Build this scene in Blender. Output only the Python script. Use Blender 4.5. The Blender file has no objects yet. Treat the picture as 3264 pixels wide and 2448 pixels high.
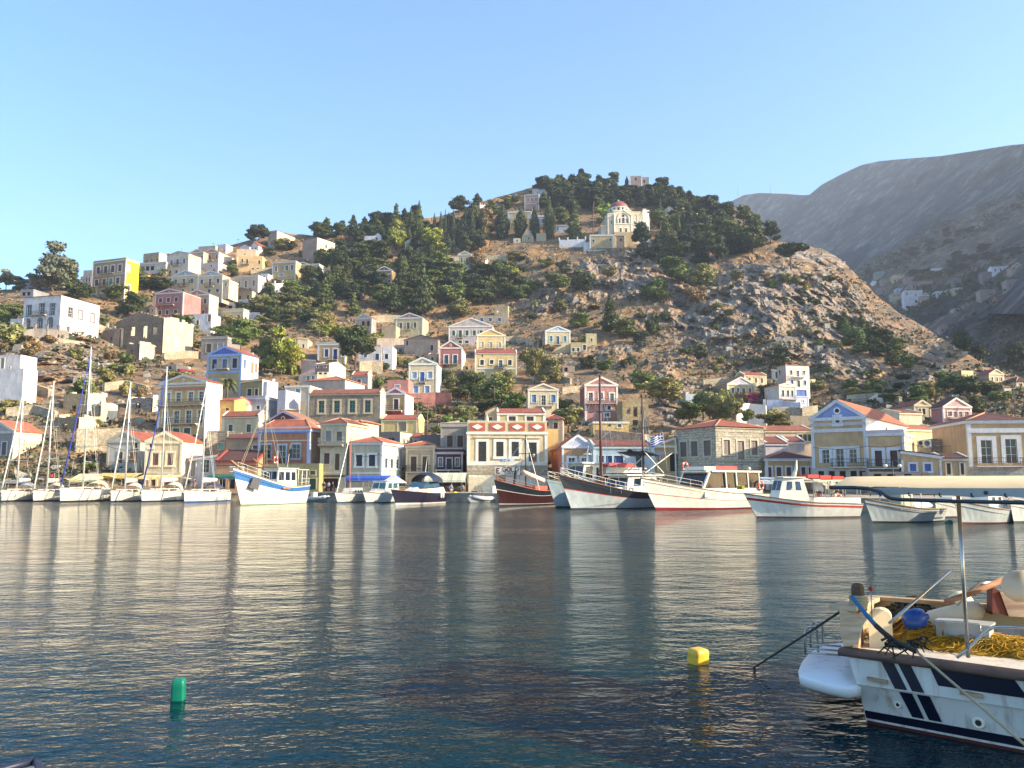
import bpy,math,random
import numpy as np
from mathutils import Vector,Matrix,noise as mnoise
R = math.radians
random.seed(7)
scn = bpy.context.scene
COL = scn.collection
# ------------------------------------------------------------------ camera
F_PX,PCX,PCY,HZN,EYE = 2660.0,1632.0,1224.0,1538.0,2.6
YS = 1.08
TH = math.atan((HZN - PCY) / F_PX)
cam = bpy.data.cameras.new('camera')
cam.sensor_width = 36.0
cam.lens = 36.0 * F_PX / 3264.0
cam.clip_start = 0.1
cam.clip_end = 20000
co = bpy.data.objects.new('camera',cam)
co.location = (0,0,EYE)
co.rotation_euler = (math.pi / 2 + TH,0,0)
COL.objects.link(co)
scn.camera = co
# ------------------------------------------------------------------ sky, sun, exposure
SUN_EL,SUN_AZ = R(25.0),R(-14.0)      # azimuth measured from +x, negative = behind the camera
sun_dir = Vector((math.cos(SUN_AZ) * math.cos(SUN_EL),math.sin(SUN_AZ) * math.cos(SUN_EL),math.sin(SUN_EL)))
world = bpy.data.worlds.new('World')
scn.world = world
world.use_nodes = True
wn = world.node_tree.nodes
wl = world.node_tree.links
for n in list(wn):
 wn.remove(n)
wo = wn.new('ShaderNodeOutputWorld')
bg = wn.new('ShaderNodeBackground')
sky = wn.new('ShaderNodeTexSky')
sky.sky_type = 'NISHITA'
sky.sun_disc = False
sky.sun_elevation = SUN_EL
# Nishita: rotation 0 puts the sun at +Y, and it turns clockwise seen from above
sky.sun_rotation = math.atan2(sun_dir.x,sun_dir.y)
sky.altitude = 0
sky.air_density = 1.0
sky.dust_density = 0.9
sky.ozone_density = 2.6
hs = wn.new('ShaderNodeHueSaturation')
hs.inputs['Saturation'].default_value = 1.24
hs.inputs['Hue'].default_value = 0.5
wl.new(sky.outputs[0],hs.inputs['Color'])
wl.new(hs.outputs[0],bg.inputs[0])
bg.inputs[1].default_value = 0.14
wl.new(bg.outputs[0],wo.inputs[0])
sl = bpy.data.lights.new('sun','SUN')
sl.energy = 5.0
sl.angle = R(0.5)
sl.color = (1.0,0.84,0.61)
so = bpy.data.objects.new('sun',sl)
so.rotation_euler = sun_dir.to_track_quat('Z','Y').to_euler()
so.location = (200,-50,200)
COL.objects.link(so)
scn.view_settings.view_transform = 'Standard'
scn.view_settings.look = 'None'
scn.view_settings.exposure = 1.45
scn.view_settings.gamma = 1.0
scn.view_settings.use_curve_mapping = False
scn.cycles.volume_bounces = 0
scn.cycles.max_bounces = 7
scn.cycles.glossy_bounces = 3
scn.cycles.transparent_max_bounces = 6
scn.cycles.sample_clamp_indirect = 6.0
# ------------------------------------------------------------------ photo geometry helpers
CT,ST = math.cos(TH),math.sin(TH)
def P(px,py,Y):
 u = (px - PCX) / F_PX
 v = (PCY - py) / F_PX
 dy = CT - v * ST
 t = Y / dy
 return Vector((u * t,Y,EYE + (ST + v * CT) * t))
def tanx(px,py=1400.0):
 """x / Y along the column px (at row py)"""
 u = (px - PCX) / F_PX
 v = (PCY - py) / F_PX
 return u / (CT - v * ST)
def interp(x,pts):
 return float(np.interp(x,[p[0] for p in pts],[p[1] for p in pts]))
# depth of the near hill for a column and a row of the photo
DEPTH = {
 -700: [(560,420),(850,360),(900,290),(960,245),(1050,205),(1250,155),(1400,130),(1500,120),(1568,115)],
 100: [(560,420),(850,340),(900,285),(960,240),(1050,206),(1250,158),(1400,131),(1500,121),(1568,116)],
 420: [(560,420),(790,350),(850,318),(940,280),(1030,246),(1100,222),(1250,168),(1400,138),(1500,124),(1568,117)],
 800: [(560,430),(780,355),(860,328),(940,304),(1030,282),(1100,250),(1260,184),(1400,144),(1500,126),(1568,118)],
 1500: [(560,432),(650,402),(780,362),(950,322),(1090,286),(1200,236),(1300,186),(1400,149),(1500,128),(1568,118)],
 2100: [(560,435),(590,424),(780,352),(900,318),(1100,262),(1250,212),(1330,176),(1400,150),(1500,124),(1568,112)],
 2500: [(560,440),(770,336),(850,304),(1000,262),(1200,224),(1300,200),(1400,156),(1480,125),(1568,104)],
 3000: [(560,440),(1000,282),(1110,236),(1200,206),(1300,172),(1400,134),(1480,112),(1568,98)],
 3300: [(560,420),(1100,262),(1200,212),(1300,162),(1400,126),(1480,108),(1568,95)],
 4300: [(560,420),(1100,252),(1200,202),(1300,152),(1400,116),(1480,98),(1568,88)],
}
DK = sorted(DEPTH)
def gY(px,py):
 px = min(max(px,DK[0]),DK[-1])
 for i in range(len(DK) - 1):
  if px <= DK[i + 1]:
   a,b = DK[i],DK[i + 1]
   t = (px - a) / (b - a)
   t = t * t * (3 - 2 * t)
   return YS * ((1 - t) * interp(py,DEPTH[a]) + t * interp(py,DEPTH[b]))
def QUAY(px):
 return interp(px,[(-900,121),(1000,121),(1450,115),(1800,107),(2100,99),(2400,87),(2800,75),(3264,68),(4400,62)])
SKYL = [(-700,985),(0,925),(100,918),(190,905),(300,880),(430,858),(500,815),(640,800),(760,775),(900,742),(1000,752),
  (1060,740),(1150,722),(1250,708),(1400,690),(1500,655),(1600,625),(1700,596),(1750,585),(1900,590),(1990,590),(2080,590),
  (2130,600),(2170,628),(2210,648),(2260,650),(2310,646),(2360,672),(2410,716),(2450,762),(2520,775),(2570,782),
  (2640,802),(2680,828),(2730,872),(2790,940),(2850,985),(2950,1045),(3050,1110),(3150,1165),(3264,1205),
  (3400,1240),(3800,1330),(4300,1400)]
# ------------------------------------------------------------------ object helpers
def tag(o,label=None,cat=None,group=None,kind=None):
 if label: o['label'] = label
 if cat: o['category'] = cat
 if group: o['group'] = group
 if kind: o['kind'] = kind
 return o
def thing(name,label,cat,loc=(0,0,0),rz=0.0,group=None):
 o = bpy.data.objects.new(name,None)
 o.empty_display_size = 0.5
 o.location = loc
 o.rotation_euler = (0,0,rz)
 COL.objects.link(o)
 return tag(o,label,cat,group)
class MB:
 def __init__(self):
  self.v = []; self.f = []; self.m = []; self.sm = []
 def add(self,vs,fs,mi=0,smooth=False):
  b = len(self.v)
  self.v.extend([tuple(p) for p in vs])
  for f in fs:
   self.f.append(tuple(b + i for i in f)); self.m.append(mi); self.sm.append(smooth)
  return self
 def box(self,x0,x1,y0,y1,z0,z1,mi=0,M=None):
  vs = [(x0,y0,z0),(x1,y0,z0),(x1,y1,z0),(x0,y1,z0),(x0,y0,z1),(x1,y0,z1),(x1,y1,z1),(x0,y1,z1)]
  if M is not None: vs = [M @ Vector(p) for p in vs]
  return self.add(vs,[(0,3,2,1),(4,5,6,7),(0,1,5,4),(1,2,6,5),(2,3,7,6),(3,0,4,7)],mi)
 def beam(self,a,b,w,h=None,mi=0,up=(0,0,1)):
  """a straight rectangular bar from a to b, w across, h high"""
  h = w if h is None else h
  a = Vector(a); b = Vector(b); d = (b - a).normalized()
  up = Vector(up)
  if abs(d.dot(up)) > 0.98: up = Vector((0,1,0))
  s = d.cross(up).normalized(); u = s.cross(d).normalized()
  vs = []
  for p in (a,b):
   for (i,j) in ((-1,-1),(1,-1),(1,1),(-1,1)):
    vs.append(p + s * (i * w / 2) + u * (j * h / 2))
  return self.add(vs,[(0,1,2,3),(7,6,5,4),(0,4,5,1),(1,5,6,2),(2,6,7,3),(3,7,4,0)],mi)
 def tube(self,pts,r,n=6,mi=0,r1=None,closed=False):
  pts = [Vector(p) for p in pts]
  m = len(pts); vs = []; fs = []
  r1 = r if r1 is None else r1
  pu = None
  for i,p in enumerate(pts):
   if closed: d = pts[(i + 1) % m] - pts[i - 1]
   else: d = pts[min(i + 1,m - 1)] - pts[max(i - 1,0)]
   d.normalize()
   up = Vector((0,0,1)) if pu is None else pu
   if abs(d.dot(up)) > 0.97 and pu is None: up = Vector((0,1,0))
   s = d.cross(up)
   if s.length < 1e-5: s = d.orthogonal()
   s.normalize(); u = s.cross(d).normalized(); pu = u
   rr = r + (r1 - r) * i / max(m - 1,1)
   for k in range(n):
    a = 2 * math.pi * k / n
    vs.append(p + s * (rr * math.cos(a)) + u * (rr * math.sin(a)))
  rng = m if closed else m - 1
  for i in range(rng):
   j = (i + 1) % m
   for k in range(n):
    l = (k + 1) % n
    fs.append((i * n + k,i * n + l,j * n + l,j * n + k))
  if not closed:
   fs.append(tuple(range(n - 1,-1,-1))); fs.append(tuple(range((m - 1) * n,m * n)))
  return self.add(vs,fs,mi,n > 5)
 def loft(self,rings,mi=0,closed=True,cap0=True,cap1=True,smooth=True):
  n = len(rings[0]); vs = [p for r in rings for p in r]; fs = []
  for i in range(len(rings) - 1):
   for k in range(n if closed else n - 1):
    l = (k + 1) % n
    fs.append((i * n + k,i * n + l,(i + 1) * n + l,(i + 1) * n + k))
  if cap0: fs.append(tuple(range(n - 1,-1,-1)))
  if cap1: fs.append(tuple(range((len(rings) - 1) * n,len(rings) * n)))
  return self.add(vs,fs,mi,smooth)
 def lathe(self,c,prof,n=16,mi=0,smooth=True):
  rings = [[(c[0] + r * math.cos(2 * math.pi * k / n),c[1] + r * math.sin(2 * math.pi * k / n),c[2] + z) for k in range(n)] for (r,z) in prof]
  return self.loft(rings,mi,smooth=smooth)
 def poly(self,pts,mi=0):
  return self.add(pts,[tuple(range(len(pts)))],mi)
 def prism(self,pts,off,mi=0):
  """polygon pts (3-D) extruded by the vector off"""
  n = len(pts); off = Vector(off)
  vs = [Vector(p) for p in pts] + [Vector(p) + off for p in pts]
  fs = [tuple(range(n - 1,-1,-1)),tuple(range(n,2 * n))] + [(i,(i + 1) % n,n + (i + 1) % n,n + i) for i in range(n)]
  return self.add(vs,fs,mi)
 def build(self,name,mats,parent=None,fix=True):
  me = bpy.data.meshes.new(name)
  me.from_pydata(self.v,[],self.f)
  if not isinstance(mats,(list,tuple)): mats = [mats]
  for m in mats: me.materials.append(m)
  if len(self.m): me.polygons.foreach_set('material_index',self.m); me.polygons.foreach_set('use_smooth',self.sm)
  if fix and len(self.f) < 20000:
   import bmesh
   bm = bmesh.new(); bm.from_mesh(me)
   bmesh.ops.recalc_face_normals(bm,faces=bm.faces)
   bm.to_mesh(me); bm.free()
  me.update()
  o = bpy.data.objects.new(name,me)
  COL.objects.link(o)
  if parent is not None: o.parent = parent
  return o
def grid_mesh(name,V,nx,ny,mat,kind='structure'):
 me = bpy.data.meshes.new(name)
 idx = np.arange(nx * ny).reshape(ny,nx)
 a = idx[:-1,:-1].ravel(); b = idx[:-1,1:].ravel(); c = idx[1:,1:].ravel(); d = idx[1:,:-1].ravel()
 F = np.stack([a,b,c,d],1)
 me.vertices.add(len(V)); me.vertices.foreach_set('co',V.astype(np.float32).ravel())
 me.loops.add(F.size); me.loops.foreach_set('vertex_index',F.ravel().astype(np.int32))
 me.polygons.add(len(F))
 me.polygons.foreach_set('loop_start',(np.arange(len(F)) * 4).astype(np.int32))
 me.polygons.foreach_set('loop_total',np.full(len(F),4,np.int32))
 me.polygons.foreach_set('use_smooth',np.ones(len(F),bool))
 me.update(calc_edges=True); me.validate()
 me.materials.append(mat)
 o = bpy.data.objects.new(name,me); COL.objects.link(o)
 tag(o,kind=kind)
 return o
def copy_thing(root,loc,rz=None,scale=None):
 def cp(o,par):
  c = o.copy(); COL.objects.link(c)
  if par is not None: c.parent = par
  for ch in kids.get(o,[]): cp(ch,c)
  return c
 kids = {}
 def walk(o):
  kids[o] = list(o.children)
  for ch in o.children: walk(ch)
 walk(root)
 c = cp(root,None)
 c.location = loc
 if rz is not None: c.rotation_euler = (0,0,rz)
 if scale is not None: c.scale = scale
 return c
# ------------------------------------------------------------------ materials
def lin(c):
 c = c / 255.0
 return c / 12.92 if c <= 0.04045 else ((c + 0.055) / 1.055) ** 2.4
def rgb(c):
 if isinstance(c,str) and len(c) == 3: c = c[0] * 2 + c[1] * 2 + c[2] * 2
 if isinstance(c,str):
  c = (int(c[0:2],16),int(c[2:4],16),int(c[4:6],16))
 return (lin(c[0]),lin(c[1]),lin(c[2]),1.0)
MC = {}
class NT:
 def __init__(self,name):
  self.mat = bpy.data.materials.new(name); self.mat.use_nodes = True
  self.t = self.mat.node_tree; self.n = self.t.nodes; self.l = self.t.links
  for x in list(self.n): self.n.remove(x)
  self.out = self.n.new('ShaderNodeOutputMaterial')
  self.b = self.n.new('ShaderNodeBsdfPrincipled')
  self.l.new(self.b.outputs[0],self.out.inputs[0])
  tc = self.n.new('ShaderNodeTexCoord'); self.obj = tc.outputs['Object']
 def node(self,t,**kw):
  x = self.n.new('ShaderNode' + t)
  for k,v in kw.items():
   if k in x.inputs.keys() if isinstance(k,str) else False: x.inputs[k].default_value = v
   else: setattr(x,k,v)
  return x
 def put(self,sock,v):
  if hasattr(v,'is_output') or isinstance(v,bpy.types.NodeSocket): self.l.new(v,sock)
  else: sock.default_value = v
 def noise(self,scale,detail=3,vec=None,rough=0.55,dist=0.0,four=False):
  x = self.n.new('ShaderNodeTexNoise'); x.inputs['Scale'].default_value = scale; x.inputs['Detail'].default_value = detail
  x.inputs['Roughness'].default_value = rough; x.inputs['Distortion'].default_value = dist
  self.l.new(vec if vec is not None else self.obj,x.inputs['Vector'])
  return x.outputs[0]
 def mapping(self,scale=(1,1,1),rot=(0,0,0),vec=None):
  x = self.n.new('ShaderNodeMapping'); x.inputs['Scale'].default_value = scale; x.inputs['Rotation'].default_value = rot
  self.l.new(vec if vec is not None else self.obj,x.inputs[0]); return x.outputs[0]
 def ramp(self,fac,stops):
  x = self.n.new('ShaderNodeValToRGB'); e = x.color_ramp.elements
  while len(e) < len(stops): e.new(0.5)
  for i,(p,c) in enumerate(stops):
   e[i].position = p; e[i].color = c if len(c) == 4 else (*c,1)
  self.l.new(fac,x.inputs[0]); return x.outputs[0]
 def mix(self,fac,a,b,mode='MIX'):
  x = self.n.new('ShaderNodeMix'); x.data_type = 'RGBA'; x.blend_type = mode
  self.put(x.inputs[0],fac); self.put(x.inputs[6],a); self.put(x.inputs[7],b); return x.outputs[2]
 def math(self,op,a,b=0.0,c=0.0):
  x = self.n.new('ShaderNodeMath'); x.operation = op
  self.put(x.inputs[0],a); self.put(x.inputs[1],b); self.put(x.inputs[2],c); return x.outputs[0]
 def bump(self,h,strength=0.3,dist=0.1):
  x = self.n.new('ShaderNodeBump'); x.inputs['Strength'].default_value = strength; x.inputs['Distance'].default_value = dist
  self.l.new(h,x.inputs['Height']); self.l.new(x.outputs[0],self.b.inputs['Normal']); return x
 def set(self,**kw):
  for k,v in kw.items(): self.put(self.b.inputs[k.replace('_',' ')],v)
def g4(v): return (v,v,v,1)
def soft(c,k=0.3):
 r,g,b,a = rgb(c); m = (r + g + b) / 3
 return ((r * (1 - k) + m * k) * 1.04,r * 0 + (g * (1 - k) + m * k) * 0.97,(b * (1 - k) + m * k) * .95,1.0)
def warm(c):
 r,g,b,a = rgb(c)
 return (r * 1.02,g * .97,b * .86,1.0) if min(r,g,b) > .33 else (r,g,b,1.0)
def plaster(c,dirt=0.42,rough=0.9):
 key = ('pl',c,dirt)
 if key in MC: return MC[key]
 t = NT('plaster'); col = soft(c,.05) if c[:2] == 'f2' else soft(c)
 n1 = t.noise(0.35,4); n2 = t.noise(1.0,5,t.mapping((1.3,1.3,0.5)),0.65)
 m1 = t.ramp(n1,[(0.3,g4(1 - 0.55 * dirt)),(0.62,g4(1.04))])
 m2 = t.ramp(n2,[(0.34,(1 - 0.5 * dirt,1 - 0.55 * dirt,1 - 0.64 * dirt)),(0.58,g4(1.0))])
 c1 = t.mix(1.0,col,m1,'MULTIPLY'); c2 = t.mix(1.0,c1,m2,'MULTIPLY')
 t.set(Base_Color=c2,Roughness=rough)
 t.bump(t.noise(5.0,4),0.25,0.03)
 MC[key] = t.mat; return t.mat
def paint(c,rough=0.5,metal=0.0,name='paint',spec=0.5):
 key = ('pa',c,rough,metal)
 if key in MC: return MC[key]
 t = NT(name)
 n = t.noise(1.7,4)
 t.set(Base_Color=t.mix(1.0,warm(c),t.ramp(n,[(0.3,g4(0.82)),(0.65,g4(1.03))]),'MULTIPLY'),Roughness=rough,Metallic=metal)
 MC[key] = t.mat; return t.mat
def stone(c='8f8270',c2='b3a78f',mort='6d6353',bw=0.62,bh=0.3,dirt=0.5):
 key = ('st',c,c2,bw,bh)
 if key in MC: return MC[key]
 t = NT('stone')
 s = t.n.new('ShaderNodeSeparateXYZ'); t.l.new(t.obj,s.inputs[0])
 cb = t.n.new('ShaderNodeCombineXYZ')
 w = t.noise(0.8,2)
 t.l.new(t.math('ADD',s.outputs[0],s.outputs[1]),cb.inputs[0])
 t.l.new(t.math('ADD',s.outputs[2],t.math('MULTIPLY',w,0.18)),cb.inputs[1])
 br = t.n.new('ShaderNodeTexBrick'); t.l.new(cb.outputs[0],br.inputs[0])
 br.inputs['Color1'].default_value = rgb(c); br.inputs['Color2'].default_value = rgb(c2); br.inputs['Mortar'].default_value = rgb(mort)
 br.inputs['Scale'].default_value = 1.0; br.inputs['Mortar Size'].default_value = 0.025; br.inputs['Mortar Smooth'].default_value = 0.4
 br.inputs['Brick Width'].default_value = bw; br.inputs['Row Height'].default_value = bh; br.inputs['Bias'].default_value = 0.0
 n1 = t.noise(2.4,5); n2 = t.noise(0.3,3)
 m1 = t.ramp(n1,[(0.25,g4(0.62)),(0.7,g4(1.18))]); m2 = t.ramp(n2,[(0.3,(1 - dirt * .6,1 - dirt * .6,1 - dirt * .62)),(0.62,g4(1.05))])
 t.set(Base_Color=t.mix(1,t.mix(1,br.outputs[0],m1,'MULTIPLY'),m2,'MULTIPLY'),Roughness=0.95)
 hh = t.math('ADD',t.math('MULTIPLY',br.outputs['Fac'],-1.0),n1)
 t.bump(hh,0.7,0.06)
 MC[key] = t.mat; return t.mat
def tiles(c='b5533a',axis=0):
 key = ('ti',c,axis)
 if key in MC: return MC[key]
 t = NT('roof_tiles')
 w = t.n.new('ShaderNodeTexWave'); w.bands_direction = 'X' if axis == 0 else 'Y'
 w.inputs['Scale'].default_value = 1.3; w.inputs['Distortion'].default_value = 0.4; w.inputs['Detail Scale'].default_value = 1.5
 t.l.new(t.obj,w.inputs[0])
 n1 = t.noise(1.1,4); n2 = t.noise(6.0,2); n3 = t.noise(0.4,3)
 base = t.mix(t.ramp(n2,[(0.35,g4(0)),(0.65,g4(1))]),t.mix(1,soft(c,.22),(.86,.80,.62,1),'MULTIPLY'),t.mix(1,soft(c,.3),(1.05,1,.8,1),'MULTIPLY'))
 d1 = t.ramp(n1,[(0.28,g4(0.7)),(0.6,g4(1.06))]); d2 = t.ramp(w.outputs[0],[(0.05,g4(0.62)),(0.5,g4(1.0))])
 d3 = t.ramp(n3,[(0.3,(0.78,0.8,0.8)),(0.6,g4(1))])
 t.set(Base_Color=t.mix(1,t.mix(1,t.mix(1,base,d1,'MULTIPLY'),d2,'MULTIPLY'),d3,'MULTIPLY'),Roughness=0.85)
 t.bump(w.outputs[0],0.6,0.08)
 MC[key] = t.mat; return t.mat
def glass(c='141a20',rough=0.08):
 key = ('gl',c)
 if key in MC: return MC[key]
 t = NT('window_glass'); n = t.noise(0.9,2)
 t.set(Base_Color=t.mix(1,rgb(c),t.ramp(n,[(0.3,g4(0.6)),(0.7,g4(1.5))]),'MULTIPLY'),Roughness=rough)
 t.b.inputs['Specular IOR Level'].default_value = 0.5
 MC[key] = t.mat; return t.mat
def shutter(c):
 key = ('sh',c)
 if key in MC: return MC[key]
 t = NT('shutter'); w = t.n.new('ShaderNodeTexWave'); w.bands_direction = 'Z'; w.inputs['Scale'].default_value = 3.2
 t.l.new(t.obj,w.inputs[0]); n = t.noise(1.3,3)
 t.set(Base_Color=t.mix(1,t.mix(1,rgb(c),t.ramp(w.outputs[0],[(0.2,g4(0.72)),(0.6,g4(1))]),'MULTIPLY'),t.ramp(n,[(0.3,g4(0.8)),(0.6,g4(1.05))]),'MULTIPLY'),Roughness=0.6)
 t.bump(w.outputs[0],0.5,0.02)
 MC[key] = t.mat; return t.mat
# ------------------------------------------------------------------ land, water
def fbm(x,y,z,o=4):
 return mnoise.fractal(Vector((x,y,z)),1.0,2.0,o)
def ridged(x,y,z,o=5):
 return mnoise.ridged_multi_fractal(Vector((x,y,z)),0.9,2.1,o,1.0,2.0)
# rocky areas of the near hill: centre, radii in photo pixels, strength
CRAG = [(1760,950,110,55,.8),(1930,890,130,60,.8),(2080,870,150,70,.9),(2150,1010,110,75,.7),(2300,1000,150,95,1.0),(2420,950,110,110,1.0),
  (2560,880,90,90,.9),(2620,960,90,80,.9),(2700,1010,70,90,.8),(2580,1120,120,75,.9),(2690,1170,130,65,.8),(2840,1190,100,60,.6),
  (2850,1060,60,70,.6),(2150,1240,55,110,.9),(2340,1120,110,50,.5),(2290,630,90,35,1.0),(2450,735,70,40,.8),(2660,825,50,30,.9),
  (215,1165,120,90,1.0),(300,1110,70,40,.6),(90,1110,90,30,.6),(1720,1140,90,30,.5),(1900,1120,120,40,.5),(2150,620,60,30,.9),(2960,1130,60,40,.5),(2020,780,60,30,.3)]
def crag(px,py):
 s = 0.0
 for cx,cy,rx,ry,w in CRAG:
  d = ((px - cx) / rx) ** 2 + ((py - cy) / ry) ** 2
  if d < 2.2: s = max(s,w * min(1.0,max(0.0,(2.2 - d) / 1.5)))
 return s
cols = np.concatenate([np.arange(-700,-60,22),np.arange(-60,3330,6),np.arange(3330,4301,24)]).astype(float)
NR = 210
tt = np.linspace(0,1,NR)
HG = np.zeros((NR,len(cols),3)); HPY = np.zeros((NR,len(cols))); HR = np.zeros((NR,len(cols)))
for j,px in enumerate(cols):
 top = interp(px,SKYL) + 5 * fbm(px * 0.02,3.1,0)
 for i,t in enumerate(tt):
  py = 1566 + (top - 1566) * t
  Y = gY(px,py)
  p = P(px,py,Y)
  r = crag(px,py) * min(1.0,max(0.0,((px - 2470) / 190) ** 2 + ((py - 1245) / 95) ** 2 - .9))
  nz = fbm(p.x * .05,p.y * .05,p.z * .05 + 7)
  up = min(1.0,max(0.0,(1500 - py) / 150.0))
  if r > 0: r = max(0.0,min(1.0,r * 1.25 + nz * 0.5 - .12))
  d = up * (1.1 * nz + 0.5 * fbm(p.x * .22,p.y * .22,p.z * .22))
  if r > 0.02:
   rg = ridged(p.x * .09 + 3,p.y * .03,p.z * .022)
   r2 = ridged(p.x * .28,p.y * .1 + 9,p.z * .13,5)
   d += r * (5.5 * (rg - .9) + 2.6 * (r2 - .9))
   led = (p.z * .10 + 1.5 * fbm(p.x * .022,0,5) + .25 * nz) % 1.0
   d += r * 7.0 * min(led,.86) - 2.5 * r
  edge = min(1.0,(1.0 - t) * 6 + .15)
  q = P(px,py,Y - d * edge)
  HG[i,j] = q; HPY[i,j] = py; HR[i,j] = max(r,0)
def GP(px,py):
 """the point of the hill surface seen at a photo pixel"""
 j = int(np.clip(np.searchsorted(cols,px),1,len(cols) - 1))
 if abs(cols[j - 1] - px) < abs(cols[j] - px): j -= 1
 i = int(np.argmin(np.abs(HPY[:,j] - py)))
 return Vector(HG[i,j])
rows = [np.array([[tanx(px,1560) * QUAY(px),QUAY(px) + 1.0,-0.6] for px in cols]),np.array([[tanx(px,1560) * (QUAY(px) + 2),QUAY(px) + 2,0.9] for px in cols])]
rr = [np.zeros(len(cols))] * 2
for i in range(NR):
 rows.append(HG[i]); rr.append(HR[i])
last = HG[-1]
for k,(dy,dz) in enumerate([(6,-.5),(16,-4),(40,-16),(90,-45),(170,-90)]):
 b = last.copy(); s = (b[:,1] + dy) / b[:,1]; b[:,0] *= s; b[:,1] += dy; b[:,2] = np.maximum(b[:,2] + dz,-2); rows.append(b); rr.append(HR[-1] * (1 if k < 2 else 0))
V = np.concatenate(rows)
def hill_material():
 t = NT('hillside')
 at = t.n.new('ShaderNodeAttribute'); at.attribute_name = 'rock'
 gm = t.n.new('ShaderNodeNewGeometry'); sp = t.n.new('ShaderNodeSeparateXYZ'); t.l.new(gm.outputs['Normal'],sp.inputs[0])
 n1 = t.noise(0.045,5); n2 = t.noise(0.35,6,rough=0.7); n3 = t.noise(1.6,5,rough=0.7); n4 = t.noise(0.12,5)
 grass = t.ramp(n2,[(0.25,rgb('4c3a26')),(0.42,rgb('805c36')),(0.58,rgb('9c7a50')),(0.8,rgb('b39a74'))])
 soil = t.ramp(n3,[(0.3,rgb('4c3f30')),(0.6,rgb('76654f')),(0.8,rgb('a39376'))])
 ground = t.mix(t.ramp(n4,[(0.42,g4(0)),(0.6,g4(1))]),grass,soil)
 # loose stones
 vo = t.n.new('ShaderNodeTexVoronoi'); vo.inputs['Scale'].default_value = 0.8; t.l.new(t.obj,vo.inputs[0])
 stones = t.ramp(vo.outputs[0],[(0.16,g4(1)),(0.26,g4(0))])
 ground = t.mix(t.math('MULTIPLY',stones,t.ramp(n1,[(0.45,g4(0)),(0.6,g4(1))])),ground,rgb('a89d8b'))
 rk = t.mapping((0.5,0.5,0.16))
 r1 = t.noise(0.5,8,rk,rough=0.66); r2 = t.noise(0.25,4)
 rock = t.mix(t.ramp(r2,[(0.4,g4(0)),(0.65,g4(1))]),t.ramp(r1,[(0.25,rgb('57504a')),(0.45,rgb('7c7268')),(0.6,rgb('998d7d')),(0.8,rgb('bcab92'))]),
      t.ramp(r1,[(0.3,rgb('5b4a3c')),(0.5,rgb('8f7860')),(0.75,rgb('b39f84'))]))
 vc = t.n.new('ShaderNodeTexVoronoi'); vc.feature = 'DISTANCE_TO_EDGE'; vc.inputs['Scale'].default_value = .2; t.l.new(t.mix(.25,t.mapping((1,1,.45)),t.n.new('ShaderNodeTexNoise').outputs[1]),vc.inputs[0])
 crack = t.ramp(vc.outputs[0],[(0.0,g4(.35)),(0.09,g4(1))])
 rock = t.mix(1,rock,crack,'MULTIPLY')
 m = t.math('ADD',t.math('MULTIPLY',at.outputs['Fac'],.95),t.math('ADD',t.math('MULTIPLY',t.math('SUBTRACT',t.noise(.1,4),0.5),1.5),t.math('MULTIPLY',t.math('SUBTRACT',n2,0.5),0.35)))
 m = t.math('SUBTRACT',m,t.math('MULTIPLY',t.math('SUBTRACT',sp.outputs[2],0.5),1.1))
 t.set(Base_Color=t.mix(t.ramp(m,[(0.42,g4(0)),(0.52,g4(1))]),ground,rock),Roughness=0.95)
 t.bump(t.math('ADD',t.math('MULTIPLY',n3,0.5),t.math('ADD',n2,t.math('ADD',t.math('MULTIPLY',crack,.8),r1))),0.9,0.6)
 return t.mat
HILLMAT = hill_material()
hill = grid_mesh('hillside',V,len(cols),len(rows),HILLMAT)
at = hill.data.attributes.new('rock','FLOAT','POINT')
RV = np.concatenate(rr).astype(np.float32); at.data.foreach_set('value',RV)
lv = np.zeros(len(hill.data.loops),np.int32); hill.data.loops.foreach_get('vertex_index',lv)
hill.data.polygons.foreach_set('use_smooth',RV[lv].reshape(-1,4).mean(1) < .12)
# slope with the far village, then the high mountain, both beyond the spur
def ridge(name,pxs,sky,depths,bot0,nr,amp,sc,mat,back):
 vs = []
 for k in range(nr + 3):
  for px in pxs:
   t = min(1.0,k / (nr - 1))
   top = interp(px,sky); bot = bot0
   py = bot + (top - bot) * t
   Y = depths(px,py)
   p = P(px,py,Y)
   n = fbm(p.x * sc,p.y * sc,p.z * sc,6) + 0.5 * abs(fbm(p.x * sc * 3,p.y * sc,p.z * sc * 1.5 + 4,4))
   e = min(1,(1 - t) * 8 + 0.08)
   q = P(px,py,Y - amp * n * e)
   if k >= nr:
    kk = k - nr + 1
    q = Vector((q.x * (1 + back * kk / q.y),q.y + back * kk,q.z - back * kk * 0.45))
   vs.append(q)
 return grid_mesh(name,np.array(vs),len(pxs),nr + 3,mat)
def far_material(name,a,b,c,veg,s):
 t = NT(name)
 n1 = t.noise(0.02 * s,6,rough=0.65); n2 = t.noise(0.09 * s,7,rough=0.75); n3 = t.noise(0.006 * s,5)
 col = t.ramp(n2,[(0.3,rgb(a)),(0.52,rgb(b)),(0.75,rgb(c))])
 v = t.math('MULTIPLY',t.ramp(n1,[(0.5,g4(0)),(0.56,g4(1))]),t.ramp(n3,[(0.42,g4(0)),(0.55,g4(1))]))
 t.set(Base_Color=t.mix(v,col,rgb(veg)),Roughness=0.95)
 t.bump(t.math('ADD',n1,n2),1.0,11.0)
 return t.mat
MIDSKY = [(2500,1000),(2620,925),(2700,868),(2760,845),(2830,800),(2900,765),(3000,705),(3050,690),(3110,655),(3180,632),(3264,617),(3500,575),(4300,500)]
def mY(px,py): return 305 + 0.58 * (1300 - py) + 0.45 * (3264 - min(px,3600))
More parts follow.
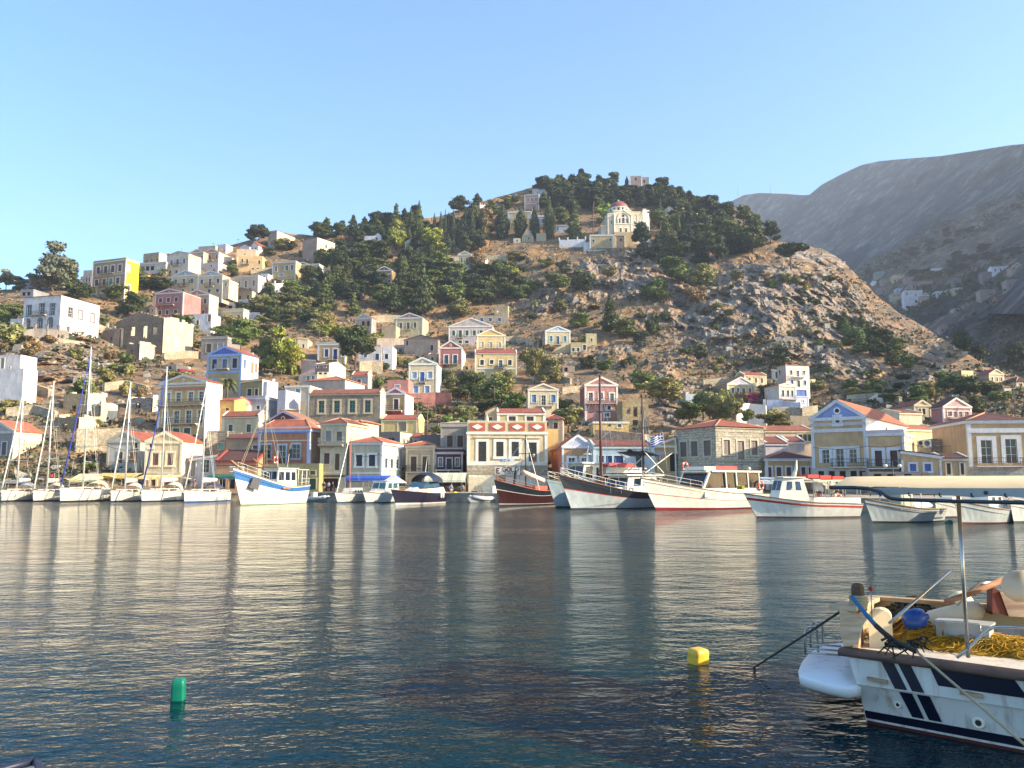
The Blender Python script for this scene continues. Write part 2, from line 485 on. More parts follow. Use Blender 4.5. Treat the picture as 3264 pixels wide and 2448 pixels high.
def fY(px,py): return 1560 + 1.10 * (1000 - py) - 1.22 * (min(px,3500) - 2300)
mid = ridge('village_slope',np.arange(2480,3700,9.0),MIDSKY,mY,1300,130,9.0,0.012,far_material('village_slope','453a2e','7c6852','b8a688','262c1c',1.0),120)
FARSKY = [(1900,1000),(2200,720),(2300,660),(2330,642),(2370,622),(2420,615),(2500,617),(2560,622),(2580,621),(2620,588),(2680,556),(2745,526),(2800,514),(2860,508),
     (3000,497),(3100,482),(3220,462),(3264,459),(3500,440),(4300,400)]
far = ridge('mountain',np.arange(1900,3600,10.0),FARSKY,fY,1000,110,34.0,0.005,far_material('mountain','2a2520','5c5248','b0a490','23281c',0.45),300)
# quay: paved apron and its wall
def quay():
 t = NT('quay_stone')
 n = t.noise(0.8,5)
 t.set(Base_Color=t.ramp(n,[(0.3,rgb('7a6f60')),(0.6,rgb('a89b86')),(0.8,rgb('bfb39c'))]),Roughness=0.9)
 t.bump(n,0.5,0.1)
 pxs = list(range(-900,4400,60)); mb = MB()
 fr = [(tanx(p,1570) * QUAY(p),QUAY(p)) for p in pxs]
 bk = [(tanx(p,1566) * (gY(min(max(p,-700),4300),1566) + 6),gY(p,1566) + 6) for p in pxs]
 vs = []
 for (a,b),(c,d) in zip(fr,bk):
  vs += [(a,b,-1.0),(a,b,1.02),(a,b - .12,1.02),(a,b - .12,1.2),(a,b + .5,1.2),(c,d,1.25)]
 n = len(pxs); fs = [(i * 6 + k,(i + 1) * 6 + k,(i + 1) * 6 + k + 1,i * 6 + k + 1) for i in range(n - 1) for k in range(5)]
 mb.add(vs,fs)
 tag(mb.build('quay',t.mat),kind='structure')
quay()
# water
def water():
 t = NT('harbour_water')
 mp = t.mapping((0.62,1.0,1.0),(0,0,R(14)))
 mp2 = t.mapping((0.6,1.0,1.0),(0,0,R(-22)))
 a = t.noise(0.8,2,mp,0.5); b = t.noise(3.8,3,mp2,0.55); c = t.noise(11.0,2,mp,0.5)
 patch = t.ramp(t.noise(0.05,4,t.mapping((.5,1,1),(0,0,R(10)))),[(0.36,g4(0.45)),(0.62,g4(1.35))])
 h = t.math('ADD',t.math('MULTIPLY',a,0.13),t.math('ADD',t.math('MULTIPLY',b,0.062),t.math('MULTIPLY',c,0.017)))
 h = t.math('MULTIPLY',h,patch)
 t.set(Base_Color=t.mix(t.ramp(t.noise(0.05,2),[(0.4,g4(0)),(0.6,g4(1))]),(0.001,0.019,0.027,1),(0.002,0.027,0.027,1)),Roughness=0.03,IOR=1.333)
 t.b.inputs['Specular IOR Level'].default_value = 0.12
 t.bump(h,1.0,1.0)
 mb = MB(); mb.add([(-3000,-400,0),(3000,-400,0),(3000,260,0),(-3000,260,0)],[(0,1,2,3)])
 tag(mb.build('water',t.mat),kind='structure')
water()
def haze():
 m = bpy.data.materials.new('haze'); m.use_nodes = True; n = m.node_tree.nodes
 for x in list(n): n.remove(x)
 o = n.new('ShaderNodeOutputMaterial'); v = n.new('ShaderNodeVolumePrincipled')
 v.inputs['Color'].default_value = (0.74,0.84,1.0,1); v.inputs['Density'].default_value = 0.00017; v.inputs['Anisotropy'].default_value = 0.12
 m.node_tree.links.new(v.outputs[0],o.inputs['Volume'])
 mb = MB(); mb.box(-3100,3100,-430,2700,-3,850)
 tag(mb.build('haze',m),kind='stuff',label='thin blue haze in the air over the harbour',cat='haze')
haze()
# ------------------------------------------------------------------ houses
CROP = {}
for i,(x,y) in enumerate([(0,700),(400,700),(900,700),(1400,520),(1850,520),(2300,560),(2704,420),(2704,800)]): CROP['A%d' % (i + 1)] = (x,y,3.95)
for i,(x,y) in enumerate([(0,1050),(440,1050),(860,1000),(1300,940),(1700,1000),(2150,1120),(2550,1120),(2784,1200)]): CROP['B%d' % (i + 1)] = (x,y,4.608)
for i,(x,y) in enumerate([(0,1280),(400,1280),(700,1280),(1080,1280),(1460,1280),(1860,1320),(2280,1320)]): CROP['C%d' % (i + 1)] = (x,y,4.609)
CROP['C8'] = (2700,1320,3.922)
CROP['N'] = (0,0,1.0)
WHITE = 'd9d7d2'
MARKS = []      # (px, py, w, short name) of landmarks, for the labels of trees and posts
def wall_face(mb,O,U,N,W,z0,H,holes,mi=0,rd=0.22,jag=None):
 """a rectangular wall in the plane O + u U + z, outward normal N, with real openings"""
 O = Vector(O); U = Vector(U); N = Vector(N)
 hs = []
 for (a,b,c,d) in holes:
  a = max(a,0.05); b = min(b,W - 0.05); c = max(c,z0 + .02); d = min(d,H - 0.05)
  if b - a > .1 and d - c > .1: hs.append((a,b,c,d))
 us = sorted(set([0,W] + [h[0] for h in hs] + [h[1] for h in hs])); zs = sorted(set([z0,H] + [h[2] for h in hs] + [h[3] for h in hs]))
 for i in range(len(us) - 1):
  for k in range(len(zs) - 1):
   um = (us[i] + us[i + 1]) / 2; zm = (zs[k] + zs[k + 1]) / 2
   if any(h[0] < um < h[1] and h[2] < zm < h[3] for h in hs): continue
   q = [O + U * us[i] + Vector((0,0,zs[k])),O + U * us[i + 1] + Vector((0,0,zs[k])),O + U * us[i + 1] + Vector((0,0,zs[k + 1])),O + U * us[i] + Vector((0,0,zs[k + 1]))]
   mb.add(q,[(0,1,2,3)],mi)
 for (a,b,c,d) in hs:
  p = [O + U * a + Vector((0,0,c)),O + U * b + Vector((0,0,c)),O + U * b + Vector((0,0,d)),O + U * a + Vector((0,0,d))]
  q = [x - N * rd for x in p]
  mb.add(p + q,[(0,1,5,4),(1,2,6,5),(2,3,7,6),(3,0,4,7)],mi)
 return hs
def opening(par,O,U,N,h,col,kind,trim,tw,bars=None,hood=False):
 a,b,c,d = h
 O = Vector(O); U = Vector(U); N = Vector(N); Z = Vector((0,0,1))
 def q(u,z,n): return O + U * u + Z * z + N * n
 mb = MB(); w = b - a; hh = d - c
 isdoor = kind in 'dD'
 if kind in 'gGaod':
  mb.add([q(a,c,-.17),q(b,c,-.17),q(b,d,-.17),q(a,d,-.17)],[(0,1,2,3)],0)
  bw = 0.05
  if kind != 'o':
   mb.beam(q((a + b) / 2,c,-.15),q((a + b) / 2,d,-.15),.07,.04,1,up=N)
   for e in (a + .03,b - .03): mb.beam(q(e,c,-.15),q(e,d,-.15),.07,.04,1,up=N)
   for e in ([.35,.68] if hh > 1.3 else [.5]): mb.beam(q(a,c + hh * e,-.14),q(b,c + hh * e,-.14),.05,.04,1,up=N)
  if kind == 'G':     # opened shutter leaves standing out from the wall
   for e,sg in ((a,-1),(b,1)):
    mb.add([q(e,c,.02),q(e + sg * w * .18,c,w * .42),q(e + sg * w * .18,d,w * .42),q(e,d,.02),
      q(e + sg * .05,c,.02),q(e + sg * w * .18 + sg * .05,c,w * .42),q(e + sg * w * .18 + sg * .05,d,w * .42),q(e + sg * .05,d,.02)],
         [(0,1,2,3),(7,6,5,4),(1,5,6,2),(0,4,5,1),(3,2,6,7)],2)
  mats = [glass(),paint(bars or trim,.6),shutter(col)]
 elif kind == 'h':       # dark sheet painted in for the unlit inside of an opening
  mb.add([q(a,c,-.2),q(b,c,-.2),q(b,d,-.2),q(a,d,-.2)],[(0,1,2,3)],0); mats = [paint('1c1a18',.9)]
 else:                   # closed shutters or a boarded door
  m = (a + b) / 2
  for (e,f) in ((a,m - .015),(m + .015,b)):
   mb.add([q(e,c,-.1),q(f,c,-.1),q(f,d,-.1),q(e,d,-.1)],[(0,1,2,3)],0)
   for (s0,s1) in ((e,e + .07),(f - .07,f)): mb.add([q(s0,c,-.08),q(s1,c,-.08),q(s1,d,-.08),q(s0,d,-.08)],[(0,1,2,3)],1)
  mb.add([q(a,c,-.12),q(b,c,-.12),q(b,d,-.12),q(a,d,-.12)],[(0,1,2,3)],1)
  mats = [shutter(col),paint(col,.6)]
 o = mb.build('door' if isdoor else 'window',mats,par,fix=False)
 if tw > 0:
  f = MB(); p = .07
  f.beam(q(a - tw / 2,c - (0 if isdoor else tw),p / 2),q(a - tw / 2,d + tw,p / 2),tw,p,up=N)
  f.beam(q(b + tw / 2,c - (0 if isdoor else tw),p / 2),q(b + tw / 2,d + tw,p / 2),tw,p,up=N)
  f.beam(q(a,d + tw / 2,p / 2),q(b,d + tw / 2,p / 2),tw,p,up=N)
  if not isdoor: f.beam(q(a - tw * 1.2,c - tw / 2,p),q(b + tw * 1.2,c - tw / 2,p),tw,p * 2,up=N)
  if hood: f.beam(q(a - tw * 1.5,d + tw * 1.6,.1),q(b + tw * 1.5,d + tw * 1.6,.1),.1,.22,up=N)
  if kind == 'a':
   pts = [q((a + b) / 2 + (w / 2 + tw) * math.cos(t),d + (w / 2 + tw) * math.sin(t) * .9,0) for t in [math.pi * k / 8 for k in range(9)]]
   f.prism(pts,N * .05)
  f.build('door_frame' if isdoor else 'window_frame',paint(trim,.7),o)
 return o
def roundel(par,c,N,r,trim,dark):
 U = Vector((N[1] * -1,N[0],0)); c = Vector(c); N = Vector(N); Z = Vector((0,0,1))
 m = MB()
 for (rr,off,mi) in ((r,.05,0),(r * .6,.09,1)):
  m.prism([c + U * (rr * math.cos(k * math.pi / 7)) + Z * (rr * math.sin(k * math.pi / 7)) for k in range(14)],N * off,mi)
 m.build('roundel',[paint(trim,.7),paint(dark,.6)],par)
def balcony(par,O,U,N,a,b,z,rail=1.0,out=1.0,slab='c9c2b5',iron='26262a',solid=None):
 O = Vector(O); U = Vector(U); N = Vector(N); Z = Vector((0,0,1))
 def q(u,zz,n): return O + U * u + Z * zz + N * n
 s = MB()
 s.beam(q(a,z - .08,out / 2),q(b,z - .08,out / 2),out,.14,up=Z)
 n = max(2,int((b - a) / 1.4))
 for i in range(n + 1):
  u = a + .15 + (b - a - .3) * i / n
  s.prism([q(u - .07,z - .15,0.0),q(u - .07,z - .15,out * .75),q(u - .07,z - .55,0.0)],U * .14)
 o = s.build('balcony',plaster(slab),par)
 r = MB()
 for zz in ((rail,.5 * rail,.08) if not solid else (rail,)):
  for (p0,p1) in ((q(a,z + zz,0),q(a,z + zz,out - .04)),(q(a,z + zz,out - .04),q(b,z + zz,out - .04)),(q(b,z + zz,out - .04),q(b,z + zz,0))):
   r.beam(p0,p1,.05 if zz > .3 else .035)
 m = max(3,int((b - a) / .28))
 for i in range(m + 1):
  u = a + (b - a) * i / m
  r.beam(q(u,z,out - .04),q(u,z + rail,out - .04),.025)
 for k in range(1,4):
  for e in (a,b): r.beam(q(e,z,out * k / 4),q(e,z + rail,out * k / 4),.025)
 r.build('railing',paint(iron,.5),o)
 return o
def H(C,label,x0,x1,yt,yb,wall,trim=WHITE,roof=('f',0.5),rows=(),yaw=-10,dep=8.0,xs=None,Y=None,side=(),wallR=None,ped=None,tile='b5533a',
    bands=(),bal=(),cor=True,pil=True,name='house',cat='house',fd=3.0,tw=.16,mark=None,roundel_at=None,seed=0,bars=None,hood=False,gfun=None,chim=(),lowwall=None,under=None):
 ox,oy,s = CROP[C]
 fx = lambda v: ox + v / s
 fy = lambda v: oy + v / s
 X0,X1,T,B = fx(x0),fx(x1),fy(yt),fy(yb)
 Y = (gfun or gY)((X0 + X1) / 2,min(B,1566)) if Y is None else Y * YS
 a = R(yaw); c,sn = math.cos(a),math.sin(a)
 p0 = P(X0,B,Y); k = tanx(X1,B)
 L = (k * p0.y - p0.x) / (c - k * sn)
 z0 = p0.z; Hh = P(X0,T,Y).z - z0
 px2,py2 = p0.x + L * c,p0.y + L * sn
 if xs is not None:
  kx = tanx(fx(xs),B)
  if xs > x1: D = (px2 - kx * py2) / (sn + kx * c)
  else: D = (p0.x - kx * p0.y) / (sn + kx * c)
  dep = D if 2.5 < D < 26 else (26 if D >= 26 else dep)
 root = thing(name,label,cat,(p0.x,p0.y,z0),a)
 MARKS.append(((X0 + X1) / 2,(T + B) / 2,(X1 - X0),(B - T),mark or label))
 zz = lambda v: Hh * (B - fy(v)) / (B - T)
 ux = lambda v: L * (v - x0) / (x1 - x0)
 D = dep
 FR = ((0,0,0),(1,0,0),(0,-1,0)); RT = ((L,0,0),(0,1,0),(1,0,0)); LF = ((0,D,0),(0,-1,0),(-1,0,0))
 wm = wall if not isinstance(wall,str) else plaster(wall)
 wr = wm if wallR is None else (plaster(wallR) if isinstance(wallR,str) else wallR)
 wmb = MB(); todo = []
 lw = -fd
 if lowwall:     # a differently coloured lower storey
  zl = zz(lowwall[0])
  lowm = plaster(lowwall[1]) if isinstance(lowwall[1],str) else lowwall[1]
 fh = []
 for r in rows:
  yt_,yb_,w_,xc_,col,kd = r
  ww = L * w_ / (x1 - x0)
  for xc in xc_:
   u = ux(xc)
   fh.append(((u - ww / 2,u + ww / 2,zz(yb_),zz(yt_)),col,kd))
 hs = wall_face(wmb,*FR,L,lw,Hh,[h[0] for h in fh])
 sh = []
 for (zt,zb,w_,us_,col,kd) in side:
  for u in us_: sh.append(((D * u - w_ / 2,D * u + w_ / 2,Hh * zb,Hh * zt),col,kd))
 vis = RT if (xs is None and (X0 + X1) / 2 < 1632) or (xs is not None and xs > x1) else LF
 wall_face(wmb,*RT,D,lw,Hh,[h[0] for h in sh] if vis is RT else [],1)
 wall_face(wmb,*LF,D,lw,Hh,[h[0] for h in sh] if vis is LF else [],1)
 wall_face(wmb,(L,D,0),(-1,0,0),(0,1,0),L,lw,Hh,[],1)
 rt = roof[0]; tm = tiles(tile,1 if rt == 'g' else 0)
 if rt == 'g':
  yp = roof[1]; rise = P(X0,fy(yp),Y).z - z0 - Hh; pk = ux(roof[2]) if len(roof) > 2 else L / 2
  pm = wall if ped is None else ped
  wmb.add([(0,D,Hh),(L,D,Hh),(pk,D,Hh + rise)],[(2,1,0)],1)
  pd = MB(); pd.prism([(0.05,0.0,Hh),(L - .05,0.0,Hh),(pk,0.0,Hh + rise - .05)],(0,.25,0))
  pd.build('pediment',plaster(pm) if isinstance(pm,str) else pm,root)
  rf = MB(); oh = .3
  sl = rise / max(pk,.1); sr = rise / max(L - pk,.1)
  for (xa,za,xb,zb) in ((-oh,Hh - oh * sl,pk,Hh + rise),(pk,Hh + rise,L + oh,Hh - oh * sr)):
   rf.prism([(xa,-.12,za + .03),(xb,-.12,zb + .03),(xb,-.12,zb + .17),(xa,-.12,za + .17)],(0,D + .3,0))
  rf.build('roof',tm,root)
  if cor:
   t = MB(); cw = min(.42,Hh * .06 + .1)
   t.beam((-.12,-.09,Hh - sl * .1 - cw * .25),(pk,-.09,Hh + rise - cw * .25),.2,cw,up=(0,0,1))
   t.beam((pk,-.093,Hh + rise - cw * .25),(L + .12,-.093,Hh - sr * .1 - cw * .25),.2,cw,up=(0,0,1))
   t.box(-.14,L + .14,-.16,.02,Hh - cw * .95,Hh + .02)
   t.box(L + .003,L + .11,.03,D - .1,Hh - cw * .8,Hh - .06)
   t.box(-.11,-.003,.03,D - .1,Hh - cw * .8,Hh - .06)
   t.build('cornice',paint(trim,.8),root)
  if roundel_at: roundel(root,(pk,0.0,Hh + rise * .38),(0,-1,0),rise * .2,roundel_at[0],roundel_at[1])
 elif rt == 'r':
  rise = P(X0,fy(roof[1]),Y).z - z0 - Hh; rise = max(rise,.5) * 1.12
  yr = D / 2
  for xx in (0,L): wmb.add([(xx,0,Hh),(xx,D,Hh),(xx,yr,Hh + rise)],[(0,1,2)],1)
  rf = MB(); oh = .25
  for (ya,za,yb2,zb2) in ((-oh,Hh - oh * rise / yr,yr,Hh + rise),(yr,Hh + rise,D + oh,Hh - oh * rise / yr)):
   rf.prism([(.02,ya,za + .03),(.02,yb2,zb2 + .03),(.02,yb2,zb2 + .18),(.02,ya,za + .18)],(L - .04,0,0))
  rf.build('roof',tm,root)
  if cor:
   t = MB()
   for xx in (-.08,L - .22):
    t.beam((xx + .15,-.2,Hh + .05),(xx + .15,yr,Hh + rise + .18),.3,.32); t.beam((xx + .152,yr,Hh + rise + .18),(xx + .152,D + .2,Hh + .05),.3,.32)
   t.box(-.1,L + .1,-.18,0.02,Hh - .32,Hh - .02)
   t.build('cornice',paint(trim,.8),root)
 elif rt == 'h':
  rise = P(X0,fy(roof[1]),Y).z - z0 - Hh; rise = max(rise,.4)
  m = min(L,D) / 2 * .98; oh = .3
  rf = MB()
  e = [(-oh,-oh,Hh + .04),(L + oh,-oh,Hh + .04),(L + oh,D + oh,Hh + .04),(-oh,D + oh,Hh + .04)]
  if L >= D: r0,r1 = (m,D / 2,Hh + rise),(L - m,D / 2,Hh + rise); fs = [(0,1,5,4),(1,2,5),(2,3,4,5),(3,0,4),(3,2,1,0)]
  else: r0,r1 = (L / 2,m,Hh + rise),(L / 2,D - m,Hh + rise); fs = [(0,1,4),(1,2,5,4),(2,3,5),(3,0,4,5),(3,2,1,0)]
  rf.add(e + [r0,r1],fs); rf.build('roof',tm,root)
  rg = MB()
  for (i,j) in ((0,r0),(1,r1 if L >= D else r0),(2,r1),(3,r0 if L >= D else r1)): rg.tube([e[i],j],.1,6)
  rg.tube([r0,r1],.1,6)
  rg.build('ridge_tiles',paint('c98a66',.8),root)
  if cor:
   t = MB(); t.box(-.2,L + .2,-.2,D + .2,Hh - .34,Hh + .03); t.build('cornice',paint(trim,.8),root)
 elif rt == 'f':
  ph = roof[1]
  rf = MB(); rf.box(.05,L - .05,.05,D - .05,Hh - .05,Hh + .02)
  rf.build('roof',plaster('b8aca0') if len(roof) < 3 else tiles(roof[2],0),root)
  t = MB()
  if ph > 0:
   for (a0,a1,b0,b1) in ((0,L,0,.22),(0,L,D - .22,D),(0,.22,.22,D - .22),(L - .22,L,.22,D - .22)): t.box(a0,a1,b0,b1,Hh + .002,Hh + ph,0)
  if cor:
   for (a0,a1,b0,b1) in ((-.16,L + .16,-.16,0.0),(-.13,-.001,0.001,D),(L + .001,L + .13,0.001,D)): t.box(a0,a1,b0,b1,Hh - .3,Hh + .06,1)
   if ph > .1: t.box(-.06,L + .06,-.05,.26,Hh + ph + .002,Hh + ph + .13,1)
  if t.v: t.build('parapet',[wm,paint(trim,.8)],root)
 elif rt == 's':         # single slope falling to the right (roof[1] = height lost as a share) or up to the back
  d = Hh * roof[1]
  rf = MB()
  rf.prism([(-.2,-.2,Hh + .1 + d),(L + .2,-.2,Hh + .1),(L + .2,-.2,Hh + .25),(-.2,-.2,Hh + .25 + d)],(0,D + .4,0)); rf.build('roof',tm,root)
  wmb.prism([(0,0,Hh),(L,0,Hh),(0,0,Hh + d)],(0,D,0),0)
  t = MB(); t.beam((-.1,-.1,Hh + d - .05),(L + .1,-.1,Hh - .05),.2,.36); t.build('cornice',paint(trim,.8),root)
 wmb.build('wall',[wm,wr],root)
 if lowwall:
  t = MB(); t.box(-.03,L + .03,-.035,-.004,lw,zl)
  # cut by strips between openings
  t = MB(); us = sorted([(h[0][0] - tw,h[0][1] + tw) for h in fh if h[0][3] < zl + .3])
  low_top = max([h[0][3] for h in fh if h[0][3] < zl + .3] + [0]); low_bot = min([h[0][2] for h in fh if h[0][3] < zl + .3] + [0])
  pos = 0
  for (ua,ub) in us:
   if ua > pos: t.box(pos,ua,-.035,-.002,lw,zl)
   pos = max(pos,ub)
  if pos < L: t.box(pos,L,-.035,-.002,lw,zl)
  t.build('lower_wall',lowm,root)
 if pil and L > 3:
  w = min(.38,L * .05)
  for xx in (0,L - w):
   t = MB(); t.box(xx - (.06 if xx == 0 else -.0),xx + w + (.06 if xx else 0),-.075,-.001,lw,Hh - .3)
   if vis is RT and xx: t.box(L + .001,L + .06,-.001,w,lw,Hh - .3)
   if vis is LF and not xx: t.box(-.06,-.001,-.001,w,lw,Hh - .3)
   t.build('corner_pilaster',paint(trim,.8),root)
 for i,(ya,yb_,col) in enumerate(bands):
  t = MB(); t.box(-.05,L + .05,-.1,-.002,zz(yb_),zz(ya)); t.build('band',paint(col,.8),root)
 for (h,col,kd) in fh:
  hc = (max(h[0],.05),min(h[1],L - .05),max(h[2],lw + .02),min(h[3],Hh - .05))
  if hc[1] - hc[0] > .1 and hc[3] - hc[2] > .1: opening(root,*FR,hc,col,kd,trim,tw if kd not in 'h' else 0,bars,hood)
 for (h,col,kd) in sh:
  hc = (max(h[0],.05),min(h[1],D - .05),h[2],min(h[3],Hh - .05))
  if hc[1] - hc[0] > .1: opening(root,*vis,hc,col,kd,trim,tw if kd not in 'h' else 0,bars)
 for b in bal: balcony(root,*FR,ux(b[0]),ux(b[1]),zz(b[2]),**(b[3] if len(b) > 3 else {}))
 for (cx,cy,ch) in chim:
  t = MB(); t.box(L * cx - .3,L * cx + .3,D * cy - .25,D * cy + .25,Hh - .1,Hh + ch); t.box(L * cx - .37,L * cx + .37,D * cy - .32,D * cy + .32,Hh + ch,Hh + ch + .12); t.build('chimney',plaster(WHITE),root)
 root_info = dict(L=L,D=D,H=Hh,ux=ux,zz=zz,root=root)
 return root_info
def RUIN(C,label,x0,x1,yt,yb,wall,peak=None,rows=(),yaw=-10,dep=7.0,Y=None,name='ruined_house',wallR=None,seed=1,mark=None):
 """roofless shell with see-through openings and a broken top"""
 ox,oy,s = CROP[C]; fx = lambda v: ox + v / s; fy = lambda v: oy + v / s
 X0,X1,T,B = fx(x0),fx(x1),fy(yt),fy(yb)
 Y = gY((X0 + X1) / 2,min(B,1566)) if Y is None else Y * YS
 a = R(yaw); c,sn = math.cos(a),math.sin(a); p0 = P(X0,B,Y); k = tanx(X1,B); L = (k * p0.y - p0.x) / (c - k * sn)
 z0 = p0.z; Hh = P(X0,T,Y).z - z0
 root = thing(name,label,'ruin',(p0.x,p0.y,z0),a)
 MARKS.append(((X0 + X1) / 2,(T + B) / 2,(X1 - X0),(B - T),mark or label))
 zz = lambda v: Hh * (B - fy(v)) / (B - T); ux = lambda v: L * (v - x0) / (x1 - x0)
 holes = []
 for (ya,yb_,w_,xc_) in rows:
  ww = L * w_ / (x1 - x0)
  for xc in xc_: holes.append((ux(xc) - ww / 2,ux(xc) + ww / 2,zz(yb_),zz(ya)))
 rnd = random.Random(seed); D = dep; th = .5
 m = MB()
 for (O,U,N,W,hh,mi,jag) in (((0,0,0),(1,0,0),(0,-1,0),L,holes,0,.25),((L,th,0),(0,1,0),(1,0,0),D - 2 * th,[],1,1.1),((0,D - th,0),(0,-1,0),(-1,0,0),D - 2 * th,[],1,.9),((L,D,0),(-1,0,0),(0,1,0),L,[],1,.8)):
  for f in (0,1):
   OO = Vector(O) - Vector(N) * (th * f)
   wall_face(m,OO,U,N,W,-3,Hh,hh,mi,rd=th if f == 0 else .01)
  n = max(4,int(W / 1.1)); prev = None
  for i in range(n):
   u0,u1 = W * i / n,W * (i + 1) / n
   hgt = rnd.random() * jag
   if O == (0,0,0) and peak is not None: hgt = (P(X0,fy(peak),Y).z - z0 - Hh) * (1 - abs((u0 + u1) / W - 1)) + .05 + rnd.random() * .2
   if hgt < .06: continue
   b = Vector(O); U_ = Vector(U); N_ = Vector(N)
   q = [b + U_ * u0,b + U_ * u1,b + U_ * u1 - N_ * th,b + U_ * u0 - N_ * th]
   h1 = hgt; h2 = hgt * (.8 + .3 * rnd.random())
   vs = [x + Vector((0,0,Hh)) for x in q] + [q[0] + Vector((0,0,Hh + h1)),q[1] + Vector((0,0,Hh + h2)),q[2] + Vector((0,0,Hh + h2)),q[3] + Vector((0,0,Hh + h1))]
   m.add(vs,[(4,5,6,7),(0,1,5,4),(1,2,6,5),(2,3,7,6),(3,0,4,7)],mi)
  m.add([Vector(O) + Vector((0,0,Hh)),Vector(O) + Vector(U) * W + Vector((0,0,Hh)),Vector(O) + Vector(U) * W - Vector(N) * th + Vector((0,0,Hh)),Vector(O) - Vector(N) * th + Vector((0,0,Hh))],[(0,1,2,3)],mi)
 wm = wall if not isinstance(wall,str) else plaster(wall,.6)
 wr = wm if wallR is None else (wallR if not isinstance(wallR,str) else plaster(wallR,.5))  # a given side colour is paler, with the sunlight painted in
 m.build('wall',[wm,wr],root)
 f = MB(); f.box(th,L - th,th,D - th,-3,-.6); f.build('floor_slab',plaster('8a7a64',.6),root)
 return root
def GW(C,label,pts,h,mat,th=.4,name='garden_wall',cat='wall',posts=None,gfun=None,drop=3.0,dY=0):
 """a free-standing wall that follows photo points (x, y of its top edge)"""
 ox,oy,s = CROP[C]; q = []
 for (x,y) in pts:
  X,Yp = ox + x / s,oy + y / s; d = (gfun or gY)(X,min(Yp + 6 + h * F_PX / (gfun or gY)(X,Yp),1566)) + dY
  q.append(P(X,Yp,d))
 o = q[0].copy(); root = thing(name,label,cat,o)
 m = MB()
 for i in range(len(q) - 1):
  a,b = q[i] - o,q[i + 1] - o
  d = Vector((b.x - a.x,b.y - a.y,0)).normalized(); n = Vector((d.y,-d.x,0)) * (th / 2)
  vs = [a + n,b + n,b - n,a - n,a + n - Vector((0,0,h + drop)),b + n - Vector((0,0,h + drop)),b - n - Vector((0,0,h + drop)),a - n - Vector((0,0,h + drop))]
  m.add(vs,[(0,1,2,3),(0,4,5,1),(1,5,6,2),(2,6,7,3),(3,7,4,0)])
 m.build('wall_body',mat,root)
 if posts:
  for i in range(posts):
   t = i / (posts - 1) * (len(q) - 1); k = min(int(t),len(q) - 2); f = t - k
   p = q[k] * (1 - f) + q[k + 1] * f - o
   c = MB(); c.box(p.x - .28,p.x + .28,p.y - .28,p.y + .28,p.z - .3,p.z + 1.0); c.box(p.x - .35,p.x + .35,p.y - .35,p.y + .35,p.z + 1.0,p.z + 1.15)
   c.build('post',mat,root)
 return root
# ------------------------------------------------------------------ the town, house by house
ST1 = stone(); ST2 = stone('a3937b','c2b08e','7c6e58',.5,.24); ST3 = stone('8a8279','aaa298','6b645b',.7,.32,.35)
STW = stone('a89a82','c9bb9f','857861',.45,.22)
YEL,OCH,CRM,OLV,PNK,WHT = 'd6bc74','c6a464','dccba4','c8bd88','c07a6e','dddbd6'
BRN,DGR,BLU,GRN,TEA = '5a3a34','2c4a3c','2f4f8e','2f6b52','3f8f94'
G8 = lambda *a: list(a)
# --- A1 upper left
H('A1','large white two-storey house with grey stone window frames and low red roof',280,745,985,1390,WHT,'6f727a',('h',935),[(1090,1215,48,[350,645],'cfd2d6','g'),(1080,1215,54,[512],'55606e','d'),(1285,1370,52,[345,500,630],'cfd2d6','a')],
   yaw=-16,xs=1240,side=[(.68,.42,1.3,[.25],'ccc','g'),(.68,.42,1.3,[.5,.82],'b9b6b0','s')],cor=False,pil=False,bal=[(390,585,1218)],tw=.26,mark='large white house',bars='e5e5e5')
H('A1','low white annex left of the large white house',122,280,1262,1385,WHT,WHT,('f',.2),[(1300,1355,45,[205],'c5c5c5','s')],yaw=-16,dep=6,cor=False,pil=False,mark='white annex')
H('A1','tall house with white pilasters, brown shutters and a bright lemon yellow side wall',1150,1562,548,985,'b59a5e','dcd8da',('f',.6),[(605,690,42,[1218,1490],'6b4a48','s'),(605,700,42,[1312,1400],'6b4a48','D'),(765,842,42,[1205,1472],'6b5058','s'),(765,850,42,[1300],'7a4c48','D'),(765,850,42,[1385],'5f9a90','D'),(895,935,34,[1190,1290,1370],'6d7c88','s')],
   yaw=-20,xs=1732,wallR='f2de00',side=[(.3,.12,1.0,[.3],'7a5a30','s'),(.85,.68,1.0,[.2],'e8e0c0','s')],bal=[(1250,1425,700),(1245,1425,852)],bands=[(712,722,'d8d4d2')],tw=.3,mark='lemon yellow house')
GW('A1','bright yellow garden wall with posts beside the lemon yellow house',[(1722,745),(1790,770),(1868,740)],2.4,plaster('f2dc10',.15),posts=4)
H('A1','flat grey house half hidden left of the lemon yellow house',1040,1150,650,850,'a8a4a0','b5b2ae',('f',.3),[(730,790,22,[1085,1120],'6a625c','s')],yaw=-10,dep=9,cor=False,pil=False)
H('A1','small grey gabled house among trees on the left crest',385,520,720,830,'a39a8e','b0aaa2',('g',690),[(750,790,22,[425],'5a564e','h')],yaw=-10,dep=8,cor=False,pil=False)
H('A1','small white house with a red roof edge on the left crest',275,385,775,880,WHT,'c98a7a',('s',.12),[],yaw=-24,dep=7,cor=False,pil=False,wallR=WHT)
H('A1','low grey building with dark openings left of the big tree',250,415,890,990,'8d9096','9a9a9a',('f',.2),[(915,960,40,[295,355],'3a3a3c','h')],yaw=-10,dep=7,cor=False,pil=False)
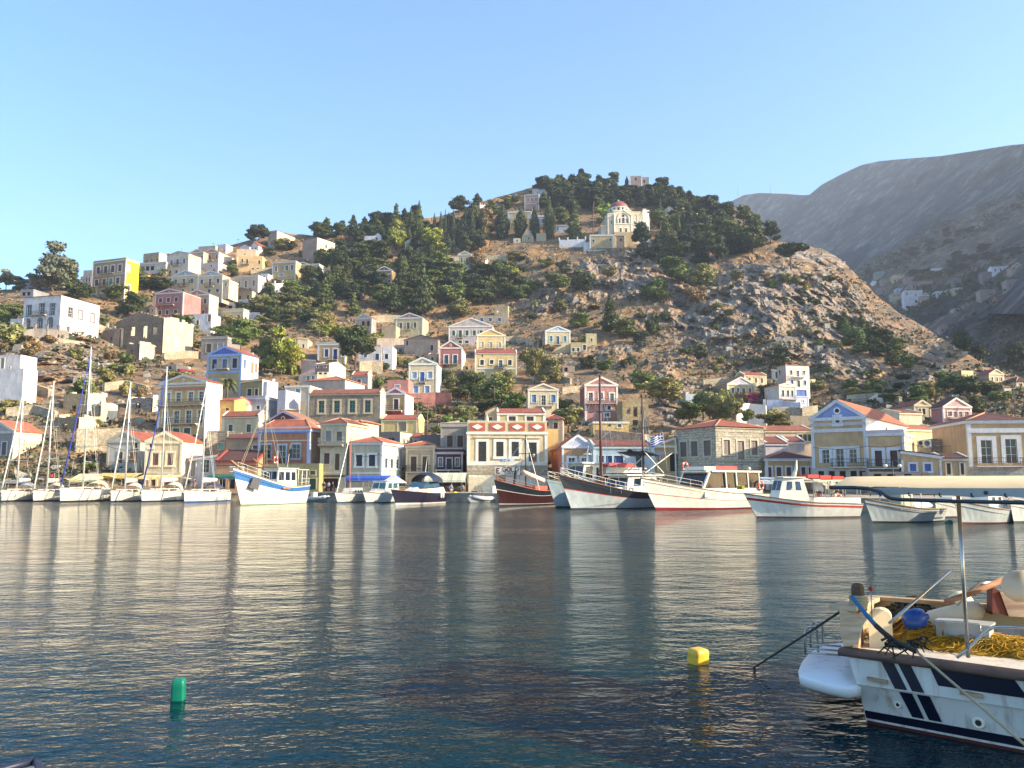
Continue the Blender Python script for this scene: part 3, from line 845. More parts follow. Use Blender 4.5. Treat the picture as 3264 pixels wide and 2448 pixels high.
RUIN('A1','large brown ruined house with a gable, empty windows and a sunlit side wall',1452,2030,1292,1605,stone('7d705f','8f8270','6a5e4e',.5,.25),1192,[(1365,1480,62,[1660]),(1365,1520,62,[1815]),(1365,1480,62,[1935])],yaw=-20,dep=13,wallR='cdbd98',seed=3,mark='brown ruin')
RUIN('A1','small ruined stone hut with a pale side wall below the brown ruin',1290,1500,1395,1560,'958a7c',None,[(1490,1540,28,[1400])],yaw=-24,dep=6,wallR='d8c69c',seed=4)
RUIN('B1','low ruined stone outbuilding with two slit windows',1850,2020,225,440,'8d7c64',None,[(300,380,30,[1930])],yaw=-24,dep=6,wallR='ddcca4',seed=6)
GW('A1','weathered pale stone wall with posts right of the large white house',[(870,1310),(1000,1300),(1180,1300),(1350,1350),(1430,1390)],3.0,plaster('cdbb93',.6),posts=5)
GW('A1','grey terrace wall in front of the large white house',[(160,1390),(300,1395),(440,1370),(590,1380),(735,1385),(860,1400)],3.2,plaster('8f877c',.6),posts=6)
# --- A2
H('A2','brown flat house with a white side wall, leftmost on the upper terrace row',222,418,440,552,'b09a72','c8bfae',('f',.3),[(510,545,16,[268,328,395],'3a342e','h')],yaw=-20,xs=550,wallR=WHT,cor=False)
H('A2','pale arcade with three dark arches above the palm',155,505,560,665,'bdb6ac','c4beb4',('f',.35),[(595,650,44,[212,275,335],'2a2a2c','h'),(560,600,12,[490],'5f6e92','s')],yaw=-12,dep=5,pil=False)
H('A2','cream gabled house with three blue shutters and a blue balcony door',512,785,455,705,'cfc3a8','cfc8ba',('g',418),[(520,578,28,[572,730],'4a6aa8','s'),(515,590,30,[648],'3f5f98','D'),(650,690,28,[560,640],'55565e','s')],yaw=-20,xs=945,wallR='e0cf9c',bal=[(590,690,592)],cor=False)
H('A2','left half of the double house with a pink pediment on the crest',800,978,418,560,'b3a588','cfcac2',('g',382),[(468,515,22,[898,958],'5c4a44','s')],yaw=-16,dep=11,ped='b98a80')
H('A2','right half of the double house with a grey pediment and white side wall',982,1170,418,560,'b3a078','cfcac2',('g',372),[(455,515,26,[1003,1143],'8a5a50','s'),(455,520,28,[1062],'7a4c48','D')],yaw=-16,xs=1372,wallR='e4dcc0',ped='9c988e',bal=[(1015,1110,522)])
H('A2','flat beige house behind the double house on the skyline',915,1130,345,420,'b5a790','bbb0a0',('f',.2),[],yaw=-12,dep=8,cor=False,pil=False)
H('A2','white house with a scalloped parapet on the skyline',1150,1262,330,420,'c8c8c8','dddddd',('f',.3),[],yaw=-20,xs=1350,wallR=WHT,pil=False)
H('A2','white terrace wall house below the double house',955,1165,560,640,'c9c6c0',WHT,('f',.3),[(580,605,20,[1080],'55504c','s')],yaw=-16,xs=1330,wallR=WHT,cor=False,pil=False)
H('A2','orange yellow house with a curved side parapet and small balcony',1400,1722,462,660,'e0b868','e0d0a8',('f',.3),[(492,540,26,[1465],'5c5a50','s'),(495,558,26,[1525],'5c4638','D'),(508,555,26,[1680],'4c3c34','s'),(605,660,30,[1605],'4a3c34','D'),(605,645,30,[1665],'5c4c40','h')],yaw=4,dep=9,cor=False,bal=[(1450,1555,560)],mark='orange yellow house')
H('A2','upper storey block on the orange yellow house',1395,1640,375,470,'dfbe88','d8c8a8',('f',.2),[(425,440,16,[1497],'5c5044','h')],yaw=4,dep=6,Y=331,cor=False,pil=False)
H('A2','white gabled house with two blue windows on the crest',1572,1668,330,425,'c8c8c2','dcdcd8',('g',282),[(360,405,20,[1592,1638],'44608c','s')],yaw=-18,xs=1826,wallR=WHT,cor=False)
H('A2','small white gabled cottage beside the umbrella pine',1432,1560,350,420,'c9ccce',WHT,('g',318),[],yaw=-18,dep=7,cor=False,pil=False)
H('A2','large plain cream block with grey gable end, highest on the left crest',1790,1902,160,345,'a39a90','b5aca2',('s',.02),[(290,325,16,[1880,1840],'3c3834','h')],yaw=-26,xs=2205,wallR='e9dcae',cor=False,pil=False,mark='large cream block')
H('A2','olive yellow flat house with a scalloped parapet and grey shutters',1845,2140,545,745,'b5a468','cfd0d2',('f',.4),[(590,655,28,[1892],'6c7484','s'),(588,650,40,[2025,2092],'6c7880','g'),(685,720,60,[1960],'8c9cac','s')],yaw=-12,dep=9,mark='olive yellow house')
H('A3','small ochre house with a brown pediment between two flat houses',168,332,572,725,'b0a068','cdc9c0',('g',538,250),[(618,655,30,[210],'6a6e74','s'),(618,668,30,[278],'5a4c48','s')],yaw=-12,dep=9,ped='9a6e5c')
H('A3','ochre flat house with a white side wall at the end of the olive row',330,460,570,740,'b8ab78','cdc9c0',('f',.25),[(625,682,36,[408],'6c6c74','g')],yaw=-14,xs=562,wallR=WHT)
# twin blue pediments
for (a,b,pk,nm,win) in ((575,900,650,'left half of the twin house with pale blue pediments and open shutters','G'),(905,1215,655,'right half of the twin house with pale blue pediments and closed blue shutters','s')):
 H('A2',nm,a,b,712,965,'d3bd8c','dcdad6',('g',pk),[(758,815,34,[a + 48,b - 75 if win == 'G' else b - 58],'35507e',win),(755,845,36,[a + 150],'4a5c7c','d'),(885,930,34,[a + 148,b - 60],'3c4f72','g' if win == 'G' else 's')],
    yaw=-14,Y=291 if win == 'G' else 288,dep=10,xs=1310 if win == 's' else None,wallR='b5a88c',ped='93b4cc',bal=[(a + 92,a + 205,848)],roundel_at=('f0eee8','93b4cc'),mark='twin blue pediment house')
H('A2','beige flat house with three thin windows and a long white side wall',1360,1665,728,905,'d0bd9a','d5cbb8',('f',.3),[(785,850,26,[1425,1610],'8a8070','g'),(785,860,26,[1513],'8a8070','d')],yaw=-16,xs=1762,wallR=WHT,mark='beige flat house')
H('A2','ochre house with a dark gable above a white arched terrace',1312,1590,915,1045,'b89c5c','c9b890',('g',868),[(965,1020,32,[1365,1440,1540],'5f4640','s')],yaw=-16,xs=1708,wallR='dfd2a4',ped='a08e70',cor=False)
H('A2','white terrace house with three dark arches below the ochre gable',1262,1548,1035,1150,'d2d4d8',WHT,('f',.5),[(1085,1150,50,[1318,1408,1492],'2c2c30','h')],yaw=-16,xs=1612,wallR=WHT,cor=False,pil=False)
H('A2','pink house with green shutters, white columns and a balcony',360,715,930,1235,'b86e68','d8ccd0',('g',880),[(995,1050,40,[430,530,628],'2c4438','s'),(1148,1205,40,[430,522,628],'2f4a40','s')],yaw=-14,dep=10,ped='b86e68',bands=[(936,946,'d9c8ca')],bal=[(395,610,1085,dict(iron='b0504c'))],roundel_at=('e8dcdc','b86e68'),mark='pink house')
H('A2','ochre and pink house with a pink pediment and white side wall',727,1048,955,1210,'c4ac74','e0dad4',('g',890),[(1008,1075,36,[785,995],'6a4440','s'),(1005,1080,38,[883],'5f403c','D'),(1155,1205,36,[780,975],'7a5254','s'),(1160,1205,34,[878],'6a4644','D')],yaw=-14,xs=1162,wallR=WHT,ped='c0786c',bal=[(810,935,1090,dict(iron='8a4438'))],lowwall=(1118,'bd776c'),roundel_at=('f0e8e0','c0786c'),mark='ochre and pink house')
H('A2','long white basement wall with a dark door under the pink house',655,1075,1205,1365,'cfd2d8',WHT,('f',.2),[(1278,1340,32,[905],'4a4440','D'),(1215,1300,40,[1050],'8a6460','s')],yaw=-10,dep=6,cor=False,pil=False,mark='white basement')
H('A2','low cream house with a pale green balustrade',1115,1480,1165,1310,'cdbf90','c3cbb8',('f',.9),[(1212,1280,32,[1218],'7a4e48','s'),(1212,1262,32,[1330,1420],'6a5850','s')],yaw=-12,xs=1552,wallR='aebcae',mark='pale green balustrade house')
H('A2','small white cube house right of the green balustrade',1552,1680,1180,1290,'c9ccd2',WHT,('f',.3),[(1212,1240,16,[1645],'3a4046','s')],yaw=-10,dep=6,cor=False,pil=False)
GW('A2','white garden wall with a tall end post on the middle terrace',[(1760,800),(1880,805),(1980,800)],3.0,plaster(WHT,.1),posts=3)
H('B2','derelict grey concrete house with boarded windows above the blue pediment',915,1300,130,480,'8f8b86','a5a19a',('f',.35),[(215,340,78,[1030],'5a4e48','s'),(215,300,78,[1200],'9aa0a8','s')],yaw=-8,dep=9,mark='grey derelict house',pil=False)
# --- A3
H('A3','plain cream cube house with a brown shaded end near the pines',250,432,268,500,'a08c7c','b5a898',('f',.05),[],yaw=-34,xs=657,wallR='ece2b4',side=[(.75,.6,.9,[.2],'e0d8b4','s'),(.78,.58,.9,[.5],'4c443c','s'),(.3,.1,.9,[.2,.72],'d8d0ac','s')],cor=False,pil=False,mark='plain cream cube')  # shade painted into the brown end wall, full cream on the side
H('A3','white three-storey house with dark windows between the pines',1030,1160,215,400,'c3ccd4','d2d8dc',('f',.3),[(255,285,30,[1080],'3c4650','s'),(318,370,26,[1040,1080],'38404a','s'),(315,345,20,[1102],'38404a','s')],yaw=-6,dep=8,cor=False,pil=False)
H('A3','white gabled house top right of the pair between the pines',1155,1240,205,395,'c6ced4','d6dade',('g',165),[(228,260,26,[1185],'3c4650','s'),(325,370,26,[1200],'3c4650','s')],yaw=-6,dep=8,cor=False,pil=False)
H('A3','small pale green gabled cottage alone among dark pines',1545,1720,285,392,'b3b48c','d8dcd8',('g',235),[(315,365,32,[1650],'5c5f58','s')],yaw=-4,dep=8,mark='pale green cottage')
H('A3','small golden house with a dark red pediment among pines',1180,1376,640,835,'a8862c','d8d4d8',('g',590),[(760,815,30,[1345],'7a4440','s')],yaw=-8,dep=8,ped='6e2a2c',bands=[(685,700,'d8d8d8')],roundel_at=('e8e4e0','6e2a2c'),lowwall=(745,'a8805c'),mark='golden house')
H('A3','grey white house beside the golden house',990,1145,660,790,'b3b8bc','c8ccce',('s',.05),[(705,760,30,[1030],'8a929c','s'),(705,740,30,[1110],'8a929c','s')],yaw=-12,xs=1182,wallR='e4e4e2',cor=False,pil=False)
H('A3','narrow pink gabled house with two empty dark windows',915,1122,1248,1490,'bd9a8c','cfc4bc',('g',1190),[(1285,1350,34,[1015,1078],'15161a','h')],yaw=-16,xs=1180,wallR='c89488',ped='a8aeb2',mark='narrow pink house')
H('A3','olive cream gabled house with three dark shutters and small balcony',1425,1765,1240,1480,'bfb684','cdd4d4',('g',1180),[(1300,1370,36,[1490,1668],'6e6248','s'),(1300,1385,38,[1582],'6e6248','D')],yaw=-8,dep=9,ped='a8786c',bal=[(1535,1625,1388)],roundel_at=('d8dcd8','a8786c'),mark='olive cream house')
H('A3','low olive annex with a pale parapet left of the olive cream house',1248,1428,1375,1500,'b8ae80','b0bcc0',('f',1.0),[],yaw=-8,dep=6,cor=False,pil=False)
H('B4','weathered stone plaster house with a low gable and one dark shutter',-60,440,665,905,'9c8e7e','a89c8c',('g',600),[(750,830,46,[352],'2e2636','s'),(675,740,26,[-12],'3a302a','h')],yaw=-10,xs=470,cor=False,pil=False,ped='94806c',tile='7a6050',mark='weathered stone house')
H('B3','low stone house with brown shutters and an iron balcony',1830,2290,478,720,'988b7a','b0a494',('f',.3),[(510,570,52,[1920,2162],'4c3a36','s'),(510,600,56,[2036],'4c3a36','D')],yaw=-10,dep=7,Y=262,bal=[(1950,2120,612)],mark='low stone house')
H('A3','small cream house at the edge of the yellow green pine',190,320,1500,1620,'cfc49c','cfc49c',('s',.12),[(1568,1615,22,[262],'3a342c','h')],yaw=2,dep=7,cor=False,pil=False)
GW('A3','long grey retaining wall below the olive cream house',[(1185,1490),(1400,1497),(1640,1492)],3.5,plaster('a39686',.5),th=.6)
# --- A4
H('A4','narrow cream gabled house with tall shutters and a balcony on the bare slope',232,402,1155,1400,'cbb988','dcd8cc',('g',1108),[(1190,1250,24,[282,345],'7c7468','s')],yaw=-8,dep=8,ped='cbb988',bal=[(240,360,1268)],lowwall=(1290,WHT),mark='narrow cream house')
H('A4','stepped white annex right of the narrow cream house',402,578,1178,1350,'ccd0d0',WHT,('f',.2),[(1215,1240,20,[540],'7c8084','s')],yaw=-8,xs=645,wallR='e0e2e2',cor=False,pil=False)
H('A4','dusty pink house with three framed windows on the skyline',1075,1256,400,580,'a88a80','d0c8c4',('f',.1),[(445,490,24,[1118,1168,1218],'9aa8a8','g')],yaw=-10,xs=1338,wallR='9c7c74',bands=[(510,516,'d0c8c4')],mark='dusty pink house')
H('A4','white church hall with a double wave pediment on the skyline',1172,1440,318,410,'c9d2da','7a8a96',('f',.05),[],yaw=-6,dep=9,cor=True,pil=False,mark='white wave pediment hall')
H('A4','long white building with a dark gable end left on the skyline',440,512,520,600,'c8ccce',WHT,('s',-.1),[(535,560,10,[545],'444','h')],yaw=-40,xs=745,wallR=WHT,cor=False,pil=False,mark='long white skyline building')
H('A4','cream house glimpsed between the four cypresses',865,1160,620,880,'c3b070','d5dadd',('f',.2),[(650,700,26,[900,1130],'dde2e4','s'),(760,810,30,[915],'c8a840','s')],yaw=-6,dep=8,mark='house behind the cypresses')
H('A4','grey blue house right of the third cypress',1240,1345,668,800,'8fa0ac','d8dde0',('f',.3),[(700,760,30,[1300],'6c7c8c','s')],yaw=-6,dep=8)
H('A4','grey gabled house with a dark window at the foot of the cypresses',1045,1185,925,985,'9a9a7c','b0b29c',('g',800),[(940,960,16,[1125],'4a5058','h')],yaw=-4,dep=7,cor=False)
H('A4','small cream house with a dark veranda at the foot of the last cypress',1222,1348,905,975,'b0a884','b5c0c0',('f',.8),[],yaw=-4,dep=7,cor=False,pil=False)
H('A4','small pale chapel hut with one arched opening',935,1025,950,1000,'b5b5a0','c4c8bc',('f',.2),[(965,992,16,[980],'22262a','h')],yaw=0,dep=5,cor=False,pil=False)
H('A4','white house beside the last cypress',1465,1650,790,875,'b8c6d2','c8d4dc',('s',.1),[(800,850,24,[1492],'7c8c9c','s')],yaw=-6,dep=7,cor=False,pil=False)
GW('A4','white garden wall with posts left of the domed church',[(1512,968),(1620,965),(1740,960),(1842,955)],2.5,plaster('cfd6da',.2),posts=4)
# --- A5 church precinct
H('A5','low ochre parish building with a red coping below the church',118,412,912,1000,'b3a26c','d3dbe0',('f',.35,'9c4438'),[(960,1000,30,[165],'4c5450','s'),(955,985,30,[378],'4c5450','s')],yaw=-4,dep=7,Y=349,mark='low parish building')
H('A5','small brown porch building with a white stair right of the parish building',418,560,910,990,'8c7a6a','dcdcd4',('s',.08),[(950,985,24,[450,510],'3c342c','h')],yaw=-4,xs=600,wallR='e4dcb4',dep=6,Y=350,cor=False,tile='7c3c34')
H('A5','white terrace building with dark openings under the parish building',40,415,1000,1095,'c2ccd2','d0d8dc',('f',.1),[(1035,1085,22,[170],'4a5660','h'),(1030,1092,200,[300],'262c30','h')],yaw=-4,dep=5,cor=False,pil=False)
H('A5','long cream convent building with two small windows behind the church trees',1112,1562,548,690,'e0cfa4','d0c8b4',('f',.1),[(615,660,26,[1448,1515],'4c4a44','s')],yaw=14,dep=12,cor=False,mark='long convent building')
H('A5','small white house between dark trees right of the convent',1580,1655,660,750,'d8dad4',WHT,('f',.2),[(690,715,16,[1612],'5c6468','s')],yaw=10,dep=6,cor=False,pil=False)
GW('A5','white wall with posts among the dark trees below the church',[(1090,890),(1140,885),(1190,890)],3.0,plaster('c8ccc8',.3),posts=3)
# --- B2 / B1 left town
H('B2','blue framed house with a bright blue pediment and white side wall',995,1500,375,990,'b5a86c','98aed8',('g',262),[(445,585,68,[1105,1403],'332a38','s'),(452,575,70,[1255],'5a3c3c','d'),(745,800,60,[1100],'8090b0','s')],yaw=-16,xs=1752,wallR='e4e2da',side=[(.86,.66,.7,[.18],'777','g'),(.84,.58,.9,[.62],'b88a4c','s'),(.83,.62,.9,[.85],'a8865c','s')],
   ped='3c5ed0',bal=[(1140,1330,590,dict(iron='8a8f9c'))],bands=[(625,655,'8ea6d4'),(396,412,'a8b8d8')],tw=.28,Y=176,mark='blue pediment house')
H('B2','olive two-window house with a white side wall beside the blue framed house',1500,1820,745,1000,'a09056','cfc8a8',('s',-.12),[(878,980,62,[1635],'3c2c34','s'),(878,980,44,[1738],'3c2c34','s')],yaw=-16,xs=2045,wallR='e8e6e0',Y=171,cor=False,pil=False)
H('B2','three-storey hotel house with two long balconies and yellow pediment',275,985,795,1590,'cfae62','dcdad0',('g',680),[(940,1065,68,[415,570,750,905],'56606a','d'),(1208,1390,76,[385,555,732,905],'56606a','d'),(1460,1560,90,[560,720],'2c5a4a','s')],
   yaw=-17,xs=1212,wallR='e9e3cb',ped='e0b044',bands=[(842,856,'dcd8cc'),(876,905,'c87858')],bal=[(290,960,1125),(440,880,1395)],roundel_at=('e6dccb','cfc2b0'),tw=.24,Y=146,mark='three-storey hotel house')
H('B2','bright yellow house with an air conditioner, left of the red roof',1085,1400,1050,1420,'d9ac3c','d9ac3c',('r',1000),[(1160,1215,52,[1305],'4c5a5c','s')],yaw=-12,dep=7,Y=147,cor=False,pil=False,mark='bright yellow house')
H('B2','small white gabled front with a red pediment on the bright yellow house',1402,1622,1075,1300,'e8e4c4','ece8dc',('g',992),[(1168,1215,38,[1455,1500],'44685c','s'),(1190,1215,30,[1572],'44685c','s')],yaw=2,dep=7,Y=150,ped='d86a4c',pil=False)
H('B2','pale yellow house with two barred windows and a red ridge roof',1235,1765,1280,1560,'d3c084','d9d4cc',('r',1218),[(1402,1505,62,[1357],'6a5c44','g'),(1402,1515,66,[1625],'6a5c44','g')],yaw=-14,xs=1885,wallR='e8d8b0',Y=138,bars='6a5a40',mark='barred window yellow house')
H('B2','grey blue house with a flat parapet behind the red ridge',1560,1860,1010,1230,'9aa8bc','b0bccc',('f',.3),[(1125,1175,44,[1762],'3c4654','s')],yaw=-12,dep=7,Y=152,pil=False)
H('B2','tall blank white house with a roof chimney',1822,1880,800,1260,'d8dadc',WHT,('f',.4),[],yaw=-40,xs=2042,wallR='e8e8e8',Y=158,side=[(.35,.28,.6,[.5],'888','s')],cor=False,pil=False,chim=[(.5,.7,1.0)],mark='tall blank white house')
H('B2','white house with a stepped roof at the right of the blank white house',2040,2160,930,1260,'b8c0cc',WHT,('f',.5),[],yaw=-14,dep=6,Y=152,cor=False,pil=False)
GW('B2','rough stone wall above the shop roofs',[(1010,1505),(1250,1500),(1530,1515)],5.0,ST1,th=.8,dY=-4)
H('C2','low stone shop building with a turquoise door',1195,1480,460,800,ST1,'a89a86',('f',.3),[(610,700,80,[1400],'5f9c98','s')],yaw=-10,dep=6,Y=128,cor=False,pil=False)
H('C2','olive shop house with a blue shutter behind the terracotta shop',1470,1975,545,860,'9a9070','a8a084',('r',470),[(650,700,80,[1905],'344c78','s')],yaw=-10,dep=6,Y=126,cor=False,pil=False,tile='8a4844')
H('C1','grey neoclassical house with orange shutters and a small balcony',1562,2040,572,1012,'c3bfae','b3ad98',('g',430),[(745,900,120,[1950],'b8784c','s'),(745,905,66,[1755],'6a403c','D'),(595,685,50,[1978],'4a3a34','s')],yaw=-4,dep=9,Y=124,ped='b8b4a8',bal=[(1560,1880,985,dict(iron='6a4a44'))],roundel_at=('c8c2b4','6c6458'),lowwall=(1010,'d8bc74'),mark='grey neoclassical house')
H('C2','cream gabled house with two brown shutters over an awning shop',268,805,580,1250,'e3cd90','ece0c0',('g',440,545),[(755,935,92,[420,637],'8f5c50','s'),(605,675,44,[345],'5a4a44','s'),(1130,1250,80,[400,600],'7a4c30','D')],yaw=-2,xs=905,wallR='eee0b8',Y=119,ped='e3c884',bands=[(1040,1062,'dcd0b4')],tw=.3,mark='cream awning house')
H('C2','white wedge building with a tall grey window',935,1335,790,1210,'d0cecc','d8d4cf',('s',-.16),[(860,1040,110,[1165],'6c6a66','g'),(850,1100,70,[985],'9a9282','s')],yaw=-8,dep=7,Y=120,pil=False,mark='white wedge building')
SHOP = H('C2','terracotta shop with a dark red roof, a white sign board and a green awning',1320,1935,872,1290,'d29a58','b8503c',('r',728),[(1140,1280,90,[1420,1560,1700],'2c2a28','h')],yaw=-8,dep=7,Y=117,bands=[(935,948,'a83c30')],pil=False,tile='6c3a3a',mark='terracotta shop')
H('B1','white house with a terrace and thick walls at the left edge',-160,330,590,860,'e6e2dc',WHT,('f',.1),[],yaw=-10,xs=540,wallR='e8e2d8',cor=False,pil=False,Y=150,mark='white terrace house')
H('B1','upper white block of the house at the left edge',-200,290,400,600,'dcd4cc',WHT,('f',.2),[(430,580,50,[30],'9c9c98','s'),(560,590,20,[138],'50545c','s')],yaw=-10,dep=6,Y=155,xs=535,wallR='e8e0d4',cor=False,pil=False)
H('C1','grey front house with a red roof and tall cream side wall at the left edge',-260,165,440,1060,'9c9894','c9c6c0',('g',285,-80),[(600,790,70,[35],'5c5e68','s')],yaw=-16,xs=578,wallR='e6d6a6',Y=126,ped='a8a49c',side=[(.82,.45,.9,[.3],'e0d4b0','s')],tile='c86a44',mark='red roofed house at the left edge')
RUIN('B1','tall ruined stone house with a doorway and broken walls',915,1260,960,1300,stone('a39072','b5a382','84745a',.4,.2),None,[(1120,1230,60,[1075])],yaw=-10,dep=6,wallR='dccaa0',seed=8,Y=150,mark='tall ruin')
RUIN('B1','lower ruined stone house with one square window',780,1110,1300,1680,stone('8f8066','a59377','776850',.45,.22),None,[(1395,1480,70,[935])],yaw=-14,dep=6,wallR='dccaa0',seed=9,Y=139,mark='lower ruin')
RUIN('B1','ruined stone corner wall right of the tall ruin',1320,1440,1120,1400,ST2,None,[],yaw=-20,dep=5,wallR='e0d0a8',seed=12,Y=147)
RUIN('B1','dark ruined stone house with an empty window beside the hotel house',1860,2210,1020,1320,ST3,None,[(1090,1170,80,[2020])],yaw=-14,dep=5,wallR='e4dcc4',seed=14,Y=158)
GW('B1','pale dry stone wall above the ruins',[(510,135),(700,120),(900,135),(1240,190)],1.2,STW,th=.7)
GW('B1','rubble stone wall running right from the lower ruin',[(1120,1460),(1450,1460),(1800,1450),(2150,1500)],2.5,STW,th=.7,dY=-3)
# --- C3 front row
H('C3','maroon pedimented house behind the orange house, with a pale side wall',640,1262,318,560,'b3a48c','b3b8d4',('g',150,925),[],yaw=-16,xs=1475,wallR='e9dfc0',Y=133,ped='7a2f34',roundel_at=('e3d4a8','6a4030'),tile='b5806a',mark='maroon pediment house')
H('C3','orange neoclassical house with blue trim and green shuttered doors',560,1312,420,925,'c27a48','a8b8d8',('h',262),[(640,830,105,[690,1118],'2f4a44','G'),(650,910,108,[915],'2f4a44','d')],yaw=-15,xs=1470,wallR='9c7c5c',Y=119,bands=[(378,425,'d3d6e0'),(425,470,'6c8cd0'),(572,588,'d8cbb8')],bal=[(610,1220,930,dict(out=.7,slab='cfc9bc'))],tw=.28,tile='c8623f',mark='orange neoclassical house',bars='c8d4d8')
H('C3','yellow ground floor block with a green door under the orange house',600,1455,918,1330,'b3a456','c8c08c',('f',.05),[(1135,1290,100,[1362],'1f4a34','D'),(1020,1075,74,[1362],'6a5648','s'),(990,1060,110,[1090],'2f5a50','s')],yaw=-13,dep=6,Y=117.5,cor=False,pil=False)
H('C3','tall narrow cream house with a covered shop front and a stone balcony',1472,1842,322,1330,'cabf98','bfb698',('h',232),[(435,580,84,[1578],'8f8f8c','s'),(445,580,84,[1738],'7a6e64','s'),(760,918,84,[1562],'5c3c38','s'),(770,1010,70,[1718],'6a4a2c','D'),(1130,1330,230,[1620],'2c2420','h')],
   yaw=-13,xs=1905,wallR='ead9a4',Y=117,bal=[(1460,1820,640,dict(rail=1.0,out=1.0,slab='a8a49a',iron='8a8a88'))],tile='8a4038',bands=[(1035,1062,'cfc8b4'),(1085,1108,'4a2c26')],tw=.2,mark='tall narrow house')
H('C4','plain cream house with a barred window behind the hip roofed house',225,322,305,700,'c9b98c','d8c898',('h',272),[(460,560,50,[250],'7a5a40','g')],yaw=-14,xs=583,wallR='eedd9c',Y=128,cor=False,pil=False,bars='7a4a34')
H('C4','pale green house with white pilasters and a red hip roof',150,622,605,1290,'bdb78c','cfd4dc',('h',505),[(785,950,94,[290,480],'343438','s')],yaw=-13,xs=920,wallR='a8c0b8',Y=116,side=[(.66,.46,1.0,[.2,.47,.75],'44504c','s')],bands=[(1040,1062,'d3d6dc'),(606,640,'d0d4de')],tw=.3,tile='c8603c',mark='pale green hip roofed house')
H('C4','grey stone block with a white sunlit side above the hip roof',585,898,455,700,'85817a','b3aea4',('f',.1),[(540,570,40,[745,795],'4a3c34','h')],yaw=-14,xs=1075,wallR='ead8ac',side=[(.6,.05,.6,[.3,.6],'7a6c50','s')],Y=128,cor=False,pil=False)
H('C4','small beige house with two tall brown doors and a little red roof',988,1398,645,1050,'c0a67c','c8bda4',('h',575),[(808,1028,84,[1098,1270],'5c4034','D')],yaw=-4,dep=7,Y=121,bands=[(690,715,'c4baa2')],bal=[(995,1345,1030,dict(out=.6))],tw=.24,tile='cc6440',mark='small beige house')
H('C4','little maroon house with a yellow framed door and a roof statue',1412,1815,745,1000,'5a2a34','b8b4bc',('f',.5),[(835,990,76,[1620],'2c2c2c','D'),(830,945,50,[1492,1740],'6a7078','g')],yaw=-2,dep=7,Y=121,bal=[(1420,1800,1000,dict(out=.6,rail=.7,slab='d0d4d8'))],bands=[(745,755,'c8ae88')],mark='little maroon house')
H('C4','grey beige house with two latticed brown windows',1498,1890,345,745,'aca08c','b0a898',('f',.3),[(500,668,84,[1630,1782],'6a4634','s')],yaw=-2,dep=7,Y=126,mark='grey beige house')
H('C4','yellow and stone house with a red tile edge beside the stone villa',625,1158,265,480,'d3c160','e3d8b4',('r',200),[(300,440,120,[930],'9a8e74','s')],yaw=-6,dep=6,Y=150,pil=True,cor=True)
H('C4','small blue grey shed with a red tile patch',1078,1200,520,620,'8f9cac','9caab8',('r',465),[(570,595,24,[1128],'2c3038','h')],yaw=-4,dep=6,Y=131,cor=False,pil=False)
H('C4','low slate grey outbuilding behind the little maroon house',1195,1510,490,650,'6c6c70','77777a',('f',.05),[],yaw=-6,dep=6,Y=130,cor=False,pil=False)
# --- GOLD house
GOLD = H('C5','large yellow house with red panelled parapet and four tall framed windows above the jewellery shop',135,1310,452,935,'e0c884','e6e4de',('f',1.65),[(588,892,118,[355],'4a2c20','d'),(590,805,108,[612,838],'4a2c20','g'),(598,905,118,[1096],'4a2c20','d')],
   yaw=3,dep=10,Y=118,bands=[(880,940,'e4e2dc')],tw=.42,hood=True,bars='5a3420',mark='large yellow GOLD house')
H('C5','rough stone ground floor of the jewellery shop',130,1310,938,1345,STW,'b8b0a0',('f',.02),[(1120,1330,240,[320],'2c2a28','h'),(1120,1330,200,[800],'2c2a28','h')],yaw=3,dep=9,Y=117.6,cor=False,pil=False,mark='stone shop floor')
H('C5','yellow upper storey with two brown framed windows behind the panelled parapet',578,1282,165,372,'cbbd6c','e8e6e0',('r',92),[(216,328,104,[795,1058],'6a4028','g')],yaw=3,dep=8,Y=124,bars='b8703c',tw=.3,mark='yellow upper storey')
H('C5','cream lean-to with a small gable left of the yellow upper storey',400,575,150,352,'cdbb84','d8d0b8',('g',60,570),[(230,330,50,[478],'7a6a50','s')],yaw=3,dep=6,Y=126,cor=False,tile='8a5a4c')
H('C5','small stone house with a faded red roof and two dark openings',1275,1538,262,470,'b5a284','c8b89c',('h',180),[(310,365,55,[1302],'2c2420','h'),(310,402,62,[1435],'5a3028','s')],yaw=-6,dep=6,Y=143,cor=False,pil=False,tile='9c4840')
H('C5','plain yellow wall block right of the yellow GOLD house',1305,1475,405,590,'d9bc60','d9bc60',('f',.05),[],yaw=0,dep=6,Y=127,cor=False,pil=False)
H('C5','orange house with a white pediment, grey door and window',1535,2000,655,1060,'d0984c','dde2ee',('g',490,1765),[(828,975,96,[1672],'44505c','d'),(830,970,92,[1862],'5a4a4c','g')],yaw=3,xs=1378,wallR='d86c28',Y=113,ped='c8cfe4',tw=.3,mark='orange house')
H('C6','pale blue flat fronted house with dark blue shutters and a red roof',150,1032,472,850,'9cbccc','b8ccd4',('r',392),[(612,775,74,[262],'203a6c','s'),(612,778,92,[375],'22407c','D'),(612,778,140,[515],'203a6c','s'),(605,782,84,[812],'1c3a3c','s')],yaw=3,dep=8,Y=110,tw=.12,tile='9a4a38',mark='pale blue house')
H('C6','ochre house with a sunlit gable between the blue house and the stone mansion',1030,1360,460,850,'c4a25c','ded8cc',('g',345,1350),[(590,715,70,[1088],'9a7c50','g'),(580,840,78,[1312],'2c3034','h')],yaw=5,dep=9,Y=111,tw=.1,tile='9a4a38',mark='ochre house')
GW('C6','long stone wall with a mossy tile top above the blue house',[(180,235),(500,250),(925,300)],4.0,STW,th=1.2,dY=-8)
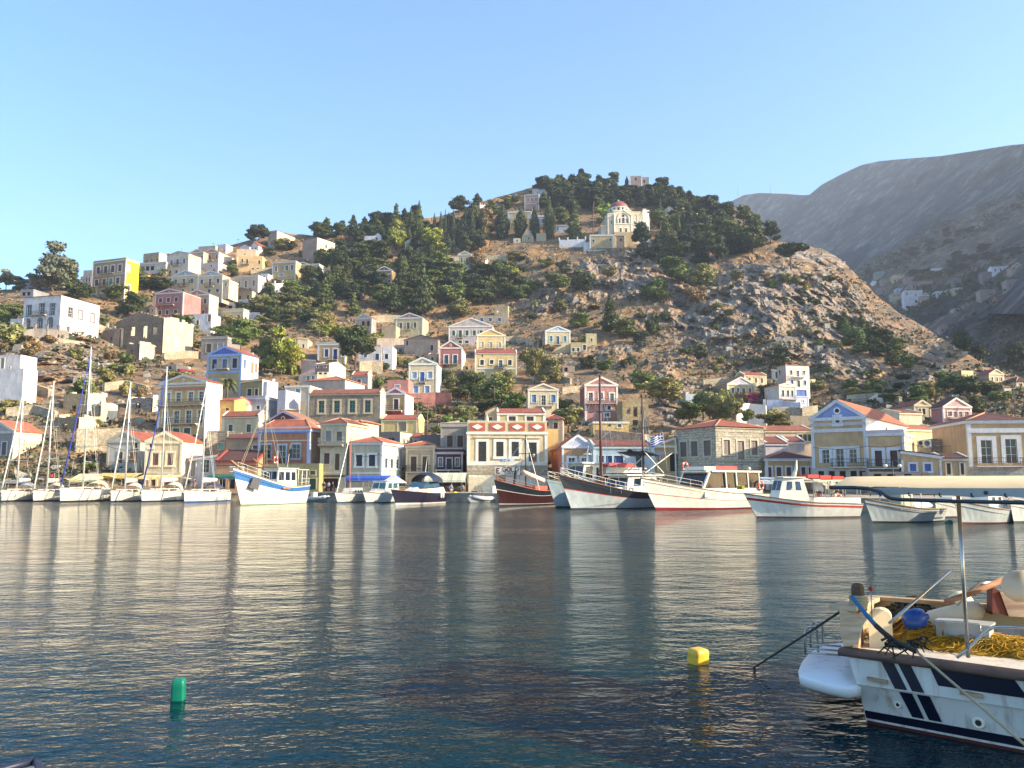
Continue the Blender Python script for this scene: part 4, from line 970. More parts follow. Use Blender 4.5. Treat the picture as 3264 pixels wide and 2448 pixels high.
# --- stone mansion on the corner
MANS = H('C7','grand two-storey stone mansion on the corner with boarded windows and red hip roof',22,735,180,915,stone('a39b8a','c0b69c','80776a',.75,.34,.3),'b8ae98',('h',35),[(375,592,92,[175,582],'7a6c60','s'),(385,660,98,[380],'80746a','D')],yaw=25,xs=22 - 590 * 1.0,Y=104,bands=[(190,202,'b3a88c'),(248,256,'b3a88c'),(682,700,'8f8a80')],
   side=[(.73,.42,1.5,[.2,.48,.8],'6c6058','s')],cor=False,pil=False,tw=.24,tile='b5553a',mark='stone mansion')
H('C7','long ochre shop wing with a low dark red roof and brown shutters',748,1440,655,950,'c8a044','cdccd4',('h',540),[(780,935,78,[790],'5a3834','s'),(780,935,70,[940],'5a3834','s'),(780,905,68,[1085],'5a3834','s'),(782,905,58,[1300],'5a3834','s'),(782,895,62,[1410],'5a3834','s')],yaw=-6,dep=9,Y=106,tw=.2,tile='7a3c36',mark='ochre shop wing')
H('C7','white walled house with a dark red roof behind the shop wing',740,1060,430,560,'d0ccd0','dad6d4',('r',335),[],yaw=4,dep=8,Y=118,tile='9a4c38',cor=True,pil=False)
H('C7','pale house with a slanting red roof left of the blue pediment building',1060,1310,405,470,'cfc2ac','dad6d4',('r',335),[],yaw=-4,dep=8,Y=121,tile='a04c38',cor=True,pil=False)
H('C7','long beige building with a red ridge roof and timber lattice',735,1425,240,440,'c9b48c','d3c4a4',('r',168),[(295,395,60,[1250,1320,1390],'6a4c34','g')],yaw=4,dep=8,Y=131,tile='b05a40',pil=False,bars='4a3424',mark='long red roofed building')
H('C7','beige house wall with a satellite dish behind the long roof',1105,1440,30,200,'b5a07c','b5a07c',('f',.1),[],yaw=0,dep=6,Y=150,cor=False,pil=False)
# --- blue pediment building
H('B7','big ochre building with a blue pediment, tall framed doors and white cornices',190,992,985,1700,'c2a468','c4cad8',('g',738,590),[(1455,1640,104,[392,795],'5a4038','d'),(1450,1700,112,[602],'4c4442','d'),(975,1072,56,[590],'3c3a44','s')],
   yaw=-37,xs=1592,wallR='eeead8',Y=101,ped='6c8cd4',bands=[(1062,1108,'b3aeb4'),(1150,1200,'c4c8d4')],side=[(.86,.7,.8,[.46],'8a4c3c','s'),(.86,.76,.7,[.8],'a88050','s')],roundel_at=('dfe4ec','1c1c20'),tw=.4,tile='c86a3c',mark='blue pediment building',bal=[(500,1040,1700,dict(out=1.2))])
H('B7','ochre wing with two tall brown shutters and an oval panel frieze',995,1548,1215,1720,'c2a468','c4cad8',('f',.35),[(1462,1690,106,[1165,1392],'4c302c','D')],yaw=-33,xs=1700,wallR='eedd94',Y=96.4,bands=[(1168,1212,'c0b4b8')],tw=.4,bal=[(1010,1480,1715,dict(out=1.1))],mark='ochre wing')
H('B7','ochre lean-to building with two blue shutters and a sloping red roof',1500,2080,1560,1765,'c2a464','c4cad8',('s',.42),[(1655,1760,92,[1665,1882],'4a68a8','s')],yaw=-20,dep=7,Y=93,tw=.22,tile='6c3434',mark='blue shutter lean-to')
H('B8','olive shaded extension with two narrow windows beside the lean-to',1025,1400,1205,1470,'97906c','a8a8a4',('r',1175),[(1275,1440,58,[1112],'343a44','s'),(1275,1440,48,[1312],'343a44','s')],yaw=-8,dep=6,Y=94,tile='5c3030',pil=False)
H('B8','grey stone wall building between the lean-to and the right edge house',855,1420,920,1250,ST1,'9a9080',('f',.05),[],yaw=-6,dep=5,Y=106,cor=False,pil=False)
H('B8','yellow walled house with an orange tile slope behind the ochre wing',500,1040,770,1010,'eed884','e4dcb4',('r',700),[],yaw=20,dep=8,Y=116,tile='c87048',pil=False)
H('B8','cream house with a short red ridge above the yellow walled house',385,718,530,680,'d9c8a0','e0d4b8',('r',478),[],yaw=14,dep=8,Y=142,tile='9a4c40',pil=False)
H('B8','pale house with a small curved gable left of the pink house',612,850,420,690,'c3bb98','d8ccb0',('g',345),[(470,560,46,[750],'4c5c6c','s'),(470,560,40,[690],'8c9ca4','s')],yaw=6,dep=8,Y=158,ped='d3c284',mark='curved gable house')
H('B8','pink house with a white gable, red balcony and four dark windows',1040,1452,440,740,'d08f84','e8dcd8',('g',310,1235),[(512,580,62,[1135,1380],'4c3434','g'),(512,590,52,[1215,1292],'4c3434','d'),(680,730,60,[1185,1290],'5c5054','s')],yaw=8,xs=862,wallR='b86a68',Y=152,ped='dfa8a0',bal=[(1060,1480,612,dict(iron='7a2c2c',out=1.4))],bands=[(640,655,'e0d4d0')],tile='6a3c3c',mark='pink house on the right')
H('B8','big ochre house with a red hip roof, white cornices and two tall dark blue doors',1418,2330,650,1330,'c6a462','cdd2dc',('h',505),[(940,1275,165,[1682],'1f2430','d'),(925,1270,170,[2045],'1f2430','d')],yaw=-7,dep=12,Y=98,bands=[(655,700,'c9d0dc'),(765,830,'cbd2de')],bal=[(1475,2180,1315,dict(out=1.1,slab='c8c4bc'))],tw=.5,tile='6c3434',mark='right edge ochre house',lowwall=(1335,stone('9a958c','a8a398','88837a',1.2,.5,.2)))
H('B8','stone shop base of the right edge ochre house',1410,2400,1330,1600,stone('9a958c','a8a398','88837a',1.2,.5,.2),'a8a49c',('f',.02),[],yaw=-7,dep=9,Y=97.4,cor=False,pil=False)
H('B7','shop base with awning beams under the blue pediment building',190,1000,1715,1960,'b5aea0','c4c0b8',('f',.02),[(1760,1900,90,[320,480,640,800,930],'2c2a2c','h')],yaw=-37,dep=8,Y=100.4,cor=False,pil=False)
H('B7','low shop base under the ochre wing',1000,2080,1770,1960,'9c9484','b0aca4',('f',.02),[(1800,1920,110,[1150,1350,1600,1850],'2c2a2c','h')],yaw=-14,dep=8,Y=93.5,cor=False,pil=False)
# --- B6 and B5 right middle
H('B6','yellow house with a lilac pediment and four grey shutters',780,1182,478,680,'e0c264','e4dcc8',('g',370),[(530,612,36,[858,935,1112],'6c6474','s'),(535,620,44,[1018],'6c6474','s')],yaw=12,xs=535,wallR='b8923c',side=[(.8,.6,1.1,[.3],'3c3034','s'),(.35,.05,1.3,[.65],'3c3034','D')],ped='c9c9de',tile='9a8464',mark='lilac pediment house')
H('B6','cream house with three brown windows and a red ridge roof',1030,1352,345,540,'e3d09c','e6dcc0',('r',300),[(385,425,34,[1105],'6a5a50','s'),(388,458,34,[1197,1284],'6a5a50','s')],yaw=14,xs=900,wallR='b39c74',dep=9,hood=True,mark='cream ridge roofed house')
H('B6','white three-storey tower house with blue shutters and a curved balcony',1655,2000,195,790,'e8e0cc','e8e4d8',('h',180),[(275,332,34,[1732,1922],'46526c','s'),(278,370,38,[1830],'36425c','D'),(418,486,38,[1740,1928],'3c5c94','s'),(422,515,40,[1835],'36425c','D')],yaw=15,xs=1525,wallR='b9b2a4',side=[(.9,.78,.8,[.3],'3c4654','s')],dep=9,cor=False,pil=False,tw=.08,bal=[(1740,1900,372,dict(slab='d8d8d4',iron='a8b4c4'))],mark='white tower house')
H('B6','low white gabled wing with three blue doors and a blue balcony',1545,1785,495,780,'e0d8c4','e8e4d8',('g',458),[(568,660,34,[1600,1672,1735],'3a5a98','d')],yaw=14,dep=7,Y=196,ped='dcd4c4',bal=[(1550,1780,700,dict(iron='5a78a8'))],lowwall=(720,'b8c8e8'),bars='4a6aa8')
H('B6','white and blue lower block with a large blue window',1785,1970,560,760,'c3cfe6','e8ecf2',('f',.3),[(565,660,150,[1870],'4a70bc','s'),(740,775,24,[1830],'34445c','s'),(715,750,28,[1890],'9cb0c8','s')],yaw=14,dep=6,Y=197,cor=False)
H('B6','little yellow annex right of the white tower house',2002,2076,410,515,'e6d27c','e0d0a0',('f',.05),[(430,470,20,[2015],'4c463c','s')],yaw=12,dep=5,cor=False,pil=False)
H('B6','white lean-to left of the white tower house',1430,1535,285,460,'c4c4bc',WHT,('s',.1),[(300,400,26,[1500],'343840','s')],yaw=-20,dep=5,Y=222,cor=False,pil=False)
H('B6','pale blue white outbuilding with a curved top behind the olive trees',165,395,630,760,'b8ccd4','c8d8dc',('f',.1),[],yaw=4,dep=5,Y=192,cor=False,pil=False)
GW('B6','tall white retaining wall below the bougainvillea',[(890,770),(1100,765),(1345,790)],7.5,plaster('e6e2d4',.25),th=.6)
GW('B6','whitewashed terrace wall below the blue shuttered wing',[(1300,705),(1550,720),(1860,760)],3.0,plaster('cdd4e6',.4),th=.5)
GW('B6','old stone terrace wall right of the tall white wall',[(1435,815),(1700,815),(1860,830),(2090,790)],4.0,STW,th=.6)
H('B5','cream house with a pale blue pediment and turquoise shutters',178,545,250,570,'d3c38c','d6e0e8',('g',180),[(325,410,42,[260,468],'4c9098','s'),(328,442,46,[360],'2c6c78','d')],yaw=3,xs=105,wallR='a8a084',ped='a4bcd0',bal=[(310,410,455)],roundel_at=('eef2f4','a4bcd0'),mark='turquoise shutter house')
H('B5','low olive wing with a covered terrace and dark door',548,782,425,575,'b3a86c','d6dcdc',('f',.1),[(455,540,46,[752],'1f3c3c','s'),(500,555,40,[588,658],'3c3c40','s')],yaw=3,dep=6,cor=False,pil=False)
H('B5','olive cube house with one brown window and a water heater',775,932,290,490,'b8ae74','d0d4c8',('f',.05),[(358,412,32,[855],'6c5c44','s')],yaw=6,dep=6,cor=False,pil=False)
H('B5','salmon pink house with a white framed pediment above the balcony',762,1245,1040,1590,'d08472','ece6e0',('g',925),[(1160,1280,62,[848],'4c403c','d'),(1160,1250,60,[998],'5a4a44','g'),(1170,1275,56,[1160],'4c4048','d'),(1350,1410,46,[1115],'3c2c2c','s'),(1460,1510,60,[1085],'6a2c2c','s')],
   yaw=2,xs=688,wallR='9c544c',Y=171,ped='d08472',bal=[(770,1240,1318)],tw=.3,mark='salmon pink house')
RUIN('B5','roofless golden stone house with three tall empty windows',1312,1695,1308,1650,stone('a8946c','bda87c','85744f',.45,.22),1232,[(1365,1470,54,[1405]),(1365,1510,60,[1503]),(1365,1475,54,[1605]),(1560,1640,80,[1500])],yaw=3,dep=8,Y=163,seed=21,mark='golden stone ruin')
H('B5','low yellow block with a white coping under the salmon house',880,1400,1590,1700,'d6b84c','d8dcda',('f',.1),[(1625,1655,50,[1115],'2c3038','h'),(1620,1670,60,[1265],'8a744c','s')],yaw=2,dep=7,Y=152,pil=False)
H('B4','cream gabled house with three light blue shutters',1768,2210,1388,1640,'d9c998','e0ddd0',('g',1300),[(1465,1580,66,[1853,2137],'5f8cb8','s'),(1475,1615,66,[1993],'44587c','d')],yaw=2,dep=8,Y=170,ped='cdb88a',bal=[(1900,2120,1630)],mark='light blue shutter house')
H('B4','wide pinkish white house with round attic windows and green shutters',600,1246,462,800,'d0c0b6','eceae4',('g',340,925),[(525,602,46,[670,868,975,1075],'2f7050','s'),(522,622,50,[768],'2f7050','D'),(672,715,56,[768,865],'2c4c4c','s')],yaw=-4,dep=10,Y=282,ped='cfbfb6',bal=[(715,812,630)],mark='wide pinkish white house')
H('B4','yellow gabled house with three white shuttered windows',1012,1432,592,800,'e3cf80','ece8d4',('g',500,1215),[(690,765,40,[1093,1347],'cdc4b4','s'),(690,778,46,[1218],'c4bcb0','D')],yaw=2,dep=8,Y=262,ped='e0c454',bal=[(1120,1430,782)],mark='yellow gabled house')
H('B4','long yellow house with a red ridge roof, four dark windows and a side band',985,1600,855,1260,'dcc26c','e4e2da',('r',788),[(955,1030,52,[1088,1498],'2c2830','s'),(955,1015,50,[1230],'2c2830','s'),(958,1068,52,[1362],'3c3c44','d'),(878,908,22,[1092],'5c4030','h'),(1130,1165,52,[1092],'44403c','s')],yaw=2,dep=9,Y=233,bands=[(1075,1092,'d8dcda')],bal=[(1270,1400,1070)],tw=.3,tile='b04a3c',mark='long yellow house')
H('B4','narrow red house with a white frame, pediment and two teal doors',456,795,775,1140,'b8625a','e4e0dc',('g',672),[(885,1012,58,[563,692],'2f5f6c','D'),(1090,1140,62,[555],'4c6c64','s')],yaw=-2,xs=848,wallR='e6dcb8',Y=246,ped='a8584c',bal=[(500,735,1018)],lowwall=(1022,'b5a35c'),roundel_at=('ece4dc','b06a60'),tw=.3,mark='narrow red house')
H('B4','tall cream house with light blue shutters, nearest of the stacked houses',10,425,1010,1500,'d8c68e','e8ecec',('g',918,205),[(1130,1230,70,[92,320],'a9bcd8','s'),(1135,1272,66,[208],'4c7cc0','D'),(1340,1440,66,[118,283],'8fa9d4','s')],yaw=-3,xs=440,wallR='d8dcdc',Y=196,ped='d0c49c',bal=[(150,262,1285)],tw=.26,roundel_at=('e8ecec','d0c49c'),mark='tall cream house')
H('B4','low stone house with three blue windows below a ruined gable',990,1475,305,430,'9c9580','b5b8b0',('f',.1),[(340,390,46,[1085,1210,1345],'3c5c94','s')],yaw=0,dep=6,Y=300,cor=False,pil=False,mark='low house with blue windows')
RUIN('B4','small ruined stone gable with a sunlit edge on the hillside',1272,1470,185,305,ST2,138,[(230,280,36,[1325])],yaw=-8,dep=5,wallR='e0d4b0',Y=303,seed=31)
H('B3','ochre house with deep blue shutters and a white frieze',700,1105,448,720,'bfa468','ccd2da',('f',.4),[(525,635,54,[828],'24407c','s'),(525,675,60,[958],'24407c','D'),(525,630,50,[1080],'24407c','s')],yaw=-6,dep=9,Y=236,bands=[(452,472,'c4ccd6')],tw=.3,bal=[(860,1000,680)],mark='deep blue shutter house')
H('B3','pink and white house with a small balcony right of the yellow green pine',455,665,690,890,'d8b8b0','e8e4e0',('s',.1),[],yaw=-6,dep=7,Y=214,cor=False,pil=False,wallR='c87878')
H('B3','old house with a red tile roof and a bright white gable wall',665,870,745,860,'9a7c6c','dcd8d0',('r',700),[(755,795,26,[700,812],'5a3c30','s')],yaw=-14,xs=1110,wallR='eeeae2',Y=206,pil=False)
H('B3','small cream house with two blue windows below the pink and white house',425,690,905,1060,'a8a290','b8b4a8',('f',.2),[(918,985,46,[558,632],'5f7a9c','s')],yaw=-8,dep=6,Y=190,cor=False,pil=False)
H('B3','cream wall block with two openings under the white gable',695,855,860,960,'e0d6a8','e4dcb8',('f',.1),[(850,890,44,[740,812],'a8a08c','h')],yaw=2,dep=4,Y=193,cor=False,pil=False)
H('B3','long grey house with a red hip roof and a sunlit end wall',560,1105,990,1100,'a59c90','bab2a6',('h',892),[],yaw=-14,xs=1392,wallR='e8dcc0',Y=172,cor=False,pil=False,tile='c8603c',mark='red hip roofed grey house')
H('B3','small grey plaster house with a red roof and one brown window',1205,1440,905,1050,'a8a098','c8c4bc',('r',855),[(968,1030,50,[1310],'6c5a4c','s')],yaw=-12,xs=1500,wallR='b5aea4',Y=186,cor=True,pil=False,tile='c05840')
H('B3','cream house with a light blue shuttered window and a white base',215,578,1065,1450,'d3c9ac','e0ddd4',('f',.1),[(1108,1212,66,[403],'6ca8b8','s'),(1285,1355,50,[372],'6c6050','s')],yaw=-8,dep=7,Y=164,lowwall=(1290,'d8c48c'),mark='light blue window cream house')
H('B3','long stone house with four tall green windows and a tiled roof',572,1618,1180,1560,stone('8f8371','a59984','7a6f60',.35,.2),'c4b8a2',('r',1120),[(1282,1458,84,[755,983,1210,1436],'2f7a5c','g')],yaw=-7,dep=9,xs=1690,wallR='e6d8ac',Y=152,tw=.34,bars='3f8f6c',pil=False,tile='a05a48',mark='long stone house with green windows')
H('B3','white house with a red pediment, ochre front and dark door over a balcony',1690,1985,1170,1500,'bfa960','dcdce4',('g',1085),[(1258,1405,66,[1852],'4c2c2c','D')],yaw=-9,xs=2108,wallR='f0f0ee',Y=157,ped='b5686a',bal=[(1700,1950,1425)],lowwall=(1430,'a8403c'),tw=.2,mark='white house with red pediment')
H('B3','salmon house with a small white framed window',1725,2035,975,1180,'c87c6c','d8d4d8',('f',.05),[(1050,1105,70,[1872],'a8bcd0','s')],yaw=-4,dep=6,Y=180,cor=False,pil=False,mark='small salmon house')
H('B3','white cube house with two blue doors behind the dark pine',1300,1640,500,680,'d0ccc4','d6dade',('f',.3),[(590,680,56,[1575],'2c4470','D'),(590,640,50,[1400],'6c7078','s')],yaw=-4,dep=6,Y=236,cor=False,pil=False,mark='white cube with blue doors')
H('B3','round cornered white house with a dark blue door',1655,1800,500,680,'d6dce0','e0e4e8',('f',.3),[(590,665,52,[1712],'2c3c5c','D')],yaw=-4,dep=6,Y=236,cor=False,pil=False)
GW('B4','dark red terrace wall below the tall cream house',[(60,1450),(400,1430),(640,1440)],2.4,plaster('94584e',.6),th=.6,dY=-6)
GW('B3','low stone arcade wall behind the dark pine',[(1310,700),(1500,690),(1660,700)],3.5,STW,th=.6)
# --- upper right of the near hill
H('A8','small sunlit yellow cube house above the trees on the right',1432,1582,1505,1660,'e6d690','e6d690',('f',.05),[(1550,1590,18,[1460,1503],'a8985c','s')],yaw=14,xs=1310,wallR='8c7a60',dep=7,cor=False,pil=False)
H('A8','little cream gabled house with three shutters high on the right',1778,1962,1545,1655,'dccca0','e4dcc0',('g',1485),[(1588,1640,22,[1815,1875,1930],'8a7c60','s')],yaw=10,xs=1620,wallR='a89c88',dep=8,mark='little cream gabled house on the right')
H('B8','yellow house with a dark red hip roof cut by the right edge',2110,2400,75,240,'c9bc60','d8ccc0',('h',-10),[(100,150,50,[2170],'5a5030','s')],yaw=8,dep=8,Y=196,cor=False,tile='5c2c30')
H('B8','pale annex wall below the yellow house at the right edge',1930,2185,180,350,'cfcab8','d8d0b8',('f',.1),[(260,320,30,[1960],'8a8884','s')],yaw=6,dep=6,Y=188,cor=False,pil=False)
# --- far village on the slope across the valley
def F(label,x0,x1,yt,yb,wall,roof=('f',.2),rows=(),**kw):
 kw.setdefault('yaw',-12); kw.setdefault('dep',9)
 H('A8',label,x0,x1,yt,yb,wall,kw.pop('trim','c8c8c8'),roof,rows,gfun=mY,fd=6,tw=0.2,pil=False,name='village_house',**kw)
F('far grey green cube house alone on the left of the village',340,465,265,350,'7c8c84',cor=False)
F('far tiny white hut nearest the spur',165,232,392,430,'dddddd',('g',380),cor=False,trim='eeeeee')
F('far white hut with a chimney left of the brown house',300,362,385,440,'d8d8d8',cor=False,chim=[(.5,.5,2.0)])
F('far low brown house left of the scalloped yellow house',420,568,360,430,'8f8070',cor=False)
F('far yellow house with a scalloped white parapet',558,712,335,405,'b8a468',('f',2.0),[(362,390,16,[592,636,678],'3a3a40','h')])
F('far pinkish house behind the scalloped house',715,890,335,395,'a87c74',cor=False)
F('far grey brown house with two dark windows',805,960,385,475,'85796c',('f',.2),[(435,465,16,[828,866],'26262a','h')],cor=False)
F('far beige terrace house with three small windows',915,1065,385,460,'938878',('f',.2),[(425,448,14,[942,963,998],'26262a','h')],cor=False)
F('far small house with a white gable and two windows',725,820,470,500,'9a9080',('g',428),[(468,492,20,[752,790],'2c2c34','h')])
F('far grey blue house with one window left of the white block',600,680,475,530,'a4b0c4',('f',.2),[(498,520,14,[620],'3c4458','h')],cor=False)
F('far pale yellow long house at the left edge of the village',545,705,535,600,'a8a07c',('f',.2),[(555,575,14,[585,632],'4a4a44','h')],cor=False)
F('far brown ruin beside the rocks of the spur',378,480,470,560,'85766a',('f',.1),[(500,530,18,[443],'2c2826','h')],cor=False)
F('far white block with blue windows, tallest in the village',710,945,505,680,'c3c6d0',('s',.03),[(525,560,22,[745],'5a6a98','s'),(545,575,18,[855],'6c7494','s'),(625,660,30,[858],'4c3c34','s')],cor=False,mark='far white block')
F('far red house front with white framed windows',712,803,575,685,'8f4440',('f',.1),[(600,622,16,[742,774],'dcdcdc','s'),(655,672,14,[745,775],'dcdcdc','s')],cor=False,Y=None)
F('far cream house with a pediment right of the white block',930,1024,560,690,'a38c74',('g',528),[(565,590,20,[955,995],'4c4c54','s')])
F('far white long house with a row of three windows',1100,1245,510,560,'c3c4cc',('f',.2),[(530,552,14,[1132,1180,1220],'3c3c48','h')],cor=False)
F('far yellow house joined to the long white house',1245,1330,490,550,'b5a46c',('f',.2),[(510,530,18,[1300],'3c3c44','h')])
F('far yellow house with a white cornice, right end of the row',1325,1440,470,535,'b8a870',('f',.2),[(492,518,20,[1358,1395],'34343c','h')])
F('far grey tower ruin above the row',1330,1432,345,455,'7c7470',('f',.1),[(375,400,16,[1358],'2c2c2c','h')],cor=False)
F('far long white house with a red roof edge, highest on the right',1815,2025,195,275,'c9ccd8',('r',180),[(228,258,18,[1853,1920,1997],'3c4458','h')],cor=False,mark='far long white house')
F('far yellow house with a white pediment at the right edge',2055,2215,200,280,'a8986c',('g',150),[(200,225,18,[2097,2152,2195],'3c3c48','h')])
F('far beige stone house right of centre',1665,1865,490,605,'9a8a78',('f',.1),[(548,560,40,[1790],'3c3430','h')],cor=False)
F('far grey stone house at the right edge',2000,2190,365,500,'958c80',('f',.2),[(425,450,14,[2042,2140],'3c3430','h')],cor=False)
F('far pedimented house with a dark porch on the right',2075,2202,575,720,'b0a890',('g',545),[(592,625,90,[2138],'3a3a40','h')])
F('far house with a long red shed roof',1870,2060,600,660,'8c6c5c',('r',555),[],tile='8c4434',cor=False)
F('far white wall house with a stepped roof among trees',1045,1230,215,255,'c8d0d4',('s',-.3),[],cor=False)
F('far pale hut with a flat roof below the row',1325,1408,725,780,'9aa098',cor=False)
F('far small stone shed with a doorway',1455,1515,680,735,'8a8478',('f',.1),[(700,735,14,[1485],'242424','h')],cor=False)
H('A8','lone pinkish stone house with two dark windows on the far slope',1155,1262,952,1070,'a88c7c','a88c7c',('f',.1),[(985,1015,18,[1195,1232],'2c2826','h')],yaw=-16,xs=1330,wallR='9a9490',gfun=mY,fd=6,cor=False,pil=False,name='village_house',mark='lone far stone house')
F('far grey block between the trees in the village',1690,1960,268,330,'77706a',cor=False)
H('A2','narrow cream house tucked between the beige flat house and the twin pediments',1222,1300,770,900,'d6c69c','ddd6c4',('f',.3),[(800,840,20,[1262],'6a5c50','s')],yaw=-14,dep=6,Y=278,pil=False)
H('A2','little white cube with a blue door below the olive yellow house',1700,1790,690,770,'d8dade',WHT,('f',.2),[(715,765,20,[1745],'3f5f98','D')],yaw=-12,xs=1850,wallR=WHT,cor=False,pil=False)
H('A2','white cottage with a red roof right of the green balustrade row',1700,1800,1080,1160,'dcd8d0',WHT,('r',1050),[(1105,1135,20,[1750],'5c504a','s')],yaw=-12,dep=6,pil=False)
H('A1','small cream house peeping over trees right of the round dark tree',1880,1960,1110,1190,'d0c09c','d8d0c0',('g',1085),[(1130,1165,18,[1920],'5a504a','s')],yaw=-16,dep=6,pil=False)
H('B2','low stone shed with a pale side left of the bougainvillea',380,560,520,600,'b5a284','c8b898',('f',.1),[(545,590,34,[470],'4a4038','h')],yaw=-14,dep=6,cor=False,pil=False,wallR='e0d2a8')
H('B3','plain white house above the blue shuttered cube',1180,1310,320,420,'dcdad4',WHT,('f',.2),[(350,395,30,[1240],'5c6878','s')],yaw=-8,dep=6,cor=False,pil=False)
H('B4','small ochre house between the weathered stone house and the tall cream house',300,420,880,990,'cdb27c','ddd4c0',('r',850),[(915,965,34,[360],'6a4c3c','s')],yaw=-6,dep=6,pil=False)
H('B5','small stone cottage under the bushes below the turquoise shutter house',430,610,770,860,'a3927a','b5a68c',('f',.1),[(790,850,50,[480],'2c2622','h')],yaw=2,dep=5,cor=False,pil=False)
H('B8','low white house with a tiled roof left of the olive trees on the right',150,330,300,370,'d8d2c4',WHT,('r',270),[(320,350,24,[200,270],'4c4844','s')],yaw=8,dep=6,pil=False)
# ------------------------------------------------------------------ domed church and hilltop chapel
def church():
 Y = 352 * YS; s = Y / F_PX / 3.95; o = P(1850 + 345 / 3.95,520 + 880 / 3.95,Y)
 r = thing('domed_church','cream and white church with a dark red dome among pines near the summit','church',o,R(4))
 X = lambda v: (v - 345) * s
 Z = lambda v: (880 - v) * s
 cream,wh,gy = plaster('d5cba4',.2),paint('e6e4da',.8),plaster('c9c4a4',.2)
 hsC = []
 for cx in (513,585): hsC.append((X(cx - 15) - X(432),X(cx + 15) - X(432),Z(862),Z(810)))
 nv = MB()
 holes = hsC + [(X(490) - X(432),X(514) - X(432),Z(745),Z(680)),(X(533) - X(432),X(568) - X(432),Z(745),Z(672)),(X(587) - X(432),X(612) - X(432),Z(745),Z(680))]
 W = X(662) - X(432); D = 15
 wall_face(nv,(X(432),0,0),(1,0,0),(0,-1,0),W,-6,Z(640),holes)
 wall_face(nv,(X(662),0,0),(0,1,0),(1,0,0),D,-6,Z(640),[])
 wall_face(nv,(X(432),D,0),(0,-1,0),(-1,0,0),D,-6,Z(640),[])
 nv.prism([(X(432),0,Z(640)),(X(662),0,Z(640)),(X(548),0,Z(570))],(0,D,0))
 nv.box(X(432) + .01,X(662) - .01,1.5,D,Z(640),Z(562))
 nv.build('nave_wall',cream,r)
 for h in holes:
  w = opening(r,(X(432),0,0),(1,0,0),(0,-1,0),h,'5a5a50','a' if h in hsC else 'g','e6e4da',.25,bars='cfcaa8')
 t = MB()
 for (a,b) in (((X(428),-.15,Z(640)),(X(548),-.15,Z(566))),((X(548),-.152,Z(566)),(X(668),-.152,Z(640)))): t.beam(a,b,.35,.4)
 t.box(X(425),X(670),-.2,0.02,Z(757),Z(750))
 t.box(X(428),X(666),1.3,1.55,Z(566),Z(556))
 arc = [(X(550) + (X(625) - X(550)) * math.cos(k * math.pi / 14),-.14,Z(690) + (Z(607) - Z(690)) * math.sin(k * math.pi / 14)) for k in range(15)]
 t.tube([(arc[0][0],-.14,Z(750))] + arc + [(arc[-1][0],-.14,Z(750))],.16,6)
 t.build('facade_moulding',wh,r)
 ro = MB(); ro.prism([(X(550) + X(360) * 0 + 1.0 * s * 17 * math.cos(k * math.pi / 6),-.03,Z(645) + s * 17 * math.sin(k * math.pi / 6)) for k in range(12)],(0,.08,0)); ro.build('round_window',glass(),r)
 for xx in (428,652):
  q = MB(); q.box(X(xx),X(xx + 16),-.14,.05,-6,Z(640)); q.build('corner_pilaster',wh,r)
 def wing(x0,x1,yt,y0,dep,mat,win=(),nm='wing_wall',side=None):
  m = MB(); wall_face(m,(X(x0),y0,0),(1,0,0),(0,-1,0),X(x1) - X(x0),-6,Z(yt),[(X(c - w / 2) - X(x0),X(c + w / 2) - X(x0),Z(b),Z(a)) for (c,w,a,b) in win])
  m.box(X(x0) + .001,X(x1) - .001,y0 + .3,y0 + dep,-6,Z(yt)); m.box(X(x0),X(x0) + .3,y0 + .0,y0 + .3,-6,Z(yt)) if False else None
  wall_face(m,(X(x1),y0,0),(0,1,0),(1,0,0),.32,-6,Z(yt),[]); wall_face(m,(X(x0),y0 + .32,0),(0,-1,0),(-1,0,0),.32,-6,Z(yt),[])
  m.add([(X(x0),y0,Z(yt)),(X(x1),y0,Z(yt)),(X(x1),y0 + .32,Z(yt)),(X(x0),y0 + .32,Z(yt))],[(0,1,2,3)])
  o = m.build(nm,mat,r)
  k = MB(); k.box(X(x0) - .1,X(x1) + .1,y0 - .15,y0 + dep,Z(yt) + .002,Z(yt) + .25); k.build('wing_cornice',wh,o)
  for (c,w,a,b) in win: opening(r,(X(x0),y0,0),(1,0,0),(0,-1,0),(X(c - w / 2) - X(x0),X(c + w / 2) - X(x0),Z(b),Z(a)),'44546a','a','e6e4da',.2)
  return o
 wing(347,431.5,618,.6,13,gy,[(398,24,705,755)])
 wing(265,346.5,775,1.6,8,gy)
 wing(663,820,620,.6,14,gy,[(707,30,800,862),(705,22,708,752),(790,20,708,752)])
 q = MB(); q.box(X(738),X(746),.45,.598,0,Z(620)); q.build('wing_pilaster',wh,r)
 wing(655,822,532,6.5,9,plaster('e0c468',.2),[(737,20,585,605),(675,14,585,605),(805,14,585,605)],'clerestory_wall')
 m = MB(); m.box(X(821),X(822) + 3.0,1.2,11,-6,Z(640)); m.box(X(823),X(880),2.0,8,Z(640),Z(545)); m.box(X(880.5),X(920),4.5,10,-2,Z(560))
 for (xa,za,n) in ((826,545,3),(884,560,2)):
  for k in range(n): m.box(X(xa + k * 17),X(xa + k * 17 + 9),2.0,2.8,Z(za),Z(za - 22))
 m.build('white_apse_tower',paint('e8e6de',.85),r)
 cx,cy = X(532),7.0; rr = s * 130
 d = MB(); d.lathe((cx,cy,0),[(rr,Z(565)),(rr,Z(500)),(rr * .5,Z(498))],28,smooth=False); dr = d.build('drum',cream,r)
